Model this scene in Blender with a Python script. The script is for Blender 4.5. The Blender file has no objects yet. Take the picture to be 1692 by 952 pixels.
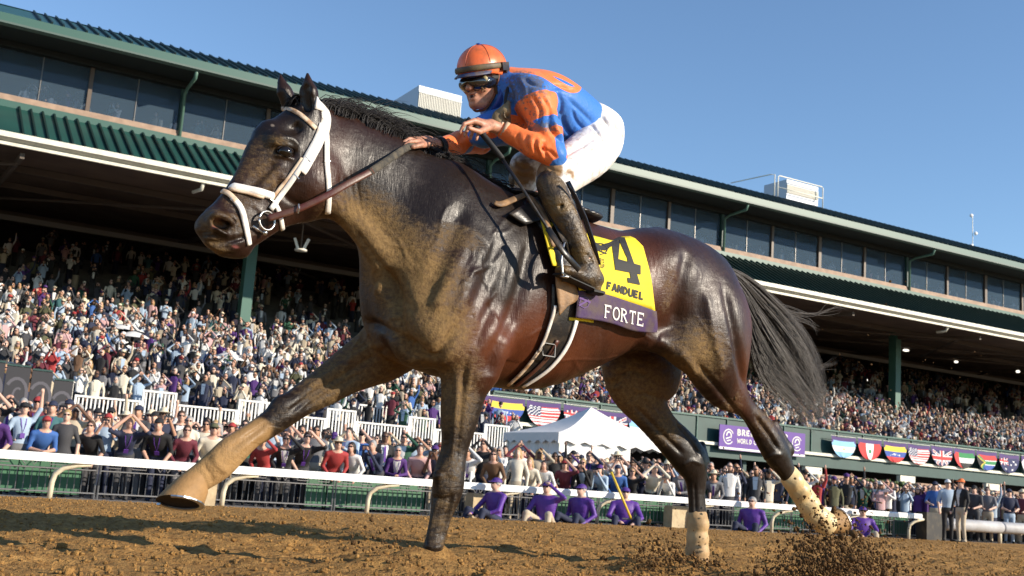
import bpy, bmesh, math, random, time
import numpy as np
from mathutils import Vector, Matrix
T0 = time.time()
SC = bpy.context.scene
COL = SC.collection
rnd = random.Random(7)

# ------------------------------------------------------------------ camera
F, CX, CY, EYE = 1850.0, 846.0, 476.0, 0.75
ROLL = math.radians(4.0)
PITCH = math.atan((802.2 - 476) * math.cos(ROLL) / F)
cd = bpy.data.cameras.new('camera')
cam = bpy.data.objects.new('camera', cd); COL.objects.link(cam); SC.camera = cam
cd.sensor_width = 36.0; cd.lens = F / 1692 * 36; cd.clip_end = 3000; cd.clip_start = .05
_c, _s, _cp, _sp = math.cos(ROLL), math.sin(ROLL), math.cos(PITCH), math.sin(PITCH)
_up = Vector((0, -_sp, _cp)); _fw = Vector((0, _cp, _sp)); _rt = Vector((1, 0, 0))
X = _rt * _c + _up * _s; Y = _up * _c - _rt * _s
M = Matrix((X, Y, -_fw)).transposed().to_4x4(); M.translation = (0, 0, EYE)
cam.matrix_world = M
cd.dof.use_dof = True; cd.dof.focus_distance = 4.5; cd.dof.aperture_fstop = 9.0

# ------------------------------------------------------------------ light
SUN_EL, SUN_AZ = math.radians(21.0), math.radians(21.0)
# direction the light travels, horizontally: mostly to the left and a little away from the camera
SDIR = Vector((-math.cos(SUN_AZ), math.sin(SUN_AZ), 0)) * math.cos(SUN_EL) + Vector((0, 0, -math.sin(SUN_EL)))
W = bpy.data.worlds.new('World'); SC.world = W; W.use_nodes = True
nt = W.node_tree; bg = nt.nodes['Background']
sky = nt.nodes.new('ShaderNodeTexSky'); sky.sky_type = 'NISHITA'; sky.sun_disc = False
sky.sun_elevation = SUN_EL
sky.sun_rotation = math.atan2(-SDIR.x, -SDIR.y)
sky.air_density = 1.0; sky.dust_density = 0.0; sky.ozone_density = 3.6
nt.links.new(sky.outputs[0], bg.inputs[0]); bg.inputs[1].default_value = 0.14
sl = bpy.data.lights.new('sun', 'SUN'); sl.energy = 5.0; sl.angle = math.radians(.5); sl.color = (1, .88, .72)
so = bpy.data.objects.new('sun', sl); COL.objects.link(so)
so.rotation_mode = 'QUATERNION'; so.rotation_quaternion = SDIR.to_track_quat('-Z', 'Y')
SC.view_settings.view_transform = 'Standard'; SC.view_settings.look = 'None'
SC.view_settings.exposure = 0.48; SC.view_settings.gamma = 1; SC.view_settings.use_curve_mapping = False

# ------------------------------------------------------------------ geometry helpers
def ray(px, py):
    dx, dy = px - CX, py - CY
    u = _c * dx + _s * dy; w = -_s * dx + _c * dy
    f = F * _cp + w * _sp; U = F * _sp - w * _cp
    return np.array([u / f, 1., U / f])
def link(o, parent=None):
    COL.objects.link(o)
    if parent is not None: o.parent = parent
    return o
def empty(name, loc=(0, 0, 0), rotz=0, parent=None):
    o = bpy.data.objects.new(name, None); o.location = loc; o.rotation_euler = (0, 0, rotz)
    o.empty_display_size = .1
    return link(o, parent)
def tag(o, label=None, cat=None, group=None, kind=None):
    if label: o['label'] = label
    if cat: o['category'] = cat
    if group: o['group'] = group
    if kind: o['kind'] = kind
    return o
def mesh_np(name, V, Fc, mats=(), smooth=True, fmat=None):
    V = np.asarray(V, dtype=np.float32); me = bpy.data.meshes.new(name)
    if isinstance(Fc, np.ndarray):
        n, k = Fc.shape
        me.vertices.add(len(V)); me.vertices.foreach_set('co', V.ravel())
        me.loops.add(n * k); me.loops.foreach_set('vertex_index', Fc.astype(np.int32).ravel())
        me.polygons.add(n); me.polygons.foreach_set('loop_start', np.arange(n, dtype=np.int32) * k)
        me.polygons.foreach_set('loop_total', np.full(n, k, np.int32)); me.update(calc_edges=True)
    else:
        me.from_pydata(V.tolist(), [], Fc); me.update()
    for m in mats: me.materials.append(m)
    if fmat is not None: me.polygons.foreach_set('material_index', np.asarray(fmat, np.int32))
    if smooth: me.polygons.foreach_set('use_smooth', np.ones(len(me.polygons), bool))
    me.validate()
    return me
def obj(name, me, parent=None, loc=None):
    o = bpy.data.objects.new(name, me)
    if loc is not None: o.location = loc
    return link(o, parent)

class MB:
    """collects simple shapes, then links them as one mesh"""
    def __init__(s): s.V = []; s.F = []; s.m = []; s.mi = 0
    def add(s, V, Fc, mi=None):
        b = len(s.V); s.V += [tuple(v) for v in V]; s.F += [tuple(i + b for i in f) for f in Fc]
        s.m += [s.mi if mi is None else mi] * len(Fc)
    def box(s, c, d, ax=None, mi=None):
        ax = ax or (Vector((1, 0, 0)), Vector((0, 1, 0)), Vector((0, 0, 1)))
        c = Vector(c); V = []
        for z in (-1, 1):
            for y in (-1, 1):
                for x in (-1, 1):
                    V.append(c + ax[0] * (x * d[0] / 2) + ax[1] * (y * d[1] / 2) + ax[2] * (z * d[2] / 2))
        s.add(V, [(0, 2, 3, 1), (4, 5, 7, 6), (0, 1, 5, 4), (2, 6, 7, 3), (0, 4, 6, 2), (1, 3, 7, 5)], mi)
    def tube(s, P, r, n=8, mi=None, cap=True, flat=None, up=None):
        """P list of points, r radius or list; flat=(a,b) makes a strap section"""
        P = [Vector(p) for p in P]; m = len(P); V = []; Fc = []
        rr = r if isinstance(r, (list, tuple)) else [r] * m
        u = None
        for i in range(m):
            t = (P[min(i + 1, m - 1)] - P[max(i - 1, 0)]).normalized()
            if up is not None: u = Vector(up[i] if isinstance(up, list) else up)
            elif u is None: u = Vector((0, 0, 1)) if abs(t.z) < .9 else Vector((0, 1, 0))
            w = t.cross(u).normalized(); u = w.cross(t).normalized()
            for k in range(n):
                a = 2 * math.pi * (k + .5) / n
                ca, sa = math.cos(a), math.sin(a)
                if flat: V.append(P[i] + w * (ca * flat[0] * rr[i]) + u * (sa * flat[1] * rr[i]))
                else: V.append(P[i] + (w * ca + u * sa) * rr[i])
        for i in range(m - 1):
            for k in range(n):
                a, b = i * n + k, i * n + (k + 1) % n
                Fc.append((a, b, b + n, a + n))
        if cap: Fc.append(tuple(range(n))[::-1]); Fc.append(tuple((m - 1) * n + k for k in range(n)))
        s.add(V, Fc, mi)
    def quad(s, a, b, c, d, mi=None): s.add([a, b, c, d], [(0, 1, 2, 3)], mi)
    def prism(s, poly, ext, mi=None):
        n = len(poly); poly = [Vector(p) for p in poly]; ext = Vector(ext)
        V = poly + [p + ext for p in poly]
        s.add(V, [tuple(range(n))[::-1], tuple(range(n, 2 * n))] + [(i, (i + 1) % n, n + (i + 1) % n, n + i) for i in range(n)], mi)
    def sphere(s, c, r, nu=10, nv=6, mi=None, ax=None):
        c = Vector(c); rr = r if isinstance(r, (tuple, list)) else (r, r, r)
        ax = ax or (Vector((1, 0, 0)), Vector((0, 1, 0)), Vector((0, 0, 1)))
        V = [c - ax[2] * rr[2]]; Fc = []
        for j in range(1, nv):
            t = math.pi * j / nv
            for i in range(nu):
                a = 2 * math.pi * i / nu
                V.append(c + ax[0] * (rr[0] * math.sin(t) * math.cos(a)) + ax[1] * (rr[1] * math.sin(t) * math.sin(a)) - ax[2] * (rr[2] * math.cos(t)))
        V.append(c + ax[2] * rr[2]); L = len(V) - 1
        for i in range(nu):
            Fc.append((0, 1 + (i + 1) % nu, 1 + i)); Fc.append((L, L - nu + i, L - nu + (i + 1) % nu))
            for j in range(nv - 2):
                a = 1 + j * nu + i; b = 1 + j * nu + (i + 1) % nu
                Fc.append((a, b, b + nu, a + nu))
        s.add(V, Fc, mi)
    def mesh(s, name, mats, smooth=False):
        me = bpy.data.meshes.new(name); me.from_pydata([tuple(v) for v in s.V], [], s.F)
        for m in (mats if isinstance(mats, (list, tuple)) else [mats]): me.materials.append(m)
        me.polygons.foreach_set('material_index', s.m)
        if smooth: me.polygons.foreach_set('use_smooth', [True] * len(s.F))
        me.update(); return me
    def build(s, name, mats, parent=None, smooth=False, loc=None):
        return obj(name, s.mesh(name, mats, smooth), parent, loc)

# ------------------------------------------------------------------ materials
def rgb(h):
    if isinstance(h, str):
        v = [int(h[i:i + 2], 16) / 255 for i in (0, 2, 4)]
        return tuple(((c + .055) / 1.055) ** 2.4 if c > .04045 else c / 12.92 for c in v) + (1,)
    return tuple(h)[:3] + (1,)
def mat(name, col, rough=.6, metal=0, noise=None, bump=None, spec=.5, coat=0, sheen=0):
    """noise=(scale, second colour, amount) ; bump=(scale, strength, distance)"""
    m = bpy.data.materials.new(name); m.use_nodes = True; nt = m.node_tree; b = nt.nodes['Principled BSDF']
    b.inputs['Base Color'].default_value = rgb(col); b.inputs['Roughness'].default_value = rough
    b.inputs['Metallic'].default_value = metal; b.inputs['Specular IOR Level'].default_value = spec
    b.inputs['Coat Weight'].default_value = coat; b.inputs['Sheen Weight'].default_value = sheen
    if noise or bump:
        tc = nt.nodes.new('ShaderNodeTexCoord')
    if noise:
        n = nt.nodes.new('ShaderNodeTexNoise'); n.inputs['Scale'].default_value = noise[0]; n.inputs['Detail'].default_value = 6
        nt.links.new(tc.outputs['Object'], n.inputs['Vector'])
        r = nt.nodes.new('ShaderNodeValToRGB'); c0 = noise[3] if len(noise) > 3 else .5
        r.color_ramp.elements[0].position = c0 - .12; r.color_ramp.elements[1].position = c0 + .12
        nt.links.new(n.outputs[0], r.inputs[0])
        mx = nt.nodes.new('ShaderNodeMix'); mx.data_type = 'RGBA'
        mm = nt.nodes.new('ShaderNodeMath'); mm.operation = 'MULTIPLY'; mm.inputs[1].default_value = noise[2]
        nt.links.new(r.outputs[0], mm.inputs[0]); nt.links.new(mm.outputs[0], mx.inputs[0])
        mx.inputs[6].default_value = rgb(col); mx.inputs[7].default_value = rgb(noise[1])
        nt.links.new(mx.outputs[2], b.inputs['Base Color'])
    if bump:
        n2 = nt.nodes.new('ShaderNodeTexNoise'); n2.inputs['Scale'].default_value = bump[0]; n2.inputs['Detail'].default_value = 5
        nt.links.new(tc.outputs['Object'], n2.inputs['Vector'])
        bp = nt.nodes.new('ShaderNodeBump'); bp.inputs['Strength'].default_value = bump[1]; bp.inputs['Distance'].default_value = bump[2]
        nt.links.new(n2.outputs[0], bp.inputs['Height']); nt.links.new(bp.outputs[0], b.inputs['Normal'])
    return m

# ------------------------------------------------------------------ smooth solid modelling (signed distances + surface nets)
AL = math.radians(35.0)
FWD = np.array([-math.cos(AL), -math.sin(AL), 0]); LFT = np.array([math.sin(AL), -math.cos(AL), 0])
GZ = 0.41
O0 = ray(830, 315) * 4.6; O0[2] = 0
def loc(px, py, y):
    """a point of the horse's own frame (x forward, y to its left, z up from the dirt) seen at that pixel"""
    r = ray(px, py); t = (y + O0 @ LFT) / (r @ LFT); q = r * t - O0
    return np.array([q @ FWD, y, q[2] + EYE - GZ])
def l2w(p): return O0 + FWD * p[0] + LFT * p[1] + np.array([0, 0, GZ + p[2]])
CAML = np.array([(-O0) @ FWD, (-O0) @ LFT, EYE - GZ])

class Field:
    def __init__(s, lo, hi, h):
        s.h = h; s.lo = np.array(lo, float); n = np.ceil((np.array(hi) - s.lo) / h).astype(int) + 1
        s.n = n; s.D = np.full(n, 1.0, np.float32)
    def grid(s, lo, hi):
        a = np.maximum(((np.array(lo) - s.lo) / s.h).astype(int), 0); b = np.minimum(((np.array(hi) - s.lo) / s.h).astype(int) + 2, s.n)
        if (b <= a).any(): return None
        ax = [(s.lo[i] + s.h * np.arange(a[i], b[i])).astype(np.float32) for i in range(3)]
        return (slice(a[0], b[0]), slice(a[1], b[1]), slice(a[2], b[2])), ax[0][:, None, None], ax[1][None, :, None], ax[2][None, None, :]
    def put(s, sl, d, k, sub=False):
        A = s.D[sl]
        if sub:
            h = np.clip(.5 - .5 * (A + d) / k, 0, 1); s.D[sl] = A * (1 - h) + (-d) * h + k * h * (1 - h)
        else:
            h = np.clip(.5 + .5 * (A - d) / k, 0, 1); s.D[sl] = A * (1 - h) + d * h - k * h * (1 - h)
    def ell(s, c, r, k=.02, ax=None, sub=False):
        c = np.array(c, float); r = np.array([r] * 3 if np.isscalar(r) else r, float); R = r.max() + k + 2 * s.h
        g = s.grid(c - R, c + R)
        if g is None: return
        sl, x, y, z = g; x = x - c[0]; y = y - c[1]; z = z - c[2]
        if ax is None: q = np.sqrt((x / r[0]) ** 2 + (y / r[1]) ** 2 + (z / r[2]) ** 2)
        else:
            q = 0
            for i in range(3):
                v = ax[i]; q = q + ((x * v[0] + y * v[1] + z * v[2]) / r[i]) ** 2
            q = np.sqrt(q)
        s.put(sl, (q - 1) * r.min(), k, sub)
    def cone(s, p, r1, q, r2, k=.02, sub=False):
        p = np.array(p, float); q = np.array(q, float); R = max(r1, r2) + k + 2 * s.h
        g = s.grid(np.minimum(p, q) - R, np.maximum(p, q) + R)
        if g is None: return
        sl, x, y, z = g; d = q - p; L2 = max(d @ d, 1e-9)
        x = x - p[0]; y = y - p[1]; z = z - p[2]
        t = np.clip((x * d[0] + y * d[1] + z * d[2]) / L2, 0, 1)
        s.put(sl, np.sqrt((x - t * d[0]) ** 2 + (y - t * d[1]) ** 2 + (z - t * d[2]) ** 2) - (r1 + (r2 - r1) * t), k, sub)
    def chain(s, pts, k=.01):
        for a, b in zip(pts[:-1], pts[1:]): s.cone(a[0], a[1], b[0], b[1], k)
    def loft(s, st, k=.04, sub=4, lat=(0, 1, 0), pw=2.0):
        """st: list of (centre, a lateral half width, b in-plane half width)"""
        C = np.array([q[0] for q in st], float); AB = np.array([[q[1], q[2]] for q in st], float)
        m = len(st); P = []; R = []
        for i in range(m - 1):
            i0, i3 = max(i - 1, 0), min(i + 2, m - 1)
            for j in range(sub):
                t = j / sub; t2, t3 = t * t, t ** 3
                w = (-.5 * t + t2 - .5 * t3, 1 - 2.5 * t2 + 1.5 * t3, .5 * t + 2 * t2 - 1.5 * t3, -.5 * t2 + .5 * t3)
                P.append(w[0] * C[i0] + w[1] * C[i] + w[2] * C[i + 1] + w[3] * C[i3])
                R.append(w[0] * AB[i0] + w[1] * AB[i] + w[2] * AB[i + 1] + w[3] * AB[i3])
        P.append(C[-1]); R.append(AB[-1]); lat = np.array(lat, float)
        tmp = Field.__new__(Field); tmp.h = s.h; tmp.lo = s.lo; tmp.n = s.n
        Rm = max(r.max() for r in R) + k + 2 * s.h; PA = np.array(P)
        g = s.grid(PA.min(0) - Rm, PA.max(0) + Rm); gs = g[0]; base = np.array([q.start for q in gs])
        D = np.full([q.stop - q.start for q in gs], 1.0, np.float32)
        for i in range(len(P) - 1):
            p, q = P[i], P[i + 1]; d = q - p; L = np.linalg.norm(d)
            if L < 1e-6: continue
            rm = max(R[i].max(), R[i + 1].max()) + k + 2 * s.h
            g = s.grid(np.minimum(p, q) - rm, np.maximum(p, q) + rm)
            if g is None: continue
            sl, x, y, z = g; u = d / L; l = lat - (lat @ u) * u; l /= np.linalg.norm(l); n = np.cross(u, l)
            x = x - p[0]; y = y - p[1]; z = z - p[2]
            ta = (x * u[0] + y * u[1] + z * u[2]); t = np.clip(ta / L, 0, 1); e = ta - t * L
            cl = x * l[0] + y * l[1] + z * l[2]; cn = x * n[0] + y * n[1] + z * n[2]
            a = R[i][0] + (R[i + 1][0] - R[i][0]) * t; b = R[i][1] + (R[i + 1][1] - R[i][1]) * t; mn = np.minimum(a, b)
            if pw == 2.0: qv = np.sqrt((cl / a) ** 2 + (cn / b) ** 2 + (e / mn) ** 2)
            else: qv = (np.abs(cl / a) ** pw + np.abs(cn / b) ** pw + np.abs(e / mn) ** pw) ** (1 / pw)
            dd = (qv - 1) * mn
            sub_ = tuple(slice(sl[j].start - base[j], sl[j].stop - base[j]) for j in range(3))
            A = D[sub_]; kk = .006; h = np.clip(.5 + .5 * (A - dd) / kk, 0, 1); D[sub_] = A * (1 - h) + dd * h - kk * h * (1 - h)
        s.put(gs, D, k)
    def nets(s, relax=1):
        D = s.D; S = D < 0; n = np.array(D.shape)
        c = [(i, j, k) for i in (0, 1) for j in (0, 1) for k in (0, 1)]
        cnt = np.zeros(n - 1, np.int8)
        for i, j, k in c: cnt += S[i:n[0] - 1 + i, j:n[1] - 1 + j, k:n[2] - 1 + k]
        act = np.argwhere((cnt > 0) & (cnt < 8)); ids = np.full(n - 1, -1, np.int32); ids[tuple(act.T)] = np.arange(len(act))
        val = {q: D[act[:, 0] + q[0], act[:, 1] + q[1], act[:, 2] + q[2]] for q in c}
        acc = np.zeros((len(act), 3)); num = np.zeros(len(act))
        for q in c:
            for a in range(3):
                if q[a]: continue
                r = list(q); r[a] = 1; r = tuple(r); v0, v1 = val[q], val[r]; m = (v0 < 0) != (v1 < 0)
                t = np.where(m, v0 / np.where(m, v0 - v1, 1), 0); p = np.tile(np.array(q, float), (len(act), 1)); p[:, a] = t
                acc += p * m[:, None]; num += m
        V = s.lo + s.h * (act + acc / num[:, None])
        Q = []
        for a in range(3):
            b, e = (a + 1) % 3, (a + 2) % 3
            s0 = [slice(None)] * 3; s1 = [slice(None)] * 3; s0[a] = slice(0, -1); s1[a] = slice(1, None)
            A, B = S[tuple(s0)], S[tuple(s1)]
            ix = np.argwhere(A != B); ix = ix[(ix[:, b] > 0) & (ix[:, e] > 0) & (ix[:, b] < n[b] - 1) & (ix[:, e] < n[e] - 1)]
            fl = A[tuple(ix.T)]
            def cid(db, de):
                w = ix.copy(); w[:, b] -= db; w[:, e] -= de; return ids[tuple(w.T)]
            q = np.stack([cid(1, 1), cid(0, 1), cid(0, 0), cid(1, 0)], 1); q[~fl] = q[~fl][:, ::-1]; Q.append(q)
        Q = np.concatenate(Q); Q = Q[(Q >= 0).all(1)]
        for _ in range(relax):
            acc = np.zeros_like(V); num = np.zeros(len(V))
            for i in range(4):
                a, b = Q[:, i], Q[:, (i + 1) % 4]
                for ax in range(3):
                    acc[:, ax] += np.bincount(a, V[b, ax], len(V)) + np.bincount(b, V[a, ax], len(V))
                num += np.bincount(a, minlength=len(V)) + np.bincount(b, minlength=len(V))
            V = .5 * V + .5 * acc / num[:, None]
        return V, Q

def stations(rows):
    """rows: (x1,y1,x2,y2,Y,q): the two outline points of a limb in the photograph, its lateral plane and width ratio.
    Returns loft stations whose outline, seen from the photograph's side, is that wide."""
    C = [((r[0] + r[2]) / 2, (r[1] + r[3]) / 2) for r in rows]; out = []
    P = [loc(c[0], c[1], r[4]) for c, r in zip(C, rows)]
    for i, r in enumerate(rows):
        i0, i1 = max(i - 1, 0), min(i + 1, len(rows) - 1)
        tx, ty = C[i1][0] - C[i0][0], C[i1][1] - C[i0][1]; tl = math.hypot(tx, ty)
        hp = abs(((r[2] - r[0]) * -ty + (r[3] - r[1]) * tx) / tl / 2)
        p = P[i]; v = p - CAML; rng = np.linalg.norm(v); v /= rng
        t = P[i1] - P[i0]; t /= np.linalg.norm(t)
        l = np.array([0, 1., 0]); l -= (l @ t) * t; l /= np.linalg.norm(l); n = np.cross(t, l)
        m = np.cross(v, t); m /= np.linalg.norm(m)
        h = hp * rng / F
        b = h / math.sqrt((n @ m) ** 2 + (r[5] * (l @ m)) ** 2)
        out.append((p, r[5] * b, b))
    return out
# ================================================================== layout frames
def head_to(px):
    r = ray(px, 743 + .07 * px); v = np.array([r[0], 1.0]); return v / np.linalg.norm(v)
SA = head_to(4100); SN = np.array([-SA[1], SA[0]])        # along the stand, away from the track
RA = head_to(3380); RN = np.array([-RA[1], RA[0]])        # along the rail, away from the track
_g = ray(86, 822.5) * 19.1; RS = float(_g[:2] @ RN)       # distance of the rail
def ST(t, s, z): return Vector((SA[0] * t + SN[0] * s, SA[1] * t + SN[1] * s, z))
def RL(t, s, z): return Vector((RA[0] * t + RN[0] * s, RA[1] * t + RN[1] * s, z))
def sp(px, py, s):
    r = ray(px, py); l = s / (r[:2] @ SN); return float(r[:2] @ SA * l), float(EYE + r[2] * l)
def rp_(px, py, s):
    r = ray(px, py); l = s / (r[:2] @ RN); return float(r[:2] @ RA * l), float(EYE + r[2] * l)
VS = tuple(Vector((*q, 0)) if len(q) == 2 else q for q in (SA, SN)); VR = tuple(Vector((*q, 0)) for q in (RA, RN)); VZ = Vector((0, 0, 1))
AXS = (VS[0], VS[1], VZ); AXR = (VR[0], VR[1], VZ)
print('RS', RS)

M_DIRT = bpy.data.materials.new('track_dirt'); M_DIRT.use_nodes = True; M_DIRT_SHADE = bpy.data.materials.new('shaded_dirt'); M_DIRT_SHADE.use_nodes = True
def dirt_nodes(m, geo=True):
    nt = m.node_tree; N = nt.nodes; b = N['Principled BSDF']; Lk = nt.links.new; g = N.new('ShaderNodeNewGeometry')
    def nz(s, d=6, r=.6):
        n = N.new('ShaderNodeTexNoise'); n.inputs['Scale'].default_value = s; n.inputs['Detail'].default_value = d; n.inputs['Roughness'].default_value = r; Lk(g.outputs['Position'], n.inputs['Vector']); return n.outputs[0]
    r = N.new('ShaderNodeValToRGB'); Lk(nz(22, 8, .7), r.inputs[0]); e = r.color_ramp.elements
    e[0].position = .3; e[0].color = (.19, .098, .033, 1); e[1].position = .72; e[1].color = (.58, .34, .118, 1)
    mx = N.new('ShaderNodeMix'); mx.data_type = 'RGBA'; mx.blend_type = 'MULTIPLY'; mx.inputs[0].default_value = .5; Lk(r.outputs[0], mx.inputs[6])
    r2 = N.new('ShaderNodeValToRGB'); Lk(nz(1.3, 3), r2.inputs[0]); r2.color_ramp.elements[0].color = (.72, .68, .64, 1); r2.color_ramp.elements[1].color = (1.25, 1.15, 1.05, 1); Lk(r2.outputs[0], mx.inputs[7]); Lk(mx.outputs[2], b.inputs['Base Color'])
    b.inputs['Roughness'].default_value = .95; b.inputs['Specular IOR Level'].default_value = .15
    ad = N.new('ShaderNodeMath'); ad.operation = 'ADD'
    m1 = N.new('ShaderNodeMath'); m1.operation = 'MULTIPLY'; m1.inputs[1].default_value = .055; Lk(nz(16, 6, .7), m1.inputs[0])
    m2 = N.new('ShaderNodeMath'); m2.operation = 'MULTIPLY'; m2.inputs[1].default_value = .016; Lk(nz(80, 4, .7), m2.inputs[0])
    Lk(m1.outputs[0], ad.inputs[0]); Lk(m2.outputs[0], ad.inputs[1])
    bp = N.new('ShaderNodeBump'); bp.inputs['Distance'].default_value = 1; bp.inputs['Strength'].default_value = .9; Lk(ad.outputs[0], bp.inputs['Height']); Lk(bp.outputs[0], b.inputs['Normal'])
dirt_nodes(M_DIRT); dirt_nodes(M_DIRT_SHADE)
for n_ in M_DIRT_SHADE.node_tree.nodes:
    if n_.type == 'VALTORGB' and n_.color_ramp.elements[1].position < .8: n_.color_ramp.elements[0].color = (.06, .032, .014, 1); n_.color_ramp.elements[1].color = (.24, .14, .06, 1)  # darker copy of the track dirt: shade on the thrown clods put into the colour
SNEAR = 6.2
def track_z(x, y):
    s = x * RN[0] + y * RN[1]
    return .41 * (1 - np.clip((s - SNEAR) / (RS - .2 - SNEAR), 0, 1))
def vnoise(x, y, seed=0):
    """value noise"""
    xi, yi = np.floor(x).astype(np.int64), np.floor(y).astype(np.int64); fx, fy = x - xi, y - yi; fx = fx * fx * (3 - 2 * fx); fy = fy * fy * (3 - 2 * fy)
    def h(a, b):
        n = (a * 374761393 + b * 668265263 + seed * 144665) & 0xffffffff; n = ((n ^ (n >> 13)) * 1274126177) & 0xffffffff; return ((n ^ (n >> 16)) & 0xffff) / 65535.0
    return (h(xi, yi) * (1 - fx) + h(xi + 1, yi) * fx) * (1 - fy) + (h(xi, yi + 1) * (1 - fx) + h(xi + 1, yi + 1) * fx) * fy
def relief(x, y):
    z = .030 * (vnoise(x * 2.1, y * 2.1, 1) - .5) + .030 * (vnoise(x * 6, y * 6, 2) - .5) + .022 * (vnoise(x * 15, y * 15, 3) - .5) + .022 * (vnoise(x * 34, y * 34, 4) - .5)
    S2, T2 = x * RN[0] + y * RN[1], x * RA[0] + y * RA[1]; z = z + .030 * (vnoise(T2 * .9, S2 * 5.5, 7) - .5) + .016 * (vnoise(T2 * 1.7, S2 * 12, 8) - .5)
    for (mx, my), h, r in MOUND: z = z + h * np.exp(-((x - mx) ** 2 + (y - my) ** 2) / (2 * r * r)) * (.7 + .6 * vnoise(x * 12, y * 12, 5))
    return z
def gpt(px, Z): r = ray(px, 900); return (r[0] * Z, Z)
MOUND = [(gpt(711, 4.34), .075, .085), (gpt(1150, 5.44), .06, .12), (gpt(1080, 5.2), .045, .14), (gpt(1375, 4.7), .05, .20), (gpt(610, 4.2), .04, .15)]
def grid_sheet(xs, ys):
    X_, Y_ = np.meshgrid(xs, ys, indexing='ij'); return X_, Y_
def sheet_faces(n, m): 
    i, j = np.meshgrid(np.arange(n - 1), np.arange(m - 1), indexing='ij'); a = (i * m + j).ravel(); return np.stack([a, a + m, a + m + 1, a + 1], 1)
# fan of the track as the place has it: fine near the hooves, coarser towards the rail (rows run parallel to the rail)
su = np.concatenate([np.arange(-40, 2, 3.0), np.arange(2.0, 3.2, .1), np.arange(3.2, 7.2, .026), np.arange(7.2, 11, .05), np.arange(11, RS - .05, .16), [RS + .25]])
tu = np.concatenate([np.arange(-60, -6, 3.0), np.arange(-6, -3, .2), np.arange(-3, 9, .036), np.arange(9, 22, .16), np.arange(22, 60, .8), np.arange(60, 400, 20)])
S_g, T_g = np.meshgrid(su, tu, indexing='ij'); X_ = RA[0] * T_g + RN[0] * S_g; Y_ = RA[1] * T_g + RN[1] * S_g
Z_ = track_z(X_, Y_) + relief(X_, Y_) * np.clip((RS + .2 - S_g) / .5, 0, 1)
tr = obj('track', mesh_np('track', np.stack([X_.ravel(), Y_.ravel(), Z_.ravel()], 1), sheet_faces(len(su), len(tu))[:, ::-1], [M_DIRT])); tag(tr, kind='structure')
M_CONC = mat('apron_concrete', (.24, .22, .20), .9, noise=(3, (.16, .15, .14), .6), bump=(12, .3, .01))
b = MB(); b.quad(RL(-300, RS + .1, -.004), RL(900, RS + .1, -.004), RL(900, 1200, -.004), RL(-300, 1200, -.004)); tag(b.build('apron', M_CONC), kind='structure')
b = MB(); b.quad(*[Vector(p) for p in ((-2500, -1500, -.05), (2500, -1500, -.05), (2500, 2600, -.05), (-2500, 2600, -.05))]); tag(b.build('ground', mat('far_ground', (.12, .11, .06), .95)), kind='structure')
# clods
def ico():
    t = (1 + 5 ** .5) / 2; V_ = np.array([(-1, t, 0), (1, t, 0), (-1, -t, 0), (1, -t, 0), (0, -1, t), (0, 1, t), (0, -1, -t), (0, 1, -t), (t, 0, -1), (t, 0, 1), (-t, 0, -1), (-t, 0, 1)], float); V_ /= np.linalg.norm(V_[0])
    return V_, np.array([(0, 11, 5), (0, 5, 1), (0, 1, 7), (0, 7, 10), (0, 10, 11), (1, 5, 9), (5, 11, 4), (11, 10, 2), (10, 7, 6), (7, 1, 8), (3, 9, 4), (3, 4, 2), (3, 2, 6), (3, 6, 8), (3, 8, 9), (4, 9, 5), (2, 4, 11), (6, 2, 10), (8, 6, 7), (9, 8, 1)])
IV, IF = ico(); rg = np.random.RandomState(3)
def blobs(P, r, name, m, parent=None):
    n = len(P); V_ = IV[None] * (r[:, None, None]) * rg.uniform(.55, 1.25, (n, 12, 1)) * rg.uniform(.6, 1.2, (n, 1, 3)) + P[:, None, :]
    Fc = (IF[None] + (np.arange(n) * 12)[:, None, None]).reshape(-1, 3); return obj(name, mesh_np(name, V_.reshape(-1, 3), Fc, [m]), parent)
n = 42000; s_ = 2.9 + (rg.rand(n) ** 1.6) * (RS - 3.2); t_ = rg.uniform(-1, 1, n) * (2.2 + s_ * .85) + s_ * .62
x = RA[0] * t_ + RN[0] * s_; y = RA[1] * t_ + RN[1] * s_
r = np.exp(rg.normal(math.log(.0052), .36, n)) * (1 + s_ * .07); z = track_z(x, y) + relief(x, y) + r * .25
tag(blobs(np.stack([x, y, z], 1), r, 'dirt_clods', M_DIRT), kind='stuff')
# clods thrown up by the hooves
P = []; Rr = []
def spray(px, py, Z, n, sx, sy_, sz, r0=.0048):
    for i in range(n):
        p = ray(px + rg.normal() * sx, py + (-abs(rg.normal()) * sy_ + sy_ * .55)) * (Z + rg.normal() * sz); P.append([p[0], p[1], p[2] + EYE]); Rr.append(math.exp(rg.normal() * .45) * r0)
spray(1395, 925, 4.95, 900, 46, 40, .14); spray(1330, 935, 4.7, 700, 44, 30, .12, .0045); spray(1410, 935, 4.7, 700, 44, 30, .12, .0045); spray(1412, 885, 5.1, 40, 8, 30, .08, .004); spray(1340, 895, 5.1, 240, 26, 34, .12, .0055); spray(1085, 930, 5.1, 600, 32, 32, .12); spray(1432, 835, 5.5, 25, 6, 24, .05, .004)
spray(615, 938, 4.2, 450, 34, 34, .10, .0042); spray(715, 930, 4.35, 70, 24, 10, .08, .0055); spray(1150, 930, 5.3, 120, 26, 12, .1, .006); spray(1320, 820, 5.3, 40, 60, 60, .2, .005); spray(1480, 600, 7, 60, 110, 90, .4, .004)
P = np.array(P); Rr = np.array(Rr); ok = P[:, 2] > .39
tag(blobs(P[ok], Rr[ok], 'flying_dirt', M_DIRT_SHADE), kind='stuff')
print('track', time.time() - T0)

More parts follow.
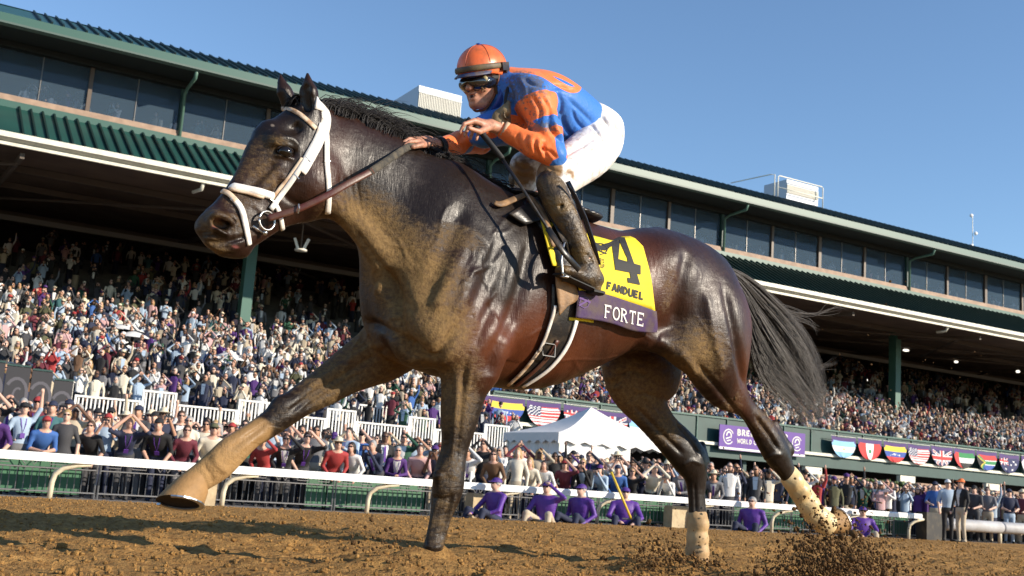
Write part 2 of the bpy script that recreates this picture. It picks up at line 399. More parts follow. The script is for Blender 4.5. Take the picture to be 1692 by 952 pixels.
# ================================================================== grandstand
GM = dict(
 green=mat('green_metal', (.014, .064, .055), .38, noise=(.7, (.02, .085, .07), .6)), seam=mat('roof_seam', (.006, .022, .020), .5), fascia=mat('green_fascia', (.032, .100, .078), .45),
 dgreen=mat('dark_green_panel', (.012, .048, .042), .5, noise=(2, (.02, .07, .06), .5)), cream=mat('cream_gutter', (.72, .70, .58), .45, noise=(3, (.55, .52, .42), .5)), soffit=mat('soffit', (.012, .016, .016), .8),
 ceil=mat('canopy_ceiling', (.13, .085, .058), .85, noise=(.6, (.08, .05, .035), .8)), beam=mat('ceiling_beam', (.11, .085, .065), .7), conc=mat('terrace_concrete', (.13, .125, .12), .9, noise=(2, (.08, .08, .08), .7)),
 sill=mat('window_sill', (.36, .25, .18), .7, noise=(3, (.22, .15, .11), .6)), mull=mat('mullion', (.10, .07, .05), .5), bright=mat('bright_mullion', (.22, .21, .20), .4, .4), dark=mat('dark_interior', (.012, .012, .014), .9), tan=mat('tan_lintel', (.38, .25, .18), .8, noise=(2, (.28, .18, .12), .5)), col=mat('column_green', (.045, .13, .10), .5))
def glass_mat():
    m = bpy.data.materials.new('tinted_glass'); m.use_nodes = True; nt = m.node_tree; b = nt.nodes['Principled BSDF']; b.inputs['Base Color'].default_value = (.10, .15, .20, 1); b.inputs['Roughness'].default_value = .06; b.inputs['Specular IOR Level'].default_value = .45
    t = nt.nodes.new('ShaderNodeBsdfTransparent'); t.inputs[0].default_value = (.68, .74, .82, 1); mx = nt.nodes.new('ShaderNodeMixShader'); mx.inputs[0].default_value = .34
    nt.links.new(t.outputs[0], mx.inputs[1]); nt.links.new(b.outputs[0], mx.inputs[2]); nt.links.new(mx.outputs[0], nt.nodes['Material Output'].inputs[0]); return m
M_GLASS = glass_mat()
stand = empty('grandstand', ST(10, 36, 0)); SO = Vector(stand.location)
tag(stand, 'long grandstand with green metal roofs, dark windows and packed covered terraces', 'grandstand')
def sbuild(b, name, m, parent=None, smooth=False):
    pr = parent or stand
    b.V = [tuple(Vector(v) - SO) for v in b.V]; return b.build(name, m, pr, smooth)
def sbox(name, t0, t1, s0, s1, z0, z1, m, parent=None):
    b = MB(); b.box(ST((t0 + t1) / 2, (s0 + s1) / 2, (z0 + z1) / 2), (t1 - t0, s1 - s0, z1 - z0), AXS); return sbuild(b, name, m, parent)
def prof(name, pts, t0, t1, m, parent=None):
    """closed profile of (s,z) swept along the stand"""
    b = MB(); b.prism([ST(t0, s, z) for s, z in pts], ST(t1, 0, 0) - ST(t0, 0, 0)); bm = bmesh.new()
    o = sbuild(b, name, m, parent); bm.from_mesh(o.data); bmesh.ops.recalc_face_normals(bm, faces=bm.faces); bm.to_mesh(o.data); bm.free(); return o
SC0 = 44.0
def z_at(y0, s): return sp(0, y0, s)[1]
TA, TB = -34, 150
z_g = z_at(222, SC0)      # canopy gutter
S1 = 47.6
z_sk = z_at(172, 47.4); z_s0 = z_at(165, S1); z_w0 = z_at(155, S1); z_w1 = z_at(66, S1)
SE = 45.4; z_e0 = z_at(36, SE); z_e1 = z_at(21, SE); SR = 48.8; z_r = z_at(7, SR)
print('heights', z_g, z_sk, z_w0, z_w1, z_e0, z_r)
# bays: mullions stand where the photograph has them
t300 = sp(300, 180, S1)[0]; t1497 = sp(1497, 440, S1)[0]; BAY = (t1497 - t300) / 12
prof('gutter', [(SC0 - .28, z_g - .10), (SC0, z_g - .20), (SC0, z_g + .10), (SC0 - .28, z_g + .10)], TA, TB, GM['cream'])
prof('gutter_lip', [(SC0 - .02, z_g - .34), (SC0 + .10, z_g - .34), (SC0 + .10, z_g - .21), (SC0 - .02, z_g - .21)], TA, TB, GM['cream'])
prof('skirt_roof', [(SC0 - .05, z_g + .12), (47.4, z_sk), (47.4, z_sk - .2), (SC0 + .05, z_g - .1)], TA, TB, GM['green'])
prof('sill', [(47.3, z_sk + .005), (S1 - .03, z_sk + .01), (S1 - .03, z_w0), (47.42, z_w0)], TA, TB, GM['sill'])
prof('skirt_flashing', [(47.22, z_sk - .10), (47.29, z_sk - .06), (47.29, z_sk + .18), (47.22, z_sk + .18)], TA, TB, GM['fascia'])
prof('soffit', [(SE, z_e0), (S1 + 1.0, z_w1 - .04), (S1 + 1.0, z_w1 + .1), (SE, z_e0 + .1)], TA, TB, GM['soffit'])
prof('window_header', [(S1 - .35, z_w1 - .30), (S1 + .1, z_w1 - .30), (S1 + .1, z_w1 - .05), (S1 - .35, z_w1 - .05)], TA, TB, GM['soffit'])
prof('eave_gutter', [(SE - .22, z_e0 - .06), (SE - .02, z_e0 - .12), (SE - .02, z_e0 + .02), (SE - .22, z_e0 + .02)], TA, TB, mat('eave_gutter_metal', (.07, .11, .095), .5))
prof('eave_fascia', [(SE - .16, z_e0 + .025), (SE, z_e0 + .025), (SE, z_e1), (SE - .16, z_e1)], TA, TB, GM['fascia'])
prof('top_roof', [(SE - .1, z_e1 + .01), (SR, z_r), (SR + 3, z_r + .1), (SR + 3, z_r - .2), (SE, z_e1 - .1)], TA, TB, GM['green'])
prof('ridge_cap', [(SR - .12, z_r - .02), (SR + .1, z_r + .07), (SR + .3, z_r + .05)], TA, TB, GM['dgreen'])
# standing seams: a rib is a part while the photograph tells it apart, the far ones joined
def ribs(name, s0, z0, s1, z1, px_lim, pitch, w, m):
    t = sp(-40, 743, s0)[0]; far = MB(); tmax = sp(1760, 500, s0)[0]; tl = sp(px_lim, 400, s0)[0]; me = None; k = 0
    while t < tmax:
        c0, c1 = ST(t, s0, z0), ST(t, s1, z1); d = c1 - c0; l = d.length; d.normalize(); nn = d.cross(VS[0]).normalized(); nn = nn if nn.z > 0 else -nn
        b = MB() if t < tl else far
        b.box((c0 + c1) / 2 + nn * .04 - (SO if b is not far else Vector()), (w, l, .09), (VS[0], d, nn))
        if b is not far:
            if me is None: me = b.mesh(name, m); base = ST(t, s0, z0)
            o = obj(name, me, stand); o.location = ST(t, s0, z0) - base
        t += pitch; k += 1
    if far.V: tag(sbuild(far, name + 's', m), kind='stuff')
t0_, t1_ = sp(30, 190, 45.5)[0], sp(391, 265, 45.5)[0]; PIT = (t1_ - t0_) / 19.5
ribs('roof_seam', SC0 - .02, z_g + .14, 47.38, z_sk + .02, 1230, PIT, .07, GM['seam'])
t0_, t1_ = sp(0, 14, 46.5)[0], sp(395, 108, 46.5)[0]
ribs('roof_seam', SE - .08, z_e1 + .03, SR, z_r + .02, 700, (t1_ - t0_) / 22, .06, GM['seam'])
# windows: each bay a window with two panes
BR = {}
for k in range(-4, 22):
    ta = t300 + BAY * k
    w = empty('window', ST(ta, S1, z_w0) - SO, 0, stand)
    for h in (0, 1):
        b = MB(); x0, x1 = ta + BAY * h / 2 + .03, ta + BAY * (h + 1) / 2 - .03
        b.box(ST((x0 + x1) / 2, S1, (z_w0 + z_w1) / 2) - Vector(w.location) - SO, (x1 - x0, .02, z_w1 - z_w0 - .01), AXS); b.build('pane', M_GLASS, w)
    b = MB(); b.box(ST(ta, S1 - .05, (z_w0 + z_w1) / 2) - Vector(w.location) - SO, (.16 if k % 2 else .22, .16, z_w1 - z_w0 - .02), AXS); b.build('mullion', GM['mull'] if k % 4 else GM['dgreen'], w)
    b = MB(); b.box(ST(ta + BAY / 2, S1 - .02, (z_w0 + z_w1) / 2) - Vector(w.location) - SO, (.03, .04, z_w1 - z_w0 - .02), AXS); b.build('glazing_bar', GM['bright'], w)
    if k % 4 == 0:
        b = MB(); zz = z_w0 - .5
        b.tube([ST(ta - .05, SE - .05, z_e0 - .02), ST(ta - .05, SE + .1, z_e0 - .35), ST(ta - .02, S1 - .75, z_w1 - .45), ST(ta, S1 - .28, z_w1 - .6), ST(ta, S1 - .28, zz)], .075, 8); sbuild(b, 'downpipe', mat('downpipe_paint', (.10, .19, .15), .4), smooth=True)
# interior of the glazed level
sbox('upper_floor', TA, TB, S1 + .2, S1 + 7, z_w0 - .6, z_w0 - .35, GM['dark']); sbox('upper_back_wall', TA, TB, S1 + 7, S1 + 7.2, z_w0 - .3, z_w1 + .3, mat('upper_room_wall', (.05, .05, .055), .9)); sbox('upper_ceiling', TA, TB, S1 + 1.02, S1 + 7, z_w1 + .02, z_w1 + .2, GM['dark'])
for i in range(16):
    px = [1290, 1395, 1450, 1510, 1580, 1640, 1148, 1216, 420, 240, 985, 1061, 1128, 1680, 1335, 900][i]
    t = sp(px, 400, S1 + .3)[0]; b = MB(); b.tube([ST(t, S1 + .3, z_w0 + .0), ST(t, S1 + .3, z_w0 + .42)], .09, 8); sbuild(b, 'table_lamp', mat('lamp_shade_cream', (.75, .62, .45), .7), smooth=True)
# canopy underside, beams and trusses
SB = 74.0; z_c0, z_cB = z_g - .22, z_g + 2.2
zc = lambda s: z_c0 + (z_cB - z_c0) * (s - SC0) / (SB - SC0)
prof('canopy_ceiling', [(SC0 + .1, z_c0), (SB, z_cB), (SB, z_cB + .2), (SC0 + .1, z_c0 + .2)], TA, TB, GM['ceil'])
SI = 61.0; z_i = z_at(357, SI)
prof('inner_gutter', [(SI, z_i - .13), (SI + .25, z_i - .13), (SI + .25, z_i + .13), (SI, z_i + .13)], TA, TB, mat('inner_gutter_paint', (.20, .19, .17), .6))
tc0, tc1 = sp(405, 500, 51)[0], sp(1478, 650, 51)[0]; CS = (tc1 - tc0) / 2
for k in range(-2, 6):
    t = tc0 + CS * k
    sbox('column', t - .24, t + .24, 50.7, 51.3, 5.2, zc(51) - .02, GM['col'])
    b = MB(); b.box(ST(t, 51, zc(51) - .55), (.5, .5, .5), AXS); sbuild(b, 'column_capital', GM['col'])
    for dt in (0, CS / 2):
        b = MB(); b.box((ST(t + dt, SC0 + .4, zc(SC0 + .4) - .35) + ST(t + dt, SB - .3, zc(SB - .3) - .35)) / 2, (.16, SB - SC0 - .7, .22), (VS[0], (ST(0, SB, zc(SB)) - ST(0, SC0, zc(SC0))).normalized(), VZ)); sbuild(b, 'roof_beam', GM['beam'])
    for a, c in (((t, 46), (t + CS / 2, 58)), ((t + CS / 2, 58), (t + CS, 46)), ((t, 60), (t + CS / 2, 72)), ((t + CS / 2, 46), (t, 58))):
        b = MB(); b.tube([ST(a[0], a[1], zc(a[1]) - .45), ST(c[0], c[1], zc(c[1]) - .45)], .07, 6); sbuild(b, 'brace', GM['beam'])
for s in (49, 54.5, 66):
    prof('purlin', [(s, zc(s) - .30), (s + .12, zc(s) - .30), (s + .12, zc(s) - .03), (s, zc(s) - .03)], TA, TB, GM['beam'])
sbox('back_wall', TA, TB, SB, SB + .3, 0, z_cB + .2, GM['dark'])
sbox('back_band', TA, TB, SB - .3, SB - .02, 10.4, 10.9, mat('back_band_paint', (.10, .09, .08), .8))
# gutter outlets
for px, py in ((336, 296), (1250, 470), (1565, 530), (700, 360)):
    t = sp(px, py, SC0 + .2)[0]; b = MB(); b.tube([ST(t, SC0 + .12, z_g - .3), ST(t, SC0 + .3, z_g - .55), ST(t - .2, SC0 + .8, z_g - .6)], .08, 8); sbuild(b, 'gutter_outlet', GM['cream'], smooth=True)
# terraces
SF, ZF, RK = 36.0, 1.66, .30
def terr(s): return ZF + RK * (s - SF)
T_SPLIT = sp(812, 700, 40)[0]
ROW = .86
def steps(s0, z0, n):
    pts = [(s0, 0)]; s = s0; z = z0
    for i in range(n): pts += [(s, z), (s + ROW, z)]; s += ROW; z += RK * ROW
    pts += [(s, 0)]; return pts
prof('terrace', steps(SF, ZF, 44), TA, T_SPLIT, GM['conc'])
zb = sp(1200, 735, 40)[1]; print('balcony', zb, 'split', T_SPLIT)
NB = int((SB - 40) / ROW); pts = [(40.3, zb - .2)]; s = 40.3; z = terr(40) + .29
for i in range(NB): pts += [(s, z), (s + ROW, z)]; s += ROW; z += RK * ROW
pts += [(s, z - 2), (46, zb - .2)]
prof('terrace', pts, T_SPLIT + .02, TB, GM['conc'])
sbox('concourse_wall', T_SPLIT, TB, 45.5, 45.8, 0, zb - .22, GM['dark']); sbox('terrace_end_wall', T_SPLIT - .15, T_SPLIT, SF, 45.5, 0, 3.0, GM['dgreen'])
zt = sp(1200, 690, 40)[1]
# balcony front: posts and panels one by one
prof('balcony_ledge', [(39.75, zb - .08), (40.25, zb - .08), (40.25, zb + .06), (39.75, zb + .06)], T_SPLIT, TB, GM['cream'])
prof('balcony_beam', [(39.9, zb - .62), (40.25, zb - .62), (40.25, zb - .085), (39.9, zb - .085)], T_SPLIT, TB, GM['dgreen'])
prof('balcony_cap', [(39.95, zt - .08), (40.2, zt - .08), (40.2, zt), (39.95, zt)], T_SPLIT, TB, GM['fascia'])
tfl = sp(1395, 720, 39.9)[0]; tfl2 = sp(1628, 745, 39.9)[0]; PW = (tfl2 - tfl) / 6
k = 0; t = T_SPLIT; pme = None
while t < sp(1760, 760, 40)[0]:
    sbox('balcony_panel', t + .03, t + PW - .03, 40.02, 40.12, zb + .065, zt - .085, GM['dgreen']); sbox('balcony_post', t - .025, t + .025, 39.96, 40.16, zb + .065, zt - .085, GM['fascia']); t += PW
for px in (905, 1115, 1243, 1320, 1500, 1640, 1182):
    t = sp(px, 760, 39.8)[0]; sbox('concourse_post', t - .10, t + .10, 40.3, 40.5, 0, zb - .65, GM['dgreen'])
for px in (1345, 1500, 1640): 
    t = sp(px, 760, 39.8)[0]; sbox('bracket_block', t - .65, t + .45, 39.7, 39.95, zb - 1.0, zb - .66, GM['cream'])
for p0, p1 in ((1515, 1610), (1636, 1740), (1350, 1440)):
    ta, tb = sp(p0, 800, 40)[0], sp(p1, 800, 40)[0]; sbox('lintel', ta, tb, 40.05, 40.3, zb - 1.7, zb - .95, GM['tan'])
for px, w in ((1510, .5), (1620, .9), (1580, .12), (1672, .12)):
    t = sp(px, 820, 40)[0]; sbox('concourse_pier', t - w, t + w, 39.98, 40.28, 0, zb - .97, GM['dark'])
print('stand', time.time() - T0)

# ------------------------------------------------------------------ things on the roof
def thing(name, label, cat, loc, group=None, rotz=0):
    return tag(empty(name, loc, rotz), label, cat, group)
AXROT = math.atan2(SA[1], SA[0])
def roof_unit(px0, px1, py, s, h, d, label):
    t0, z0 = sp(px0, py, s); t1, _ = sp(px1, py, s); o = thing('rooftop_unit', label, 'air conditioner', ST((t0 + t1) / 2, s, z_r), rotz=AXROT); w = t1 - t0
    b = MB(); b.box((0, d / 2, z0 - h / 2 - z_r + .0), (w, d, h + .6)); b.build('cabinet', mat('unit_grey', (.42, .45, .50), .5, .2), o); f = MB()
    zc_ = z0 - h / 2 - z_r
    for i in range(26): f.box((-w / 2 + w * (i + .5) / 26, -.03, zc_), (w / 26 * .5, .05, h * .8))
    tag(f.build('louvre', mat('louvre_cream', (.62, .60, .52), .5), o), kind='stuff')
    f = MB(); f.box((0, -.02, zc_ + h * .46), (w, .07, h * .09)); f.build('top_trim', mat('unit_trim', (.55, .58, .60), .5), o); return o
roof_unit(692, 764, 150, 49.6, .95, 3.0, 'grey and cream air conditioning box on the roof beside the jockey elbow')
roof_unit(1300, 1352, 304, 49.4, .62, 2.0, 'small cream rooftop unit standing inside the white guard rail')
t0, z0 = sp(1286, 291, 49.0); t1, _ = sp(1360, 305, 49.0); zz = z_r + .05
gr = thing('roof_guard_rail', 'white tubular guard rail around the small rooftop unit', 'guard rail', ST(t0, 49.0, zz)); gl = Vector(gr.location); b = MB()
zt_ = sp(1290, 291, 49)[1]
def pts_(L__): return [ST(*p) - gl for p in L__]
M_WP = mat('white_tube', (.78, .76, .66), .4)
b.tube(pts_([(t0, 49, zz), (t0, 49, zt_ - .08), (t0 + .1, 49, zt_), (t1 - .1, 49, zt_), (t1, 49, zt_ - .08), (t1, 49, zz)]), .035, 8); b.build('guard_frame', M_WP, gr, True)
b = MB(); b.tube(pts_([(t0, 49, (zz + zt_) / 2), (t1, 49, (zz + zt_) / 2)]), .03, 8); b.build('mid_rail', M_WP, gr, True)
b = MB(); tq = sp(1280, 300, 49)[0]; b.tube(pts_([(tq, 49, zz), (tq, 49, zt_), (tq - .2, 49.2, zt_), (tq - .4, 52.5, zt_ + .1)]), .035, 8); b.build('side_rail', M_WP, gr, True)
t, z1_ = sp(1607, 354, 49.3); an = thing('antenna', 'thin antenna mast with two white dishes on the far roof', 'antenna', ST(t, 49.3, z_r)); h = z1_ - z_r
b = MB(); b.tube([(0, 0, 0), (0, 0, h)], .025, 6); b.build('mast', M_WP, an)
for zf, dx in ((.95, -.12), (.45, .18), (.1, -.1)):
    b = MB(); b.sphere((dx, -.1, h * zf), (.13, .07, .13), 10, 6); b.build('dish', mat('dish_white', (.8, .8, .8), .4), an, True)
# lamps and a camera under the canopy
for i, (px, py, s) in enumerate(((1408, 506, 48), (1355, 515, 50), (1497, 579, 58), (1580, 598, 56), (1435, 628, 66), (1682, 614, 52))):
    t, z = sp(px, py, s); w = ['nearest to the horse tail', 'small and left of the tail side one', 'wide pair below the long gutter line', 'right above the far column crowd', 'lowest in the dark back', 'at the far right edge of the canopy'][i]
    o = thing('ceiling_lamp', 'white lamp hanging under the canopy, ' + w, 'lamp', ST(t, s, z), 'lamps under the canopy')
    b = MB(); b.sphere((0, 0, 0), (.16 + .1 * (i == 2), .12, .10), 10, 6)
    lm = mat('lamp_glow', (.9, .87, .8), .5); lm.node_tree.nodes['Principled BSDF'].inputs['Emission Color'].default_value = (1, .93, .8, 1); lm.node_tree.nodes['Principled BSDF'].inputs['Emission Strength'].default_value = 1.2
    b.build('lamp_globe', lm, o, True); b = MB(); b.tube([(0, 0, .1), (0, 0, zc(s) - z)], .02, 5); b.build('lamp_stem', GM['beam'], o)
t, z = sp(497, 413, 47); o = thing('floodlight_bracket', 'small white double floodlight hanging below the canopy behind the bridle', 'floodlight', ST(t, 47, z)); b = MB(); b.tube([(0, 0, 0), (0, 0, zc(47) - z)], .03, 6); b.build('stem', GM['beam'], o)
b = MB(); b.tube([(0, 0, -.05), (0, 0, .02)], .28, 14); b.build('disc', M_WP, o, True)
for sx in (-1, 1): b = MB(); b.box((.22 * sx, 0, .28), (.11, .11, .5), (Vector((1, 0, -.4 * sx)).normalized(), Vector((0, 1, 0)), Vector((.4 * sx, 0, 1)).normalized())); b.build('lamp_head', M_WP, o)
# ================================================================== the horse
HX = Vector(l2w((0, 0, 0)))
ROTZ = math.pi + AL
horse = empty('horse', HX, ROTZ)
tag(horse, 'dark bay racehorse in full gallop towards the left, muddy neck and white bridle', 'horse')

H = Field((-2.75, -.62, -.04), (1.75, .62, 1.98), .0068)
# trunk
H.loft(stations([
    (742, 262, 668, 600, 0, .56), (785, 292, 725, 622, 0, .60), (835, 317, 800, 636, 0, .62), (900, 340, 868, 640, 0, .70),
    (970, 364, 948, 610, 0, .80), (1035, 380, 1012, 582, 0, .92), (1090, 378, 1070, 568, 0, 1.0), (1150, 402, 1122, 560, 0, 1.0), (1180, 440, 1160, 540, 0, .85)]), .05)
# neck
H.loft(stations([
    (548, 168, 556, 338, 0, .42), (600, 190, 584, 374, 0, .44), (668, 222, 622, 425, 0, .50), (735, 252, 655, 500, 0, .58), (790, 285, 690, 575, 0, .62)]), .06)
# head
H.loft(stations([
    (492, 158, 560, 232, 0, .50), (468, 172, 562, 290, 0, .52), (440, 200, 552, 345, 0, .46), (412, 240, 520, 356, 0, .42), (394, 283, 480, 366, 0, .42),
    (372, 318, 448, 384, 0, .46), (352, 342, 424, 400, 0, .56), (338, 358, 408, 412, 0, .66)]), .03)
def L(px, py, y): return loc(px, py, y)
# muzzle, lips, chin
H.ell(L(360, 372, 0), (.056, .058, .054), .03)
H.cone(L(337, 376, .0), .032, L(352, 398, .0), .030, .03)
H.cone(L(370, 409, .0), .034, L(398, 411, .0), .034, .02)
H.cone(L(350, 395, .022), .026, L(392, 400, .030), .026, .02)
# nostril wings
for sy in (1, -1):
    H.ell(L(364, 366, .052 * sy), (.044, .026, .036), .02)
# cheek, brow, facial crest, chin groove
for sy in (1, -1):
    H.ell(L(520, 300, .050 * sy), (.105, .066, .112), .028)
    H.ell(L(468, 232, .062 * sy), (.055, .036, .040), .025)
    H.cone(L(464, 275, .066 * sy), .017, L(420, 322, .045 * sy), .010, .02)
    H.ell(L(508, 205, .055 * sy), (.05, .035, .06), .03)
    e = L(472, 250, .086 * sy)
    H.ell(e, (.036, .022, .028), .012, sub=True)
    H.ell(e + np.array([0, -.006 * sy, .020]), (.036, .020, .009), .010)
    H.ell(e + np.array([0, -.008 * sy, -.020]), (.034, .018, .008), .010)
    # hollow above the eye and along the nose
    H.ell(L(476, 208, .085 * sy), (.03, .018, .03), .02, sub=True)
# ears
for sy, base, tip, mid in ((1, (516, 196), (508, 121), (510, 152)), (-1, (486, 190), (463, 124), (468, 152))):
    y0, y1 = .052 * sy, .062 * sy
    H.cone(L(*base, y0), .036, L(*mid, y1), .034, .015)
    H.cone(L(*mid, y1), .034, L(*tip, y1), .006, .008)
    o = np.array([.030, .020 * sy, 0])
    H.cone(L(base[0], base[1] - 12, y0) + o, .018, L(mid[0], mid[1] - 2, y1) + o, .024, .008, sub=True)
    H.cone(L(mid[0], mid[1] - 2, y1) + o, .024, L(tip[0], tip[1] + 12, y1) + o * .8, .008, .008, sub=True)
# shoulders and breast
H.loft([(L(818, 345, .10), .05, .10), (L(790, 420, .17), .085, .15), (L(752, 500, .20), .095, .165), (L(722, 560, .205), .09, .14)], .05)
H.loft([(L(790, 345, -.10), .05, .10), (L(745, 430, -.17), .085, .15), (L(700, 500, -.20), .095, .15), (L(660, 530, -.205), .08, .12)], .05)
H.ell(L(716, 548, .19), (.10, .075, .105), .04)
H.ell(L(640, 495, -.185), (.095, .085, .13), .04)
H.ell(L(696, 566, .12), (.09, .06, .10), .04)
H.ell(L(650, 556, -.13), (.08, .06, .10), .04)
H.ell((.475, .150, .91), (.085, .075, .13), .05)
H.cone((.665, -.005, 1.06), .060, (.60, -.01, .78), .075, .045, sub=True)
H.cone(L(800, 560, .20), .10, L(790, 610, .18), .085, .05)      # triceps / elbow
H.ell(L(845, 480, .20), (.14, .07, .20), .06)
# jugular groove and neck cords
H.cone(L(565, 345, .05), .03, L(690, 500, .12), .05, .06)
H.cone(L(772, 400, .235), .02, L(722, 500, .27), .022, .03)
# near fore leg
H.loft(stations([
    (722, 575, 838, 575, .185, .62), (727, 608, 818, 612, .17, .70), (733, 642, 806, 640, .155, .80), (733, 704, 787, 700, .15, .85), (729, 745, 772, 745, .15, .85),
    (717, 786, 769, 772, .15, .92), (712, 824, 764, 806, .15, .85), (711, 850, 748, 846, .15, .72), (705, 885, 739, 877, .15, .72), (698, 914, 731, 908, .15, .9),
    (695, 935, 730, 930, .15, .9), (692, 960, 730, 955, .15, .9)]), .035)
H.ell(L(742, 800, .165), (.05, .035, .055), .02)
H.ell(L(752, 668, .172), (.05, .05, .14), .04)
H.cone(L(752, 720, .185), .014, L(738, 850, .165), .010, .02)
# far fore leg, thrown forward
H.loft(stations([
    (625, 500, 700, 600, -.19, .65), (604, 540, 668, 617, -.17, .68), (577, 563, 640, 627, -.155, .75), (543, 591, 600, 640, -.15, .8), (511, 620, 552, 664, -.145, .85),
    (479, 645, 516, 680, -.14, .88), (449, 670, 487, 698, -.14, .90), (418, 695, 456, 718, -.14, .78), (392, 713, 432, 732, -.14, .72), (361, 734, 408, 755, -.14, .72), (336, 757, 384, 780, -.14, .85),
    (310, 779, 350, 802, -.14, .85), (296, 790, 336, 812, -.14, .85)]), .03)
H.ell(L(470, 672, -.13), (.055, .034, .045), .02)
H.cone(L(640, 600, -.12), .03, L(560, 645, -.12), .02, .03)
# haunches
H.loft(stations([(1108, 448, 1214, 490, .13, .6), (1096, 480, 1234, 525, .15, .58), (1102, 525, 1244, 572, .17, .50), (1126, 578, 1248, 622, .17, .55), (1150, 622, 1253, 655, .16, .60),
    (1186, 648, 1267, 688, .15, .62), (1214, 677, 1284, 712, .14, .62), (1238, 714, 1298, 732, .135, .62), (1259, 748, 1306, 748, .13, .72),
    (1277, 770, 1312, 768, .13, .68), (1294, 794, 1320, 788, .125, .65), (1310, 822, 1340, 812, .12, .68), (1330, 855, 1356, 836, .12, .8), (1352, 876, 1372, 848, .12, .8), (1366, 880, 1380, 850, .12, .8)]), .045)
H.loft(stations([(1085, 440, 1175, 470, -.10, .6), (1040, 485, 1170, 525, -.14, .55), (1006, 545, 1140, 580, -.16, .50), (997, 605, 1122, 635, -.16, .52), (1010, 637, 1110, 660, -.16, .55),
    (1029, 667, 1113, 680, -.15, .60), (1056, 702, 1132, 712, -.14, .62), (1085, 738, 1157, 734, -.13, .62), (1112, 766, 1168, 752, -.13, .70),
    (1131, 790, 1167, 778, -.13, .72), (1137, 817, 1164, 806, -.13, .68), (1139, 852, 1166, 848, -.13, .70), (1138, 885, 1167, 882, -.13, .8), (1136, 915, 1169, 910, -.13, .85),
    (1132, 945, 1170, 940, -.13, .9), (1128, 968, 1170, 962, -.13, .9)]), .045)
H.ell(L(1090, 440, .13), (.15, .12, .12), .07)                    # point of hip
H.ell(L(1185, 545, .20), (.16, .10, .20), .06)                    # thigh
H.ell(L(1135, 575, .19), (.09, .07, .09), .05)                    # stifle
H.cone(L(1280, 700, .14), .018, L(1305, 745, .135), .022, .02)    # hamstring to hock
H.ell(L(1300, 742, .13), (.03, .028, .032), .02)
H.cone(L(1160, 735, -.13), .018, L(1164, 762, -.13), .024, .02)
# flank hollow and belly crease
H.ell(L(1060, 500, .33), (.09, .05, .14), .06, sub=True)
H.cone(L(1068, 560, .14), .05, L(1130, 575, .17), .06, .05)
H.cone(L(1085, 396, .0), .045, L(1190, 452, 0), .05, .05)
H.cone(L(1196, 456, 0), .035, L(1218, 474, 0), .03, .03)         # dock
# nostril and mouth openings
for sy in (1, -1):
    n0 = L(366, 371, .074 * sy)
    ax = (np.array([.96, 0, .28]), np.array([0, 1., 0]), np.array([-.28, 0, .96]))
    H.ell(n0 + np.array([0, -.004 * sy, 0]), (.031, .036, .019), .007, ax, sub=True)
    H.cone(n0, .016, n0 + np.array([-.06, -.03 * sy, .03]), .010, .006, sub=True)
    H.ell(n0 + np.array([.0, .0, .027]), (.034, .012, .008), .010, ax)
    H.ell(n0 + np.array([-.004, -.002, -.026]), (.034, .012, .007), .010, ax)
H.cone(L(346, 401, .035), .008, L(372, 399, .055), .007, .008, sub=True); H.cone(L(372, 399, .055), .007, L(404, 391, .062), .005, .008, sub=True)
H.cone(L(724, 786, .17), .022, L(730, 812, .165), .024, .015)

V, Q = H.nets(2)
del H
from mathutils.bvhtree import BVHTree
CL = Vector(CAML)
HB = BVHTree.FromPolygons([tuple(v) for v in V], [tuple(q) for q in Q.tolist()])
def surf(px, py, off=.004):
    d = (Vector(loc(px, py, .3)) - CL).normalized(); h = HB.ray_cast(CL, d)
    if h[0] is None:
        h2 = HB.find_nearest(CL + d * 4.4); return h2[0] + h2[1] * off, h2[1]
    n = h[1] if h[1].dot(d) < 0 else -h[1]
    return h[0] + n * off, n
def vnormals(V, Q):
    n = np.cross(V[Q[:, 2]] - V[Q[:, 0]], V[Q[:, 3]] - V[Q[:, 1]]); N = np.zeros_like(V)
    for k in range(4):
        for a in range(3): N[:, a] += np.bincount(Q[:, k], n[:, a], len(V))
    return N / np.maximum(np.linalg.norm(N, axis=1), 1e-12)[:, None]
NV = vnormals(V, Q); DSP = np.zeros(len(V))
def carve(w, depth, *pts):
    """grooves (depth < 0) and ridges, veins and tendons (depth > 0) along a line on the skin"""
    C = [p for p in curve(pts, 4)]; S = [np.array(surf(c[0], c[1], 0)[0]) for c in C]; m = len(S) - 1
    lo = np.min(S, 0) - 3 * w; hi = np.max(S, 0) + 3 * w; ix = np.where(((V > lo) & (V < hi)).all(1))[0]; P = V[ix]; best = np.full(len(ix), 9.0); fade = np.zeros(len(ix))
    for k in range(m):
        a, b_ = S[k], S[k + 1]; d = b_ - a; L2 = d @ d
        if L2 < 1e-10 or L2 > .02: continue
        t = np.clip(((P - a) @ d) / L2, 0, 1); D = np.linalg.norm(P - a - t[:, None] * d, axis=1); u = (k + t) / m; f = np.minimum(1, np.minimum(u, 1 - u) * 5 + .25); b2 = D < best; best[b2] = D[b2]; fade[b2] = f[b2]
    DSP[ix] += depth * fade * np.exp(-(best / w) ** 2)
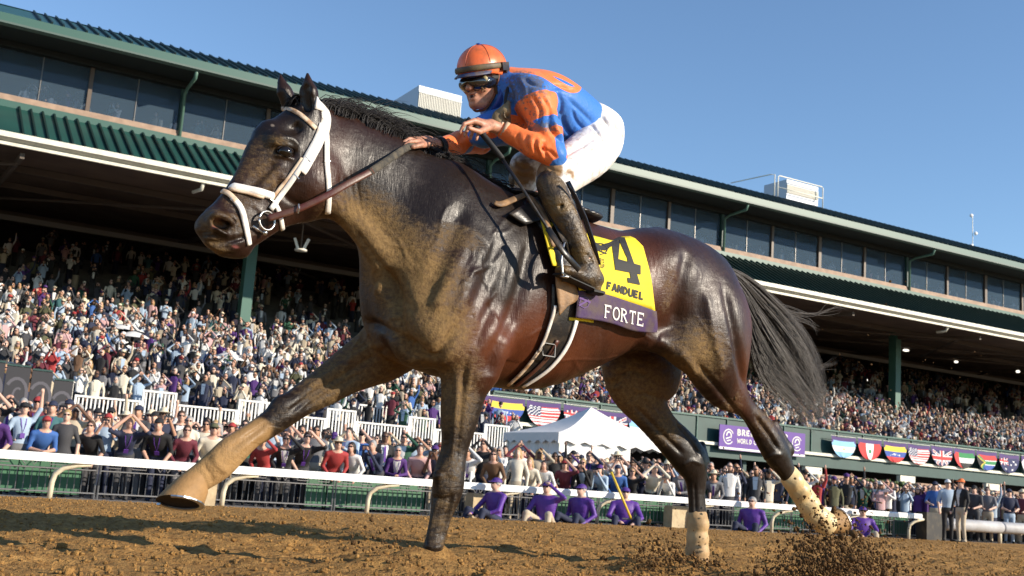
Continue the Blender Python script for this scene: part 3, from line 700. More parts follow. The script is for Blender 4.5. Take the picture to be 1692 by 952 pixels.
class Skin:
    def __init__(s, V, Q, N=None): s.V = V; s.N = vnormals(V, Q) if N is None else N; s.B = BVHTree.FromPolygons([tuple(v) for v in V], [tuple(q) for q in Q.tolist()]); s.D = np.zeros(len(V))
    def hit(s, px, py):
        d = (Vector(loc(px, py, .3)) - CL).normalized(); h = s.B.ray_cast(CL, d); return np.array(h[0] if h[0] is not None else s.B.find_nearest(CL + d * 4.4)[0])
    def carve(s, w, depth, *pts):
        S = [s.hit(c[0], c[1]) for c in curve(pts, 4)]; m = len(S) - 1; V = s.V
        lo = np.min(S, 0) - 3 * w; hi = np.max(S, 0) + 3 * w; ix = np.where(((V > lo) & (V < hi)).all(1))[0]; P = V[ix]; best = np.full(len(ix), 9.0); fade = np.zeros(len(ix))
        for k in range(m):
            a, b_ = S[k], S[k + 1]; d = b_ - a; L2 = d @ d
            if L2 < 1e-10 or L2 > .02: continue
            t = np.clip(((P - a) @ d) / L2, 0, 1); D = np.linalg.norm(P - a - t[:, None] * d, axis=1); u = (k + t) / m; f = np.minimum(1, np.minimum(u, 1 - u) * 4 + .1); b2 = D < best; best[b2] = D[b2]; fade[b2] = f[b2]
        s.D[ix] += depth * fade * np.exp(-(best / w) ** 2)
    def done(s): return s.V + s.N * s.D[:, None]
def curve(P, n):
    """Catmull-Rom through tuples"""
    P = [np.array(p, float) for p in P]; out = []; m = len(P)
    for i in range(m - 1):
        a, b, c, d = P[max(i - 1, 0)], P[i], P[i + 1], P[min(i + 2, m - 1)]
        for j in range(n):
            t = j / n; out.append(.5 * (2 * b + (c - a) * t + (2 * a - 5 * b + 4 * c - d) * t * t + (3 * b - a - 3 * c + d) * t ** 3))
    out.append(P[-1]); return out
for a_ in [
    (.050, -.050, (640, 440), (648, 500), (664, 560), (692, 600)), (.020, -.020, (604, 534), (628, 540), (652, 562), (668, 585)), (.03, .022, (620, 470), (640, 500), (645, 530)),
    (.034, -.016, (768, 338), (748, 385), (724, 440), (704, 500)), (.020, -.010, (580, 372), (615, 422), (655, 478), (690, 520)), (.022, -.024, (668, 562), (694, 588), (718, 592), (736, 572), (752, 545)),
    (.034, -.020, (878, 395), (866, 455), (844, 525), (816, 585), (806, 625)), (.032, -.012, (826, 395), (806, 455), (780, 515), (748, 558)), (.03, .010, (800, 400), (778, 460), (752, 520)), (.026, -.010, (842, 420), (824, 480), (800, 530), (778, 580)),
    (.013, -.012, (768, 600), (764, 660), (759, 715), (754, 765)), (.012, -.007, (744, 620), (743, 690), (738, 750)), (.012, .006, (756, 620), (754, 690), (748, 750)), (.010, .006, (720, 790), (736, 782), (756, 786)), (.009, -.006, (716, 822), (732, 826), (750, 818)),
    (.008, -.009, (746, 822), (738, 855), (728, 892)), (.007, .005, (752, 822), (745, 850), (736, 880)), (.008, .005, (722, 826), (714, 860), (706, 895)), (.01, .008, (704, 900), (716, 905), (730, 902)),
    (.013, -.012, (640, 575), (580, 612), (520, 650), (474, 684)), (.012, .008, (618, 568), (560, 606), (505, 642)), (.010, -.008, (600, 615), (550, 645), (500, 678)), (.008, -.007, (440, 700), (408, 722), (380, 742)), (.008, .005, (436, 716), (404, 738), (380, 760)), (.014, .008, (352, 752), (360, 768), (376, 780)), (.008, -.006, (336, 768), (348, 784), (352, 798)),
    (.036, -.018, (1138, 415), (1124, 475), (1114, 535)), (.028, -.018, (1196, 470), (1212, 540), (1222, 595), (1232, 640)), (.026, .012, (1165, 480), (1180, 560), (1195, 620)), (.014, -.012, (1150, 598), (1188, 645), (1222, 688), (1250, 725)), (.020, .014, (1122, 580), (1138, 598), (1150, 620)),
    (.011, -.016, (1250, 690), (1270, 716), (1286, 742)), (.010, .007, (1262, 760), (1276, 752), (1292, 752)), (.008, -.006, (1280, 772), (1294, 790)), (.012, -.011, (1050, 672), (1092, 715), (1128, 750)), (.010, -.013, (1118, 700), (1140, 726), (1156, 752)), (.012, .007, (1128, 770), (1144, 762), (1160, 768)), (.008, -.006, (1148, 800), (1150, 848)),
    (.014, -.010, (1012, 640), (1038, 612), (1070, 622)), (.010, -.006, (1035, 668), (1060, 650), (1092, 660)), (.03, -.012, (1060, 420), (1058, 470), (1062, 520)), (.03, .012, (1085, 560), (1105, 575), (1125, 592)),
    (.011, .007, (474, 288), (450, 305), (424, 326)), (.015, -.009, (456, 270), (430, 292), (404, 316)), (.012, -.007, (516, 340), (484, 335), (462, 312), (458, 292)), (.010, .007, (450, 240), (464, 229), (484, 230), (494, 244)), (.020, -.013, (484, 206), (496, 218)), (.006, .003, (396, 330), (424, 342), (440, 362)), (.006, .003, (500, 300), (470, 306), (440, 330)),
    (.007, -.005, (378, 348), (388, 366), (392, 384)), (.006, -.004, (388, 344), (398, 362), (402, 378)), (.009, .006, (344, 360), (362, 354), (382, 362), (384, 376)), (.007, -.005, (348, 402), (370, 402), (392, 396), (406, 390)), (.010, .006, (352, 408), (372, 414), (392, 410)), (.006, -.004, (372, 416), (384, 420))]:
    carve(*a_)
RV = random.Random(11)
for x0, y0, dx, dy, n in ((705, 545, .45, -.9, 6), (760, 520, .35, -.95, 6), (830, 540, -.2, -1, 5), (735, 470, .6, -.8, 5), (600, 360, .5, .86, 5), (800, 430, .4, -.9, 4), (900, 600, .96, -.25, 6), (870, 560, .5, -.85, 4), (1150, 520, .3, .95, 4), (1120, 600, .6, .8, 4), (700, 420, .5, -.85, 4), (640, 380, .75, .66, 4), (780, 600, -.1, -1, 5), (745, 690, .0, -1, 4), (560, 620, .85, -.5, 4), (1090, 690, -.6, -.8, 3), (1020, 520, .7, .5, 3)):
    pts = [(x0, y0)]; a0 = math.atan2(dy, dx)
    for k in range(n): a0 += RV.uniform(-.45, .45); pts.append((pts[-1][0] + 24 * math.cos(a0), pts[-1][1] + 24 * math.sin(a0)))
    carve(.0075, .0030, *pts)
    if n > 3: a1 = a0 + .8; carve(.007, .0024, pts[2], (pts[2][0] + 20 * math.cos(a1), pts[2][1] + 20 * math.sin(a1)), (pts[2][0] + 38 * math.cos(a1 - .3), pts[2][1] + 38 * math.sin(a1 - .3)))
for k in range(4): carve(.008, -.005, (562 + 9 * k, 290), (566 + 9 * k, 325), (572 + 10 * k, 352 + 4 * k))
for k in range(5): x = 905 + 26 * k; carve(.024, -.005, (x + 14, 400 + 14 * k), (x, 500), (x - 18, 590 - 4 * k))
V = V + NV * DSP[:, None]
hme = mesh_np('horse_body', V, Q)
V = np.zeros(len(hme.vertices) * 3, np.float32); hme.vertices.foreach_get('co', V); V = V.reshape(-1, 3)
def mask(V, L):
    m = np.zeros(len(V), np.float32)
    for p, r, w in L:
        r = np.array([r] * 3 if np.isscalar(r) else r)
        q = np.sqrt((((V - p) / r) ** 2).sum(1)); m = np.maximum(m, w * np.clip(1.5 - q, 0, 1))
    return m
mud = mask(V, [(L(600, 380, .08), (.16, .16, .14), 1.2), (L(640, 430, .12), (.17, .17, .16), 1.3), (L(690, 480, .2), (.16, .15, .20), 1.3), (L(712, 545, .2), (.15, .16, .15), 1.3), (L(745, 400, .2), (.13, .1, .07), .75),
    (L(748, 640, .2), (.10, .15, .2), .85), (L(735, 760, .15), (.07, .1, .22), .5), (L(725, 860, .15), (.07, .12, .16), .5), (L(640, 480, -.2), (.2, .22, .25), 1.1), (L(600, 590, -.2), (.2, .22, .17), 1.1), (L(555, 632, -.15), (.20, .15, .14), .9),
    (L(455, 695, -.14), (.10, .14, .10), .35), (L(350, 780, -.14), (.2, .2, .12), 1.2), (L(430, 260, .06), (.10, .12, .10), .45), (L(440, 290, .06), (.07, .1, .07), .6), (L(385, 370, .06), (.10, .1, .05), .45), (L(455, 235, .08), (.04, .05, .03), .7), (L(350, 410, .03), (.06, .1, .035), .8), (L(345, 365, .03), (.05, .1, .05), .7), (L(395, 330, .05), (.08, .1, .05), .5), (L(400, 270, .04), (.06, .1, .08), .5),
    (L(1145, 585, .2), (.14, .16, .14), 1.1), (L(1200, 670, .15), (.08, .12, .12), .5), (L(1040, 640, -.2), (.24, .2, .18), 1.2), (L(1090, 690, -.15), (.13, .15, .13), .8), (L(1105, 480, .25), (.05, .1, .12), .5), (L(1260, 690, .15), (.1, .14, .14), .45)])
leg = np.clip((.78 - V[:, 2]) / .2, 0, 1) 
dark = np.clip(leg * .8, 0, 1)
dark = np.maximum(dark, mask(V, [(L(700, 320, .1), (.4, .5, .22), .9), (L(820, 400, .2), (.2, .3, .3), .8), (L(470, 200, .05), (.2, .3, .2), .7), (L(360, 390, 0), (.12, .2, .1), .6), (L(1180, 430, .1), (.2, .3, .12), .5)]))
red = mask(V, [(L(900, 570, .3), (.35, .3, .18), 1), (L(1060, 470, .3), (.2, .3, .3), .9), (L(1230, 560, .2), (.1, .3, .3), .6), (L(560, 290, .08), (.12, .1, .12), .45), (L(1045, 640, -.2), (.2, .2, .14), .8), (L(610, 590, -.2), (.18, .2, .1), .8)])
pink = mask(V, [(L(356, 377, .055), (.014, .016, .008), .9), (L(388, 408, .05), (.012, .02, .004), .5)])
star = mask(V, [(L(447, 211, .03), (.010, .03, .012), 1.0), (L(441, 219, .03), (.008, .03, .012), 1.0)])
sock = mask(V, [(L(418, 712, -.14), (.06, .1, .05), 1.2), (L(385, 745, -.14), (.10, .1, .08), 1.3), (L(345, 785, -.14), (.10, .1, .08), 1.3), (L(1152, 900, -.13), (.08, .1, .14), .5)])
def put_attr(me, name, cols):
    a = me.color_attributes.new(name, 'FLOAT_COLOR', 'POINT'); a.data.foreach_set('color', np.ascontiguousarray(np.stack(cols, 1), dtype=np.float32).ravel())
put_attr(hme, 'coat', [mud, dark, red, np.ones_like(mud)])
put_attr(hme, 'marks', [pink, star, sock, np.ones_like(mud)])

def coat_mat():
    m = bpy.data.materials.new('bay_coat'); m.use_nodes = True; nt = m.node_tree; N = nt.nodes; Lk = nt.links.new; b = N['Principled BSDF']
    tc = N.new('ShaderNodeTexCoord')
    def noise(s, d=6, r=.6, dist=0, sc=None):
        n = N.new('ShaderNodeTexNoise'); n.inputs['Scale'].default_value = s; n.inputs['Detail'].default_value = d; n.inputs['Roughness'].default_value = r; n.inputs['Distortion'].default_value = dist
        if sc:
            mp = N.new('ShaderNodeMapping'); mp.inputs['Scale'].default_value = sc[0]; mp.inputs['Rotation'].default_value = sc[1]; Lk(tc.outputs['Object'], mp.inputs[0]); Lk(mp.outputs[0], n.inputs['Vector'])
        else: Lk(tc.outputs['Object'], n.inputs['Vector'])
        return n.outputs[0]
    def math_(op, a, b_, c=None):
        n = N.new('ShaderNodeMath'); n.operation = op
        for i, v in enumerate((a, b_, c)):
            if v is None: continue
            if isinstance(v, (int, float)): n.inputs[i].default_value = v
            else: Lk(v, n.inputs[i])
        return n.outputs[0]
    def ss(v, lo, hi):
        n = N.new('ShaderNodeMapRange'); n.interpolation_type = 'SMOOTHSTEP'; n.inputs[1].default_value = lo; n.inputs[2].default_value = hi; Lk(v, n.inputs[0]); return n.outputs[0]
    def mix(f, a, c):
        n = N.new('ShaderNodeMix'); n.data_type = 'RGBA'
        if isinstance(f, (int, float)): n.inputs[0].default_value = f
        else: Lk(f, n.inputs[0])
        for i, v in ((6, a), (7, c)):
            if isinstance(v, tuple): n.inputs[i].default_value = v + (1,) if len(v) == 3 else v
            else: Lk(v, n.inputs[i])
        return n.outputs[2]
    a1 = N.new('ShaderNodeVertexColor'); a1.layer_name = 'coat'; s1 = N.new('ShaderNodeSeparateColor'); Lk(a1.outputs[0], s1.inputs[0])
    a2 = N.new('ShaderNodeVertexColor'); a2.layer_name = 'marks'; s2 = N.new('ShaderNodeSeparateColor'); Lk(a2.outputs[0], s2.inputs[0])
    n1 = noise(7, 8, .65, .4); n2 = noise(60, 6, .7); n3 = noise(14, 6, .6, 1.2, ((1, 1, 3.2), (0, .7, 0))); n4 = noise(220, 3, .7)
    base = mix(ss(n1, .35, .65), (.018, .007, .004), (.030, .0115, .0065))
    base = mix(math_('MULTIPLY', s1.outputs[2], .85), base, mix(ss(n1, .3, .7), (.082, .021, .0075), (.125, .036, .013)))
    base = mix(ss(math_('ADD', s1.outputs[1], math_('MULTIPLY', math_('SUBTRACT', n1, .5), .9)), .25, .75), base, (.0125, .0075, .005))
    mudv = math_('ADD', s1.outputs[0], math_('MULTIPLY', math_('SUBTRACT', n3, .5), 1.1))
    mudv = math_('ADD', mudv, math_('MULTIPLY', math_('SUBTRACT', n2, .5), .9))
    mudm = math_('MULTIPLY', ss(mudv, .12, 1.35), ss(s1.outputs[0], .0, .45))
    mudc = mix(ss(n2, .3, .7), (.125, .072, .024), (.24, .15, .058))
    base = mix(math_('MULTIPLY', mudm, .92), base, mudc)
    spk = math_('MULTIPLY', ss(n4, .66, .74), .35)
    base = mix(spk, base, (.16, .10, .05))
    # faint grey streaks over the blackish parts of the coat
    sw = math_('MULTIPLY', math_('MULTIPLY', ss(noise(5.5, 7, .7, 1.6, ((1, 1, 2.4), (0, .5, 0))), .56, .70), s1.outputs[1]), .07)
    base = mix(sw, base, (.20, .16, .14))
    base = mix(math_('MULTIPLY', s2.outputs[0], .9), base, (.42, .13, .12))
    base = mix(math_('MULTIPLY', ss(s2.outputs[1], .3, .9), .75), base, (.42, .34, .27))
    base = mix(math_('MULTIPLY', ss(math_('ADD', s2.outputs[2], math_('MULTIPLY', math_('SUBTRACT', n1, .5), 1.5)), .3, .9), .7), base, (.40, .235, .095))
    Lk(base, b.inputs['Base Color'])
    ro = N.new('ShaderNodeMapRange'); Lk(mudm, ro.inputs[0]); ro.inputs[3].default_value = .39; ro.inputs[4].default_value = .85
    Lk(math_('ADD', ro.outputs[0], math_('ADD', math_('MULTIPLY', math_('SUBTRACT', n2, .5), .45), math_('MULTIPLY', math_('SUBTRACT', n4, .5), .40))), b.inputs['Roughness'])
    b.inputs['Specular IOR Level'].default_value = .34
    # relief: veins and folds, then hair and clots of mud
    v = N.new('ShaderNodeTexVoronoi'); v.feature = 'DISTANCE_TO_EDGE'; v.inputs['Scale'].default_value = 5.5
    mp = N.new('ShaderNodeMapping'); mp.inputs['Scale'].default_value = (1.3, .6, .55); mp.inputs['Rotation'].default_value = (0, .75, 0)
    mv = N.new('ShaderNodeMix'); mv.data_type = 'VECTOR'; mv.inputs[0].default_value = .16
    nn = N.new('ShaderNodeTexNoise'); nn.inputs['Scale'].default_value = 6; Lk(tc.outputs['Object'], nn.inputs['Vector'])
    Lk(tc.outputs['Object'], mv.inputs[4]); Lk(nn.outputs[1], mv.inputs[5]); Lk(mv.outputs[1], mp.inputs[0]); Lk(mp.outputs[0], v.inputs['Vector'])
    vein = math_('MULTIPLY', ss(v.outputs[0], .0, .07), -1.0)
    hair_ = noise(95, 4, .6, .3, ((1, .8, .22), (0, .6, 0))); wet = noise(20, 5, .55, .9, ((1, .8, .25), (0, .55, 0)))
    hair_ = math_('ADD', math_('MULTIPLY', hair_, .7), math_('MULTIPLY', wet, 1.5))
    hgt = math_('ADD', math_('MULTIPLY', vein, .0004), math_('MULTIPLY', n3, .0008))
    hgt = math_('ADD', hgt, math_('MULTIPLY', n2, math_('ADD', math_('MULTIPLY', mudm, .004), .0006)))
    hgt = math_('ADD', hgt, math_('MULTIPLY', n4, math_('ADD', math_('MULTIPLY', mudm, .0012), .00015)))
    fine = noise(190, 3, .6, .2, ((1, .8, .14), (0, .65, 0)))
    hgt = math_('ADD', hgt, math_('ADD', math_('MULTIPLY', hair_, .0014), math_('MULTIPLY', fine, .0011)))
    bp = N.new('ShaderNodeBump'); bp.inputs['Strength'].default_value = 1; bp.inputs['Distance'].default_value = 1; Lk(hgt, bp.inputs['Height']); Lk(bp.outputs[0], b.inputs['Normal'])
    return m
M_COAT = coat_mat(); hme.materials.append(M_COAT)
obj('horse_body', hme, horse)
print('horse', len(V), time.time() - T0)

HB = BVHTree.FromPolygons([tuple(v) for v in V], [tuple(q) for q in Q.tolist()])
# eyes, hooves, shoes, wraps
M_EYE = mat('eye_dark', (.008, .005, .003), .10, spec=.5)
M_LID = mat('eye_lid', (.02, .012, .01), .35)
M_STEEL = mat('steel', (.55, .54, .52), .3, 1)
M_HOOF = mat('hoof_horn', (.34, .19, .07), .7, noise=(30, (.25, .14, .05), .6), bump=(90, .6, .004))
M_SOLE = mat('hoof_sole', (.03, .02, .014), .9)
M_WRAP = mat('leg_wrap', (.72, .54, .28), .42, noise=(7, (.46, .30, .13), .6, .54), bump=(26, .7, .006))
M_HAIR = mat('horse_hair', (.009, .007, .007), .55, spec=.35)
M_TAIL = mat('tail_hair', (.058, .050, .044), .55, spec=.4)
for sy in (1, -1):
    b = MB(); b.sphere(L(472, 251, .085 * sy), (.028, .020, .024), 16, 10); b.build('eye', M_EYE, horse, True)
    b = MB(); e = L(472, 250, .085 * sy)
    for sg, w in ((1, 1.0), (-1, .8)):
        b.tube([e + np.array([.030 * math.cos(a), .010 * math.sin(a) * sy * 1.0 - .006 * sy, .017 * sg * math.sin(a)]) for a in np.linspace(.05, math.pi - .05, 9)], [.0035 * w + .002 * math.sin(a) for a in np.linspace(0, math.pi, 9)], 6)
    b.build('eyelid', M_LID, horse, True)
def hoof(c0, c1, r0, r1, name='hoof', shoe=True, sole=None):
    """c0 coronet centre, c1 sole centre (horse frame), radii"""
    c0, c1 = Vector(c0), Vector(c1); n = (c1 - c0).normalized(); fx = Vector((1, 0, 0)); 
    b = MB(); lat = Vector((0, 1, 0)); fa = lat.cross(n).normalized(); nb = Vector(sole).normalized() if sole else n; fb = lat.cross(nb).normalized(); latb = nb.cross(fb).normalized()
    rings = []; K = 22
    for t, g in ((-.25, .80), (0, .95), (.12, 1.02), (.5, 1.0), (.9, 1.0), (1, .98)):
        r = r0 + (r1 - r0) * max(t, 0); r *= g
        tt = max(t, 0); fwd_ = (fa * (1 - tt) + fb * tt).normalized()
        rings.append([c0 + (c1 - c0) * t + fwd_ * (math.cos(a) * r * (1.06 if math.cos(a) > 0 else .9)) + (lat * (1 - tt) + latb * tt) * (math.sin(a) * r * .92) for a in [2 * math.pi * k / K for k in range(K)]])
    V_ = [p for r in rings for p in r]; F_ = []
    for i in range(len(rings) - 1):
        for k in range(K): F_.append((i * K + k, i * K + (k + 1) % K, (i + 1) * K + (k + 1) % K, (i + 1) * K + k))
    b.add(V_, F_)
    o = b.build(name, M_HOOF, horse, True)
    n = nb; rim = rings[-1]; ins = [c1 + (p - c1) * .72 + n * -.012 for p in rim]
    s = MB(); s.add(rim + ins + [c1 - n * .018], [(k, (k + 1) % K, K + (k + 1) % K, K + k) for k in range(K)] + [(K + k, K + (k + 1) % K, 2 * K) for k in range(K)]); s.build('sole', M_SOLE, o)
    if shoe:
        s = MB(); A = [k for k in range(-8, 9)]; P = [c1 + (rim[k % K] - c1) * .96 + n * .004 for k in A]
        s.tube(P, 1, 6, flat=(.010, .005), up=[n] * len(P)); s.build('horseshoe', M_STEEL, o)
    return o
hoof(L(324, 793, -.14), L(294, 829, -.14), .054, .086, sole=(.16, .30, -1))
hoof(L(1366, 868, .12), L(1388, 863, .12), .048, .066, sole=(-1, 0, .42))
hoof(L(711, 925, .15), L(706, 975, .15), .05, .07, shoe=False)
hoof(L(1150, 940, -.13), L(1148, 985, -.13), .05, .07, shoe=False)
M_WRAP2 = mat('leg_wrap_muddy', (.50, .33, .16), .65, noise=(9, (.22, .13, .055), .8, .55), bump=(26, .7, .006))
def wrap(rows, name='leg_wrap', h=.005, m=None):
    st = [(p, a + .003, b + .003) for p, a, b in stations(rows)]
    P = np.array([s[0] for s in st]); Fd = Field(P.min(0) - .12, P.max(0) + .12, h); Fd.loft(st, .01)
    for i in range(5):
        t = .1 + .2 * i; j = min(int(t * (len(st) - 1)), len(st) - 2); u = t * (len(st) - 1) - j
        p = P[j] * (1 - u) + P[j + 1] * u; Fd.cone(p + [0, -.01, .004], .9 * st[j][2], p + [0, .01, -.004], .93 * st[j][2], .012)
    v, q = Fd.nets(1); obj(name, mesh_np(name, v, q, [m or M_WRAP]), horse)
wrap([(1290, 790, 1318, 780, .125, .7), (1300, 806, 1328, 796, .122, .70), (1311, 824, 1341, 812, .12, .72), (1330, 855, 1356, 836, .12, .82), (1346, 872, 1370, 848, .12, .85), (1356, 878, 1376, 852, .12, .85)])
wrap([(1138, 852, 1167, 852, -.13, .72), (1138, 885, 1167, 882, -.13, .80), (1136, 912, 1168, 908, -.13, .85), (1132, 942, 1170, 938, -.13, .9), (1130, 955, 1170, 951, -.13, .9)], m=M_WRAP2)

def strands(paths, r0, name, m, n=3, parent=horse):
    b = MB()
    for P in paths:
        k = len(P); b.tube(P, [r0 * (1 - (i / (k - 1)) ** 1.6 * .9) for i in range(k)], n, cap=False)
    return b.build(name, m, parent, True)
R = random.Random(5)
# mane: along the crest, blown up and back
crest = curve([(528, 172), (560, 176), (600, 192), (640, 210), (690, 236), (740, 262), (790, 292), (826, 312)], 12)
paths = []
NC = 260
cl = [(R.random(), R.gauss(0, .35), R.gauss(.1, .35), R.uniform(.6, 1.25), R.uniform(-.03, .04)) for _ in range(NC)]
for i in range(4200):
    ct, cs, cu, cln, cy = cl[i % NC]; t = min(max(ct + R.gauss(0, .012), 0), 1); k = t * (len(crest) - 1); j = int(k); f = k - j
    c = crest[j] * (1 - f) + crest[min(j + 1, len(crest) - 1)] * f
    y = cy + R.gauss(0, .006); p0 = loc(c[0], c[1] + 7, y)
    wild = 1 if .10 < t < .5 else .45
    ln = R.uniform(.06, .15) * cln * (1 if t < .55 else .75); up = max(0, cu + R.uniform(-.1, .2)) * wild; side = cs + R.gauss(-.25, .25)
    if i % 23 == 0: ln *= 1.7
    d = np.array([R.uniform(-.6, .1), side * .6, 1.0]); d /= np.linalg.norm(d); P = [p0 - d * .02]; p = p0.copy(); sw = R.uniform(-.5, .5)
    for s in range(6):
        p = p + d * ln / 6; P.append(p.copy())
        d = d + np.array([-.5 + .1 * sw, side * .22 + sw * .25 * math.sin(s * 1.3), -.50 + up * .55]); d /= np.linalg.norm(d)
    paths.append(P)
strands(paths, .0021, 'mane', M_HAIR)
paths = []
for i in range(150):
    y = R.uniform(-.035, .035); p = loc(500 + R.uniform(-8, 12), 172, y); d = np.array([.3, R.uniform(-.6, .2), .9]); P = [p.copy()]
    for s in range(6):
        p = p + d / np.linalg.norm(d) * R.uniform(.012, .02); P.append(p.copy()); d = d + np.array([.05, R.uniform(-.5, .1), -.5])
    paths.append(P)
strands(paths, .003, 'forelock', M_HAIR)
up_ = curve([(1196, 440), (1226, 455), (1262, 486), (1312, 540), (1345, 600), (1366, 672)], 6)
lo_ = curve([(1206, 462), (1228, 500), (1242, 560), (1262, 618), (1296, 655), (1350, 694)], 6)
paths = []
TC = [(R.random() if R.random() < .75 else R.random() ** 2, R.gauss(0, .025), R.gauss(0, .10), R.gauss(0, 9), R.gauss(0, 13), R.uniform(0, 6), R.uniform(.62, 1.08)) for _ in range(150)]
for i in range(2700):
    c_ = TC[i % 150]; a = min(max(c_[0] + R.gauss(0, .02), 0), 1); n = len(up_); cut = c_[6] * R.uniform(.82, 1.04); P = []
    y0 = c_[1]; y1 = c_[2] + R.gauss(0, .016); w1, w2, ph = c_[3] + R.gauss(0, 2.2), c_[4] + R.gauss(0, 2.6), c_[5]
    for s in range(11):
        t = s / 10 * cut; k = min(t * (n - 1), n - 1.001); j = int(k); f = k - j
        e = max(t - 1, 0)
        A = up_[j] * (1 - f) + up_[j + 1] * f; B = lo_[j] * (1 - f) + lo_[j + 1] * f
        q = A * (1 - a) + B * a + np.array([w1 * t + 4 * math.sin(ph + 5 * t) * t + e * 60, w2 * t + 3 * math.cos(ph + 4 * t) * t + e * 70])
        P.append(loc(q[0], q[1], y0 + (y1 - y0) * t))
    paths.append(P)
for (pts, num) in (([(1225, 465), (1262, 505), (1300, 520), (1330, 528), (1352, 545)], 14), ([(1225, 465), (1270, 500), (1305, 512), (1345, 520), (1380, 509), (1402, 506)], 9), ([(1240, 500), (1300, 560), (1340, 603), (1362, 606), (1380, 598)], 10), ([(1240, 490), (1290, 540), (1330, 590), (1350, 640), (1372, 652)], 12)):
    for i in range(num):
        y = R.gauss(0, .05); cv = curve([(x + R.gauss(0, 1 + k * 1.1), z + R.gauss(0, 1 + k * 1.1)) for k, (x, z) in enumerate(pts)], 3)
        paths.append([loc(c[0], c[1], y * k / len(cv)) for k, c in enumerate(cv)])
strands(paths, .0020, 'tail', M_TAIL)

# ------------------------------------------------------------------ bridle and reins
bridle = empty('bridle', HX, ROTZ); tag(bridle, 'white racing bridle with silver bit ring on the bay horse head', 'bridle')
M_WHITE = mat('white_strap', (.80, .76, .70), .5, noise=(26, (.40, .25, .12), .6, .66), bump=(160, .4, .002))
M_TANW = mat('muddy_white_strap', (.66, .52, .38), .6, noise=(30, (.33, .18, .08), .9, .55), bump=(160, .4, .002))
M_LEATH = mat('rein_leather', (.075, .016, .010), .42, noise=(20, (.10, .05, .03), .7), bump=(120, .3, .002))
M_GRIP = mat('rein_rubber', (.035, .032, .026), .8, noise=(40, (.11, .09, .06), .8), bump=(150, .6, .003))
def strap(name, pts, w, m, t=.0028, parent=bridle, off=.005, n=5):
    S = [surf(p[0], p[1], off) for p in curve(pts, n)]; P = [s[0] for s in S]; U = [s[1] for s in S]
    for _ in range(3):
        U = [(U[max(i - 1, 0)] + U[i] * 2 + U[min(i + 1, len(U) - 1)]).normalized() for i in range(len(U))]
        P = [P[0]] + [(P[i - 1] + P[i] * 2 + P[i + 1]) / 4 for i in range(1, len(P) - 1)] + [P[-1]]
    b = MB(); b.tube(P, 1, 8, flat=(w / 2 * 1.08, t * 1.3), up=U); return b.build(name, m, parent, True)
def pxm(px, z=4.05): return px * z / F
strap('crown_strap', [(521, 170), (532, 178), (538, 196), (534, 216)], pxm(22), M_WHITE, .004)
strap('throat_latch', [(534, 196), (539, 225), (539, 266), (541, 291), (543, 321), (541, 352)], pxm(10), M_WHITE)
strap('brow_band', [(466, 180), (480, 182), (499, 192), (521, 213)], pxm(8), M_TANW)
strap('cheek_strap', [(533, 208), (526, 232), (514, 255), (502, 277), (497, 284)], pxm(19), M_WHITE, .004)
strap('cheek_strap', [(506, 262), (486, 294), (464, 322), (446, 346)], pxm(9), M_WHITE, off=.008)
strap('cheek_strap', [(499, 262), (478, 292), (456, 318), (448, 330)], pxm(6), M_TANW, off=.005)
strap('nose_band', [(373, 306), (386, 309), (412, 314), (434, 319), (452, 325)], pxm(13), M_WHITE, .0035)
strap('nose_band', [(372, 311), (388, 316), (412, 321), (434, 326)], pxm(5), M_TANW, .004, off=.007)
strap('nose_band', [(369, 318), (379, 322), (389, 334)], pxm(9), M_TANW, .0035, off=.008)
strap('nose_band', [(384, 328), (396, 342), (402, 360), (407, 385), (410, 404)], pxm(10), M_WHITE, .004, off=.007)
strap('chin_strap', [(454, 338), (461, 352), (466, 378)], pxm(8), M_WHITE, off=.006)
def torus(c, r, t, ax1, ax2, n=24):
    return [Vector(c) + Vector(ax1) * (r * math.cos(2 * math.pi * i / n)) + Vector(ax2) * (r * math.sin(2 * math.pi * i / n)) for i in range(n + 1)]
bc = surf(436, 364, .022)[0]
b = MB(); b.tube(torus(bc, .034, .004, (.97, .25, 0), (0, 0.0, 1)), .0042, 8); b.tube([surf(414, 374, .014)[0], surf(430, 384, .016)[0], surf(456, 402, .03)[0]], [.004, .0035, .003], 8)
b.sphere(surf(432, 383, .02)[0], .010); b.build('bit_ring', M_STEEL, bridle, True)
for pts in (((505, 262), (511, 268)), ((487, 289), (493, 295)), ((536, 268), (542, 268)), ((447, 330), (455, 336))):
    b = MB(); p, n = surf(*pts[0], .010); q, n2 = surf(*pts[1], .010); b.tube([p - (q - p) * .25, q + (q - p) * .25], .0022, 6); b.build('buckle', M_STEEL, bridle)
reins = empty('reins', HX, ROTZ); tag(reins, 'brown leather reins running from the bit to the jockey hands', 'reins')
def rein(pts, m, w, name='rein'):
    C = curve(pts, 6); P = [loc(c[0], c[1], c[2]) for c in C]; b = MB()
    b.tube(P, 1, 8, flat=(w / 2, .003), up=[(0.15, 1, .1)] * len(P)); return b.build(name, m, reins, True)
rein([(442, 361, .10), (491, 346, .135), (539, 324, .165), (580, 301, .175), (616, 282, .17)], M_LEATH, .027)
rein([(612, 284, .172), (645, 262, .14), (672, 244, .09), (690, 238, .06)], M_GRIP, .030, 'rein_grip')
b = MB(); p = Vector(loc(493, 345, .143)); b.tube([p + Vector((0, 0, .017)), p + Vector((0, .006, 0)), p - Vector((0, 0, .017))], .003, 6); b.build('buckle', M_STEEL, reins)
rein([(432, 366, -.09), (560, 320, -.16), (640, 262, -.10), (690, 238, -.03)], M_LEATH, .024)
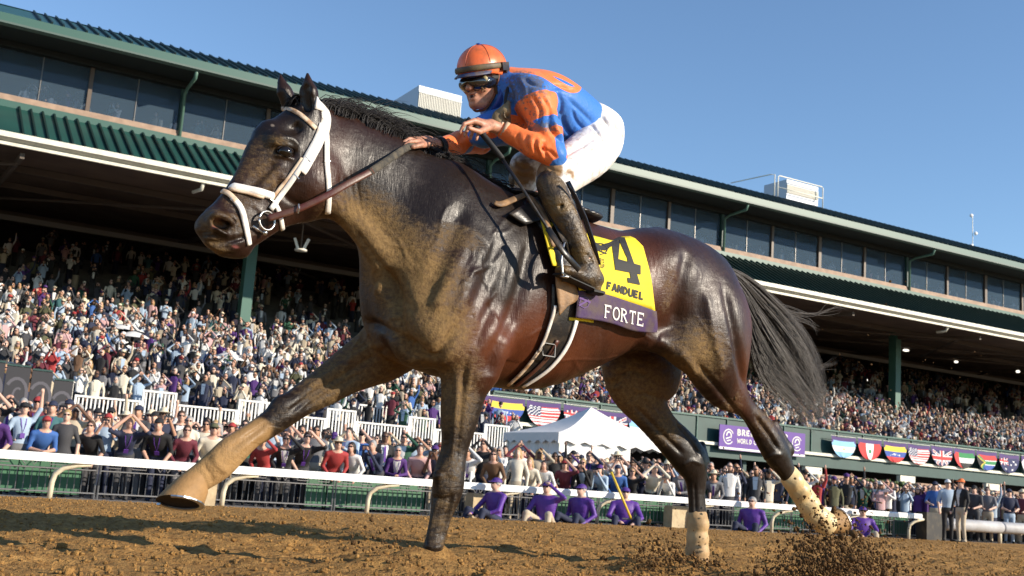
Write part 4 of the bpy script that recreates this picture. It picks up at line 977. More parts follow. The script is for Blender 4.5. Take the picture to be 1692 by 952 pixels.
# ------------------------------------------------------------------ saddle cloth, saddle, girth
M_YEL = mat('yellow_cloth', (.80, .62, .02), .75, noise=(14, (.50, .36, .03), .45, .62), bump=(30, .25, .006))
M_PUR = mat('purple_cloth', (.060, .030, .095), .8, noise=(18, (.10, .07, .06), .8), bump=(60, .4, .004))
M_BLK = mat('black_print', (.012, .012, .012), .7)
M_WPR = mat('white_print', (.72, .70, .66), .7)
def drape(name, rows, m, off=.012, n=14, parent=None, thick=.004, lift=None):
    """rows: pixel polylines (top row to bottom row, same number of points); laid over the horse's side"""
    R_ = [curve(r, max(2, n // (len(r) - 1))) for r in rows]; K = len(R_[0])
    cols = [curve([r[k] for r in R_], 6) for k in range(K)]; J = len(cols[0]); V_ = []; W_ = []
    for k in range(K):
        for j in range(J):
            p, nn = surf(cols[k][j][0], cols[k][j][1], off)
            V_.append(np.array(p)); W_.append(np.array(nn))
    V_ = np.array(V_).reshape(K, J, 3); W_ = np.array(W_).reshape(K, J, 3)
    for _ in range(4):
        V_[1:-1] = (V_[:-2] + 2 * V_[1:-1] + V_[2:]) / 4; V_[:, 1:-1] = (V_[:, :-2] + 2 * V_[:, 1:-1] + V_[:, 2:]) / 4
        W_[1:-1] = (W_[:-2] + 2 * W_[1:-1] + W_[2:]) / 4; W_[:, 1:-1] = (W_[:, :-2] + 2 * W_[:, 1:-1] + W_[:, 2:]) / 4
    W_ /= np.linalg.norm(W_, axis=2)[..., None]
    if lift:
        for k in range(K):
            for j in range(J): V_[k, j] += W_[k, j] * lift(k / (K - 1), j / (J - 1))
    A = V_.reshape(-1, 3); B = A - W_.reshape(-1, 3) * thick
    f = lambda k, j: k * J + j
    Fc = [(f(k, j), f(k, j + 1), f(k + 1, j + 1), f(k + 1, j)) for k in range(K - 1) for j in range(J - 1)]; o = K * J
    Fb = [tuple(i + o for i in q[::-1]) for q in Fc]; E = []
    for k in range(K - 1): E += [(f(k, 0), f(k + 1, 0), f(k + 1, 0) + o, f(k, 0) + o), (f(k + 1, J - 1), f(k, J - 1), f(k, J - 1) + o, f(k + 1, J - 1) + o)]
    for j in range(J - 1): E += [(f(0, j + 1), f(0, j), f(0, j) + o, f(0, j + 1) + o), (f(K - 1, j), f(K - 1, j + 1), f(K - 1, j + 1) + o, f(K - 1, j) + o)]
    me = mesh_np(name, np.concatenate([A, B]), Fc + Fb + E, [m]); bm = bmesh.new(); bm.from_mesh(me); bmesh.ops.recalc_face_normals(bm, faces=bm.faces); bm.to_mesh(me); bm.free()
    me.polygons.foreach_set('use_smooth', [True] * len(me.polygons))
    bv = BVHTree.FromPolygons([tuple(v) for v in A], Fc)
    return obj(name, me, parent), bv
cloth = empty('saddle_cloth', HX, ROTZ); tag(cloth, 'yellow number 4 saddle cloth with purple name band on the bay horse', 'saddle cloth')
rp = lambda u, v: .004 * math.sin(u * 9 + v * 2) * v + .010 * v * v
_, bvY = drape('yellow_panel', [[(940, 368), (990, 366), (1030, 384), (1060, 411)], [(944, 430), (985, 430), (1035, 440), (1071, 452)], [(950, 484), (985, 487), (1035, 501), (1077, 513)]], M_YEL, .016, 18, cloth, lift=rp)
_, bvP = drape('name_band', [[(948, 481), (990, 486), (1035, 500), (1077, 512)], [(945, 504), (990, 509), (1035, 522), (1078, 532)], [(942, 523), (990, 529), (1035, 541), (1077, 549)]], M_PUR, .020, 18, cloth, lift=lambda u, v: .010 + .006 * v)
drape('yellow_panel', [[(886, 372), (902, 376), (920, 382)], [(894, 405), (908, 412), (925, 418)], [(903, 442), (914, 443), (930, 440)]], M_YEL, .036, 8, cloth)
drape('yellow_panel', [[(938, 524), (960, 525), (978, 528)], [(938, 529), (960, 530), (978, 533)]], M_YEL, .012, 6, cloth)
def onto(bv, px, py, off=.003):
    d = (Vector(loc(px, py, .4)) - CL).normalized(); h = bv.ray_cast(CL, d)
    if h[0] is None: h = bv.find_nearest(Vector(loc(px, py, .34)))
    n = h[1] if h[1].dot(d) < 0 else -h[1]
    return h[0] + n * off
def print_strokes(name, strokes, fn, bv, m, parent, n=6):
    """strokes: polygons in letter space; fn maps letter space to the picture plane of the cloth"""
    b = MB()
    for poly in strokes:
        # densify the outline of each quad into a small grid so the print follows the cloth
        a, b1, c, d = [np.array(p, float) for p in poly]; G = []
        for i in range(n + 1):
            for j in range(n + 1):
                u, v = i / n, j / n; q = (a * (1 - u) + b1 * u) * (1 - v) + (d * (1 - u) + c * u) * v
                G.append(onto(bv, *fn(q)))
        b.add(G, [(i * (n + 1) + j, (i + 1) * (n + 1) + j, (i + 1) * (n + 1) + j + 1, i * (n + 1) + j + 1) for i in range(n) for j in range(n)])
    return b.build(name, m, parent)
def seg(x0, y0, x1, y1, w):
    dx, dy = x1 - x0, y1 - y0; l = math.hypot(dx, dy); nx, ny = -dy / l * w / 2, dx / l * w / 2
    return [(x0 + nx, y0 + ny), (x1 + nx, y1 + ny), (x1 - nx, y1 - ny), (x0 - nx, y0 - ny)]
def arc(cx, cy, rx, ry, a0, a1, w, n=10):
    out = []
    for i in range(n):
        t0, t1 = a0 + (a1 - a0) * i / n, a0 + (a1 - a0) * (i + 1) / n
        o = lambda t, s: (cx + math.cos(t) * (rx + s * w / 2), cy + math.sin(t) * (ry + s * w / 2))
        out.append([o(t0, 1), o(t1, 1), o(t1, -1), o(t0, -1)])
    return out
PI = math.pi
def glyph(c, w=.16, serif=False):
    """strokes in a 0.7 x 1 box, y up"""
    t = {'F': [seg(.08, 0, .08, 1, w), seg(0, 1 - w / 2, .6, 1 - w / 2, w), seg(.08, .5, .48, .5, w)],
         'E': [seg(.08, 0, .08, 1, w), seg(0, 1 - w / 2, .6, 1 - w / 2, w), seg(.08, .5, .5, .5, w), seg(0, w / 2, .6, w / 2, w)],
         'A': [seg(.04, 0, .35, 1, w), seg(.66, 0, .35, 1, w), seg(.17, .3, .53, .3, w * .8)],
         'N': [seg(.08, 0, .08, 1, w), seg(.62, 0, .62, 1, w), seg(.1, .96, .6, .04, w)],
         'D': [seg(.08, 0, .08, 1, w)] + arc(.1, .5, .48, .43, -PI / 2, PI / 2, w),
         'U': [seg(.08, .3, .08, 1, w), seg(.62, .3, .62, 1, w)] + arc(.35, .32, .27, .25, PI, 2 * PI, w),
         'L': [seg(.08, 0, .08, 1, w), seg(0, w / 2, .55, w / 2, w)],
         'O': arc(.36, .5, .32, .44, 0, 2 * PI, w, 16),
         'R': [seg(.08, 0, .08, 1, w)] + arc(.2, .74, .32, .2, -PI / 2, PI / 2, w * .9, 8) + [seg(.08, .94, .24, .94, w), seg(.08, .54, .24, .54, w), seg(.28, .52, .64, 0, w)],
         'T': [seg(.35, 0, .35, 1, w), seg(.02, 1 - w / 2, .68, 1 - w / 2, w)],
         'B': [seg(.08, 0, .08, 1, w)] + arc(.2, .75, .3, .2, -PI / 2, PI / 2, w * .9, 8) + arc(.2, .27, .36, .22, -PI / 2, PI / 2, w * .9, 8) + [seg(.06, .96, .24, .96, w), seg(.06, .51, .24, .51, w), seg(.06, .04, .24, .04, w)],
         'S': arc(.35, .74, .25, .2, .2, PI * 1.5, w, 9) + arc(.35, .27, .27, .22, PI / 2, -PI * .85, w, 9),
         'C': arc(.4, .5, .34, .44, .7, 2 * PI - .7, w, 12),
         'P': [seg(.08, 0, .08, 1, w)] + arc(.2, .73, .32, .21, -PI / 2, PI / 2, w * .9, 8) + [seg(.06, .95, .24, .95, w), seg(.06, .51, .24, .51, w)],
         'W': [seg(.0, 1, .18, 0, w * .9), seg(.18, 0, .38, .8, w * .9), seg(.38, .8, .58, 0, w * .9), seg(.58, 0, .76, 1, w * .9)],
         'H': [seg(.08, 0, .08, 1, w), seg(.62, 0, .62, 1, w), seg(.08, .5, .62, .5, w)],
         'M': [seg(.06, 0, .06, 1, w), seg(.72, 0, .72, 1, w), seg(.08, .96, .39, .3, w), seg(.7, .96, .39, .3, w)],
         'I': [seg(.2, 0, .2, 1, w)], "'": [seg(.1, .7, .1, 1, w)], ' ': [],
         'K': [seg(.08, 0, .08, 1, w), seg(.08, .4, .6, 1, w), seg(.2, .5, .64, 0, w)]}[c]
    if serif:
        s = .07
        if c in 'FRTE':
            x = .35 if c == 'T' else .08
            t = t + [seg(x - .12, s / 2, x + .14, s / 2, s)]
        if c in 'FR': t = t + [seg(-.06, 1 - s / 2, .1, 1 - s / 2, s)]
        if c in 'FET': t = t + [seg(.62, .76, .62, 1, s)]
        if c == 'T': t = t + [seg(.06, .76, .06, 1, s)]
        if c == 'E': t = t + [seg(.62, 0, .62, .26, s)]
        if c == 'R': t = t + [seg(.5, s / 2, .74, s / 2, s)]
    return t
def text(name, s, p0, dx, dy, bv, m, parent, w=.2, adv=.86, serif=False, n=2, thin=None):
    """p0 lower left, dx = picture step for one unit of x, dy for one unit of y"""
    st = []; x = 0
    for c in s:
        st += [[(q[0] + x, q[1]) for q in poly] for poly in glyph(c, w, serif)]; x += {'I': .5, ' ': .45, "'": .3, 'W': .95, 'M': .95}.get(c, adv)
    print_strokes(name, st, lambda q: (p0[0] + q[0] * dx[0] + q[1] * dy[0], p0[1] + q[0] * dx[1] + q[1] * dy[1]), bv, m, parent, n)
text('name_lettering', 'FORTE', (998, 525), (15.6, 3.6), (1.2, -22), bvP, M_WPR, cloth, .13, .86, True)
text('sponsor_lettering', 'FANDUEL', (1002, 478), (10.6, 3.3), (1.2, -13), bvY, M_BLK, cloth, .24, .84)
# the big 4
q4 = [[(1007, 380), (1024, 398), (1021, 430), (1016, 444)], [(1006, 379), (1027, 382), (1030, 391), (1009, 388)], [(1016, 383), (1028, 382), (1048, 438), (1037, 430)], [(1036, 428), (1047, 436), (1057, 470), (1043, 467)],
      [(1016, 427), (1058, 439), (1058, 454), (1016, 446)], [(1036, 459), (1055, 463), (1057, 471), (1037, 467)]]
print_strokes('number_four', q4, lambda q: q, bvY, M_BLK, cloth, 5)
text('event_lettering', 'EEDERS', (975, 430), (4.6, 1.1), (.3, -7), bvY, M_BLK, cloth, .14, .86)
text('event_lettering', 'CUP', (988, 442), (4.6, 1.1), (.3, -7), bvY, M_BLK, cloth, .14, .86)
print_strokes('event_emblem', [seg(976, 400, 990, 404, 1.5), seg(978, 408, 1000, 414, 1.5), seg(988, 414, 1002, 420, 1.8)] + arc(990, 412, 13, 9, -2, 1.5, 1.6), lambda q: q, bvY, M_BLK, cloth, 3)
print_strokes('name_flower', [seg(957, 492, 975, 500, 3), seg(956, 505, 970, 497, 3)] + arc(965, 500, 8, 9, 0, 2 * PI, 1.2, 8), lambda q: q, bvP, mat('lilac_print', (.13, .07, .22), .8), cloth, 2)

M_BLEATH = mat('black_leather', (.014, .013, .013), .35, noise=(18, (.12, .085, .05), .6, .62), bump=(120, .3, .003))
M_TANL = mat('tan_leather', (.30, .17, .075), .6, noise=(22, (.10, .06, .03), .8), bump=(80, .5, .004))
saddle = empty('racing_saddle', HX, ROTZ); tag(saddle, 'small black racing saddle with tan edged flap under the jockey', 'saddle')
S_ = Field((-.75, -.32, 1.15), (.15, .36, 1.75), .008)
S_.loft([(L(838, 318, 0), .07, .018), (L(872, 328, 0), .10, .02), (L(925, 346, 0), .11, .02), (L(965, 360, 0), .10, .025), (L(975, 362, 0), .08, .02)], .02)
for sy in (1, -1):
    S_.loft([(L(882, 338, .13 * sy), .03, .06), (L(915, 385, .24 * sy), .022, .055), (L(936, 440, .30 * sy), .018, .045), (L(944, 472, .315 * sy), .016, .035)], .02)
v, q = S_.nets(1); obj('saddle_tree', mesh_np('saddle_tree', v, q, [M_BLEATH]), saddle)
E_ = curve([(840, 312, .016), (852, 320, .026), (866, 335, .042), (878, 355, .056), (886, 375, .066), (892, 396, .070), (899, 418, .066)], 4); EP = [surf(e[0], e[1], e[2]) for e in E_]; EU = [e[1] for e in EP]; EP = [e[0] for e in EP]
for _ in range(4): EP = [EP[0]] + [(EP[k - 1] + EP[k] * 2 + EP[k + 1]) / 4 for k in range(1, len(EP) - 1)] + [EP[-1]]; EU = [EU[0]] + [(EU[k - 1] + EU[k] * 2 + EU[k + 1]).normalized() for k in range(1, len(EU) - 1)] + [EU[-1]]
b = MB(); b.tube(EP, 1, 8, flat=(.014, .005), up=EU); b.build('saddle_edge', M_TANL, saddle, True)
drape('saddle_flap', [[(872, 328), (890, 332), (915, 336)], [(896, 362), (910, 368), (930, 374)], [(920, 420), (932, 425), (950, 430)], [(920, 455), (932, 462), (948, 470)]], M_BLEATH, .030, 6, saddle, thick=.008)
drape('leather_billet', [[(908, 452), (925, 456), (943, 468)], [(914, 488), (930, 486), (948, 494)], [(916, 520), (922, 512), (932, 506)]], M_TANL, .034, 6, saddle, thick=.004)
girth = empty('girth', HX, ROTZ); tag(girth, 'black elastic girth with white edging round the horse barrel', 'girth')
drape('girth_band', [[(910, 470), (930, 474), (950, 478)], [(908, 520), (928, 524), (947, 530)], [(893, 565), (912, 572), (930, 580)], [(866, 606), (880, 610), (893, 614)], [(838, 633), (848, 635), (858, 636)]], M_BLEATH, .012, 6, girth, thick=.006)
strap('edge_tape', [(914, 505), (907, 530), (897, 557), (886, 578)], pxm(6, 4.4), mat('edge_white', (.78, .74, .68), .6, noise=(30, (.4, .3, .2), .6)), .003, girth, .020)
strap('edge_tape', [(886, 578), (866, 606), (838, 632)], pxm(7, 4.4), M_TANW, .003, girth, .016)
strap('edge_tape', [(948, 530), (938, 560), (924, 585), (899, 611), (862, 634)], pxm(8, 4.4), M_WHITE, .003, girth, .018)
strap('girth_strap', [(918, 560), (900, 590), (872, 616), (850, 633)], pxm(8, 4.4), M_LEATH, .003, girth, .018)
b = MB(); p = surf(902, 574, .026)[0]
b.tube([p + Vector((x, 0, z)) for x, z in ((-.03, -.025), (.03, -.025), (.03, .025), (-.03, .025), (-.03, -.025))], .004, 6); b.build('girth_buckle', mat('dark_metal', (.08, .08, .08), .4, .8), girth)
# ================================================================== the jockey
jockey = empty('person', Vector(l2w((L(930, 430, .0)[0], 0, L(930, 430, 0)[2]))), ROTZ)
tag(jockey, 'jockey in blue and orange silks and white breeches crouched over the galloping horse', 'jockey')
JO = np.array([L(930, 430, 0)[0], 0, L(930, 430, 0)[2]])      # jockey's own origin in the horse frame
def jmesh(name, V, Q, mats, parent=None): return obj(name, mesh_np(name, V - JO, Q, mats), parent or jockey)
HC = L(797, 124, .0)
yaw, pit = math.radians(22), math.radians(-21)
f_ = np.array([math.cos(pit) * math.cos(yaw), math.cos(pit) * math.sin(yaw), math.sin(pit)]); l_ = np.array([-math.sin(yaw), math.cos(yaw), 0]); u_ = np.cross(f_, l_)
AXH = (f_, l_, u_)
def hd(a, b, c): return HC + f_ * a + l_ * b + u_ * c
M_SKIN = mat('skin', (.50, .235, .15), .5, noise=(38, (.17, .10, .06), .75, .62), bump=(90, .25, .002))
M_SKIN.node_tree.nodes['Principled BSDF'].inputs['Subsurface Weight'].default_value = .08
B = Field(np.array([-.55, -.34, 1.0]), np.array([.70, .48, 2.3]), .0052)
B.ell(hd(-.01, 0, .01), (.098, .076, .10), .02, AXH)
B.ell(hd(.035, 0, -.05), (.062, .060, .085), .02, AXH)
B.ell(hd(.075, 0, -.118), (.026, .028, .022), .02, AXH)
for sy in (1, -1):
    B.cone(hd(-.005, .058 * sy, -.055), .018, hd(.06, .022 * sy, -.12), .018, .02)
    B.ell(hd(.068, .036 * sy, -.045), (.026, .026, .024), .02, AXH)
    B.ell(hd(-.012, .080 * sy, -.030), (.018, .007, .032), .006, AXH)
    B.ell(hd(-.008, .087 * sy, -.026), (.009, .006, .016), .005, AXH, sub=True)
    B.ell(hd(.083, .030 * sy, -.012), (.018, .020, .014), .012, AXH, sub=True)
B.cone(hd(.090, 0, -.005), .009, hd(.113, 0, -.048), .013, .012)
B.ell(hd(.112, 0, -.052), (.014, .019, .010), .006, AXH)
for sy in (1, -1): B.ell(hd(.108, .009 * sy, -.061), (.007, .005, .005), .003, AXH, sub=True)
B.ell(hd(.094, 0, -.077), (.015, .018, .007), .010, AXH)
B.ell(hd(.092, 0, -.095), (.014, .016, .008), .008, AXH)
B.ell(hd(.108, 0, -.086), (.014, .011, .0065), .005, AXH, sub=True)
for sy in (1, -1): B.cone(hd(.098, .019 * sy, -.055), .0035, hd(.088, .032 * sy, -.085), .003, .012, sub=True)
B.cone(hd(-.03, 0, -.08), .050, L(842, 160, 0), .062, .03)
SH = L(882, 158, .17); EL = L(916, 258, .27); WR = L(830, 215, .16)
SHf = L(846, 165, -.16); ELf = L(795, 235, -.22); WRf = L(722, 240, -.02)
B.loft([(L(842, 158, 0), .06, .05), (L(890, 178, 0), .09, .06), (L(945, 205, 0), .08, .05), (L(985, 228, 0), .08, .05)], .03)
B.chain([(SH, .035), (EL, .032), (WR, .026)], .02)
B.chain([(SHf, .03), (ELf, .032), (WRf, .026)], .02)
B.chain([(L(985, 228, .09), .05), (L(908, 288, .235), .04), (L(966, 430, .33), .035)], .02)
B.chain([(L(985, 228, -.09), .05), (L(866, 285, -.22), .04), (L(900, 400, -.32), .03)], .02)
# near hand round the whip: palm, four bent fingers, thumb
def hand(B, wr, kn, tips, thumb, r=.0088):
    """wr wrist, kn four knuckles, tips list of (mid, tip)"""
    B.cone(wr, .024, (kn[1] + kn[2]) / 2 * .5 + wr * .5, .027, .015)
    for i in range(4):
        B.cone(wr * .45 + kn[i] * .55, .015, kn[i], .0125, .012)
        B.cone(kn[i], .0112 if i < 3 else .0098, tips[i][0], r if i < 3 else r * .9, .004)
        B.cone(tips[i][0], r if i < 3 else r * .88, tips[i][1], (r if i < 3 else r * .88) * .88, .003)
    B.cone(wr * .6 + kn[0] * .4, .016, thumb[0], .0115, .01); B.cone(thumb[0], .0108, thumb[1], .0095, .004)
kn = [L(783, 200, .185), L(789, 199, .162), L(796, 201, .140), L(803, 206, .120)]
tips = [(L(767, 205, .190), L(760, 219, .178)), (L(774, 209, .172), L(768, 224, .160)), (L(782, 213, .150), L(777, 229, .143)), (L(791, 217, .130), L(787, 231, .128))]
hand(B, WR, kn, tips, (L(792, 218, .20), L(775, 212, .205)))
kn = [L(690, 234, .062), L(692, 231, .040), L(696, 230, .018), L(701, 230, -.002)]
tips = [(L(677, 234, .070), L(669, 240, .066)), (L(676, 230, .044), L(667, 235, .044)), (L(679, 229, .020), L(671, 233, .022)), (L(686, 229, -.002), L(678, 232, .0))]
hand(B, WRf, kn, tips, (L(697, 240, .085), L(682, 243, .088)))
v, q = B.nets(1); jmesh('body', v, q, [M_SKIN])
b = MB()
b.tube([hd(.098, -.008, -.086) - JO, hd(.099, 0, -.086) - JO, hd(.098, .008, -.086) - JO], [.005, .006, .005], 6); b.build('mouth', mat('mouth_inside', (.02, .008, .008), .5), jockey, True)
# dried dirt on the cheek
b = MB(); 
for i in range(26):
    a = R.uniform(0, 6.28); p = hd(.078 + R.gauss(0, .010), .050 + R.gauss(0, .003), -.058 + R.gauss(0, .007)) - JO; b.sphere(p, (.005, .003, .003), 6, 4)
b.build('mud_spot', mat('dry_mud', (.13, .075, .03), .95), jockey, True)

# silks ------------------------------------------------------------
J = Field(np.array([-.45, -.40, 1.2]), np.array([.55, .50, 2.3]), .0058)
J.loft(stations([(848, 112, 822, 200, 0, 1.35), (872, 113, 838, 222, 0, 1.55), (905, 118, 868, 236, 0, 1.5), (948, 142, 897, 246, 0, 1.35), (976, 162, 920, 246, 0, 1.3), (993, 174, 938, 244, 0, 1.25)]), .03)
J.cone(L(838, 138, 0), .062, L(856, 150, 0), .08, .03)
J.chain([(L(872, 152, .14), .080), (L(885, 165, .185), .078), (L(902, 215, .235), .062), (EL, .052)], .03)
J.chain([(EL, .050), (L(880, 240, .24), .050), (L(845, 222, .18), .040), (L(833, 217, .165), .034)], .012)
J.chain([(L(850, 160, -.12), .08), (SHf, .07), (L(815, 215, -.2), .06), (ELf, .052)], .03)
J.chain([(ELf, .05), (L(760, 236, -.10), .050), (L(733, 243, -.04), .042)], .012)
J.cone(L(800, 218, .02), .07, L(850, 200, 0), .10, .05)
v, q = J.nets(1)
KJ = Skin(v, q)
for a_ in [(.012, -.012, (938, 240), (915, 222), (905, 200)), (.010, -.010, (952, 232), (935, 212), (928, 190)), (.009, -.008, (968, 218), (952, 200), (945, 178)), (.010, -.009, (980, 205), (962, 186), (940, 165)), (.012, .008, (932, 232), (918, 208), (912, 185)),
    (.009, -.010, (905, 262), (898, 246), (900, 232)), (.008, -.009, (890, 258), (884, 240), (886, 228)), (.008, -.008, (874, 252), (868, 234), (872, 222)), (.007, -.007, (858, 244), (854, 230), (856, 220)), (.008, -.008, (920, 262), (908, 250), (890, 244)), (.008, .006, (898, 258), (890, 242), (893, 230)),
    (.009, -.009, (868, 165), (876, 185), (872, 205)), (.008, -.008, (880, 160), (892, 182), (890, 205)), (.008, -.007, (895, 160), (908, 180), (906, 200)), (.009, -.009, (920, 150), (928, 172), (922, 200)), (.012, -.012, (905, 150), (925, 142), (950, 150)), (.010, -.009, (850, 130), (862, 150), (858, 175)), (.009, -.008, (866, 128), (880, 140), (900, 142)), (.008, -.008, (840, 140), (848, 160), (846, 180)), (.008, .006, (858, 128), (868, 148), (866, 160)),
    (.009, -.009, (770, 215), (760, 232), (765, 246)), (.007, -.006, (748, 226), (742, 240), (746, 254))]: KJ.carve(*a_)
v = KJ.done()
def pix_l(p):
    q = l2w(p); x, y, z = q[0], q[1], q[2] - EYE; f_c = y * _cp + z * _sp; U = -y * _sp + z * _cp; u = F * x / f_c; w = -F * U / f_c
    return (_c * u - _s * w + CX, _s * u + _c * w + CY)
def colormask():
    m = np.zeros(len(v), np.float32)
    S_, E_, W_ = L(880, 152, .19), EL, WR
    d = E_ - S_; t = (v - S_) @ d / (d @ d); rad = np.linalg.norm(v - S_ - t[:, None] * d, axis=1)
    d2 = W_ - E_; t2 = (v - E_) @ d2 / (d2 @ d2); rad2 = np.linalg.norm(v - E_ - np.clip(t2, 0, 1)[:, None] * d2, axis=1)
    d3 = L(892, 180, .2) 
    up = (rad < .105) & (v[:, 1] > .115)
    s = np.minimum((t - .10) * 6, 1); o = np.clip(s * 1.0 + .5, 0, 1)
    band = np.clip(.5 + (np.abs(t - .56) - .085) * 14, 0, 1)
    o = np.where(up & (t < 1.1), o * band, 0)
    o = np.where((rad2 < .085) & (t2 > .0) & (v[:, 1] > .07) & ((t > .62) | (t2 > .35)), 1, o)
    p = L(925, 245, .30); o = o * np.clip((np.sqrt((((v - p) / [.045, .06, .085]) ** 2).sum(1)) - .6) * 4, 0, 1)
    # far sleeve
    F0, F1 = ELf, WRf; d = F1 - F0; tf = (v - F0) @ d / (d @ d); rf = np.linalg.norm(v - F0 - np.clip(tf, 0, 1)[:, None] * d, axis=1)
    far = (rf < .085) & (tf > .0)
    of = np.where(far, np.clip(.5 + (np.abs(tf - .52) - .07) * 14, 0, 1), 0)
    # hoop on the back and the breast panel
    c = L(903, 130, 0); rr = np.hypot(v[:, 0] - c[0], (v[:, 1]) * 1.0); hoop = np.clip((.019 - np.abs(rr - .118)) * 90 + .5, 0, 1) * (v[:, 2] > L(910, 150, 0)[2] - .02 - .25 * np.abs(v[:, 0] - c[0])) * (np.abs(v[:, 1]) < .16)
    stripe = np.clip((.016 - np.abs(v[:, 1] - .0)) * 90 + .5, 0, 1) * (v[:, 0] > c[0] + .10) * (v[:, 2] > L(850, 140, 0)[2])
    PX = np.array([pix_l(p_) for p_ in v]); hp = curve([(846, 115), (872, 116), (898, 123), (922, 138), (942, 148), (954, 147), (953, 139), (932, 127), (906, 118), (880, 112), (860, 110)], 4); D_ = np.full(len(v), 99.0)
    for a_, b_ in zip(hp[:-1], hp[1:]):
        d_ = b_ - a_; t_ = np.clip(((PX - a_) @ d_) / max(d_ @ d_, 1e-6), 0, 1); D_ = np.minimum(D_, np.linalg.norm(PX - a_ - t_[:, None] * d_, axis=1))
    hoop = np.clip((5.2 - D_) * .35 + .5, 0, 1) * (v[:, 1] > -.06)
    p = L(830, 212, .0); br = np.clip((1 - np.sqrt((((v - p) / [.13, .16, .05]) ** 2).sum(1))) * 5, 0, 1)
    return np.clip(np.maximum.reduce([o, of, hoop, stripe, br]), 0, 1)
om = colormask(); print('hoop', np.abs(v[:, 1]).max(), v[:, 2].max(), L(903, 118, 0), (om > .5).sum())
dm = mask(v, [(L(868, 140, .2), (.10, .14, .09), .9), (L(892, 212, .25), (.09, .12, .025), 1.0), (L(885, 180, .27), (.08, .1, .10), .55), (L(880, 250, .25), (.14, .1, .06), .4), (L(845, 215, .1), (.1, .2, .05), .7)])
jme = mesh_np('silks', v - JO, q)
put_attr(jme, 'dye', [om, dm, om * 0, om * 0 + 1])
def silk_mat():
    m = bpy.data.materials.new('racing_silk'); m.use_nodes = True; nt = m.node_tree; N = nt.nodes; b = N['Principled BSDF']; Lk = nt.links.new
    a = N.new('ShaderNodeVertexColor'); a.layer_name = 'dye'; s = N.new('ShaderNodeSeparateColor'); Lk(a.outputs[0], s.inputs[0]); tc = N.new('ShaderNodeTexCoord')
    def ss(v, lo, hi):
        n = N.new('ShaderNodeMapRange'); n.interpolation_type = 'SMOOTHSTEP'; n.inputs[1].default_value = lo; n.inputs[2].default_value = hi; Lk(v, n.inputs[0]); return n.outputs[0]
    def nz(sc, d=6):
        n = N.new('ShaderNodeTexNoise'); n.inputs['Scale'].default_value = sc; n.inputs['Detail'].default_value = d; Lk(tc.outputs['Object'], n.inputs['Vector']); return n.outputs[0]
    def mx(f, c1, c2):
        n = N.new('ShaderNodeMix'); n.data_type = 'RGBA'; Lk(f, n.inputs[0])
        for i, v in ((6, c1), (7, c2)):
            if isinstance(v, tuple): n.inputs[i].default_value = v + (1,)
            else: Lk(v, n.inputs[i])
        return n.outputs[2]
    def ma(op, x, y):
        n = N.new('ShaderNodeMath'); n.operation = op
        for i, v in enumerate((x, y)):
            if isinstance(v, (int, float)): n.inputs[i].default_value = v
            else: Lk(v, n.inputs[i])
        return n.outputs[0]
    c = mx(ss(s.outputs[0], .46, .54), (.040, .175, .56), (.88, .195, .05))
    spat = ma('ADD', s.outputs[1], ma('MULTIPLY', ma('SUBTRACT', nz(75), .5), 2.2)); spat = ma('MULTIPLY', ss(spat, .55, .85), ss(s.outputs[1], .05, .3))
    c = mx(ma('MULTIPLY', spat, .75), c, (.11, .105, .10)); c = mx(ma('MULTIPLY', ss(nz(160, 3), .68, .74), .5), c, (.12, .08, .05)); Lk(c, b.inputs['Base Color'])
    b.inputs['Roughness'].default_value = .50; b.inputs['Specular IOR Level'].default_value = .3; b.inputs['Sheen Weight'].default_value = .1
    h = ma('ADD', ma('ADD', ma('MULTIPLY', nz(10, 3), .016), ma('MULTIPLY', nz(34, 4), .005)), ma('MULTIPLY', nz(70, 4), .0012))
    bp = N.new('ShaderNodeBump'); bp.inputs['Distance'].default_value = 1; bp.inputs['Strength'].default_value = .8; Lk(h, bp.inputs['Height']); Lk(bp.outputs[0], b.inputs['Normal'])
    return m
jme.materials.append(silk_mat()); obj('silks', jme, jockey)
# breeches
M_BREECH = mat('white_breeches', (.80, .78, .76), .55, noise=(34, (.36, .22, .10), .8, .67), bump=(16, .9, .014))
P_ = Field(np.array([-.50, -.36, .95]), np.array([.30, .46, 2.15]), .006)
P_.loft(stations([(982, 172, 920, 242, 0, 1.15), (1004, 180, 936, 256, 0, 1.2), (1017, 196, 955, 270, 0, 1.2)]), .04)
for sy in (1, -1): P_.ell(L(990, 222, .085 * sy), (.105, .10, .105), .05)
P_.loft(stations([(985, 190, 1024, 250, .11, .8), (948, 222, 1004, 280, .15, .95), (914, 252, 968, 304, .20, .98), (893, 275, 944, 318, .235, 1.0)]), .03)
P_.cone(L(912, 286, .24), .056, L(925, 305, .255), .050, .02)
P_.chain([(L(1000, 225, -.1), .085), (L(930, 245, -.16), .080), (L(868, 275, -.21), .064), (L(868, 305, -.23), .055)], .03)
v, q = P_.nets(1); KP = Skin(v, q)
for a_ in [(.016, -.014, (920, 262), (950, 245), (985, 225)), (.012, -.010, (930, 285), (960, 275), (995, 250)), (.010, -.010, (990, 190), (1004, 205), (1010, 230)), (.010, -.010, (975, 205), (990, 222), (1000, 245)), (.009, -.009, (895, 275), (905, 290), (925, 298)), (.008, -.008, (900, 268), (915, 282), (938, 288)), (.009, .007, (905, 262), (930, 268), (950, 262)),
    (.010, -.010, (1012, 200), (1022, 220), (1020, 245)), (.008, -.008, (945, 300), (955, 280), (950, 262)), (.010, -.010, (850, 270), (868, 280), (880, 272)), (.009, -.009, (852, 285), (868, 294), (884, 288)), (.009, .007, (856, 264), (872, 272), (886, 264)), (.008, -.007, (960, 235), (975, 240), (990, 238))]: KP.carve(*a_)
v = KP.done(); bme = mesh_np('breeches', v - JO, q, [M_BREECH])
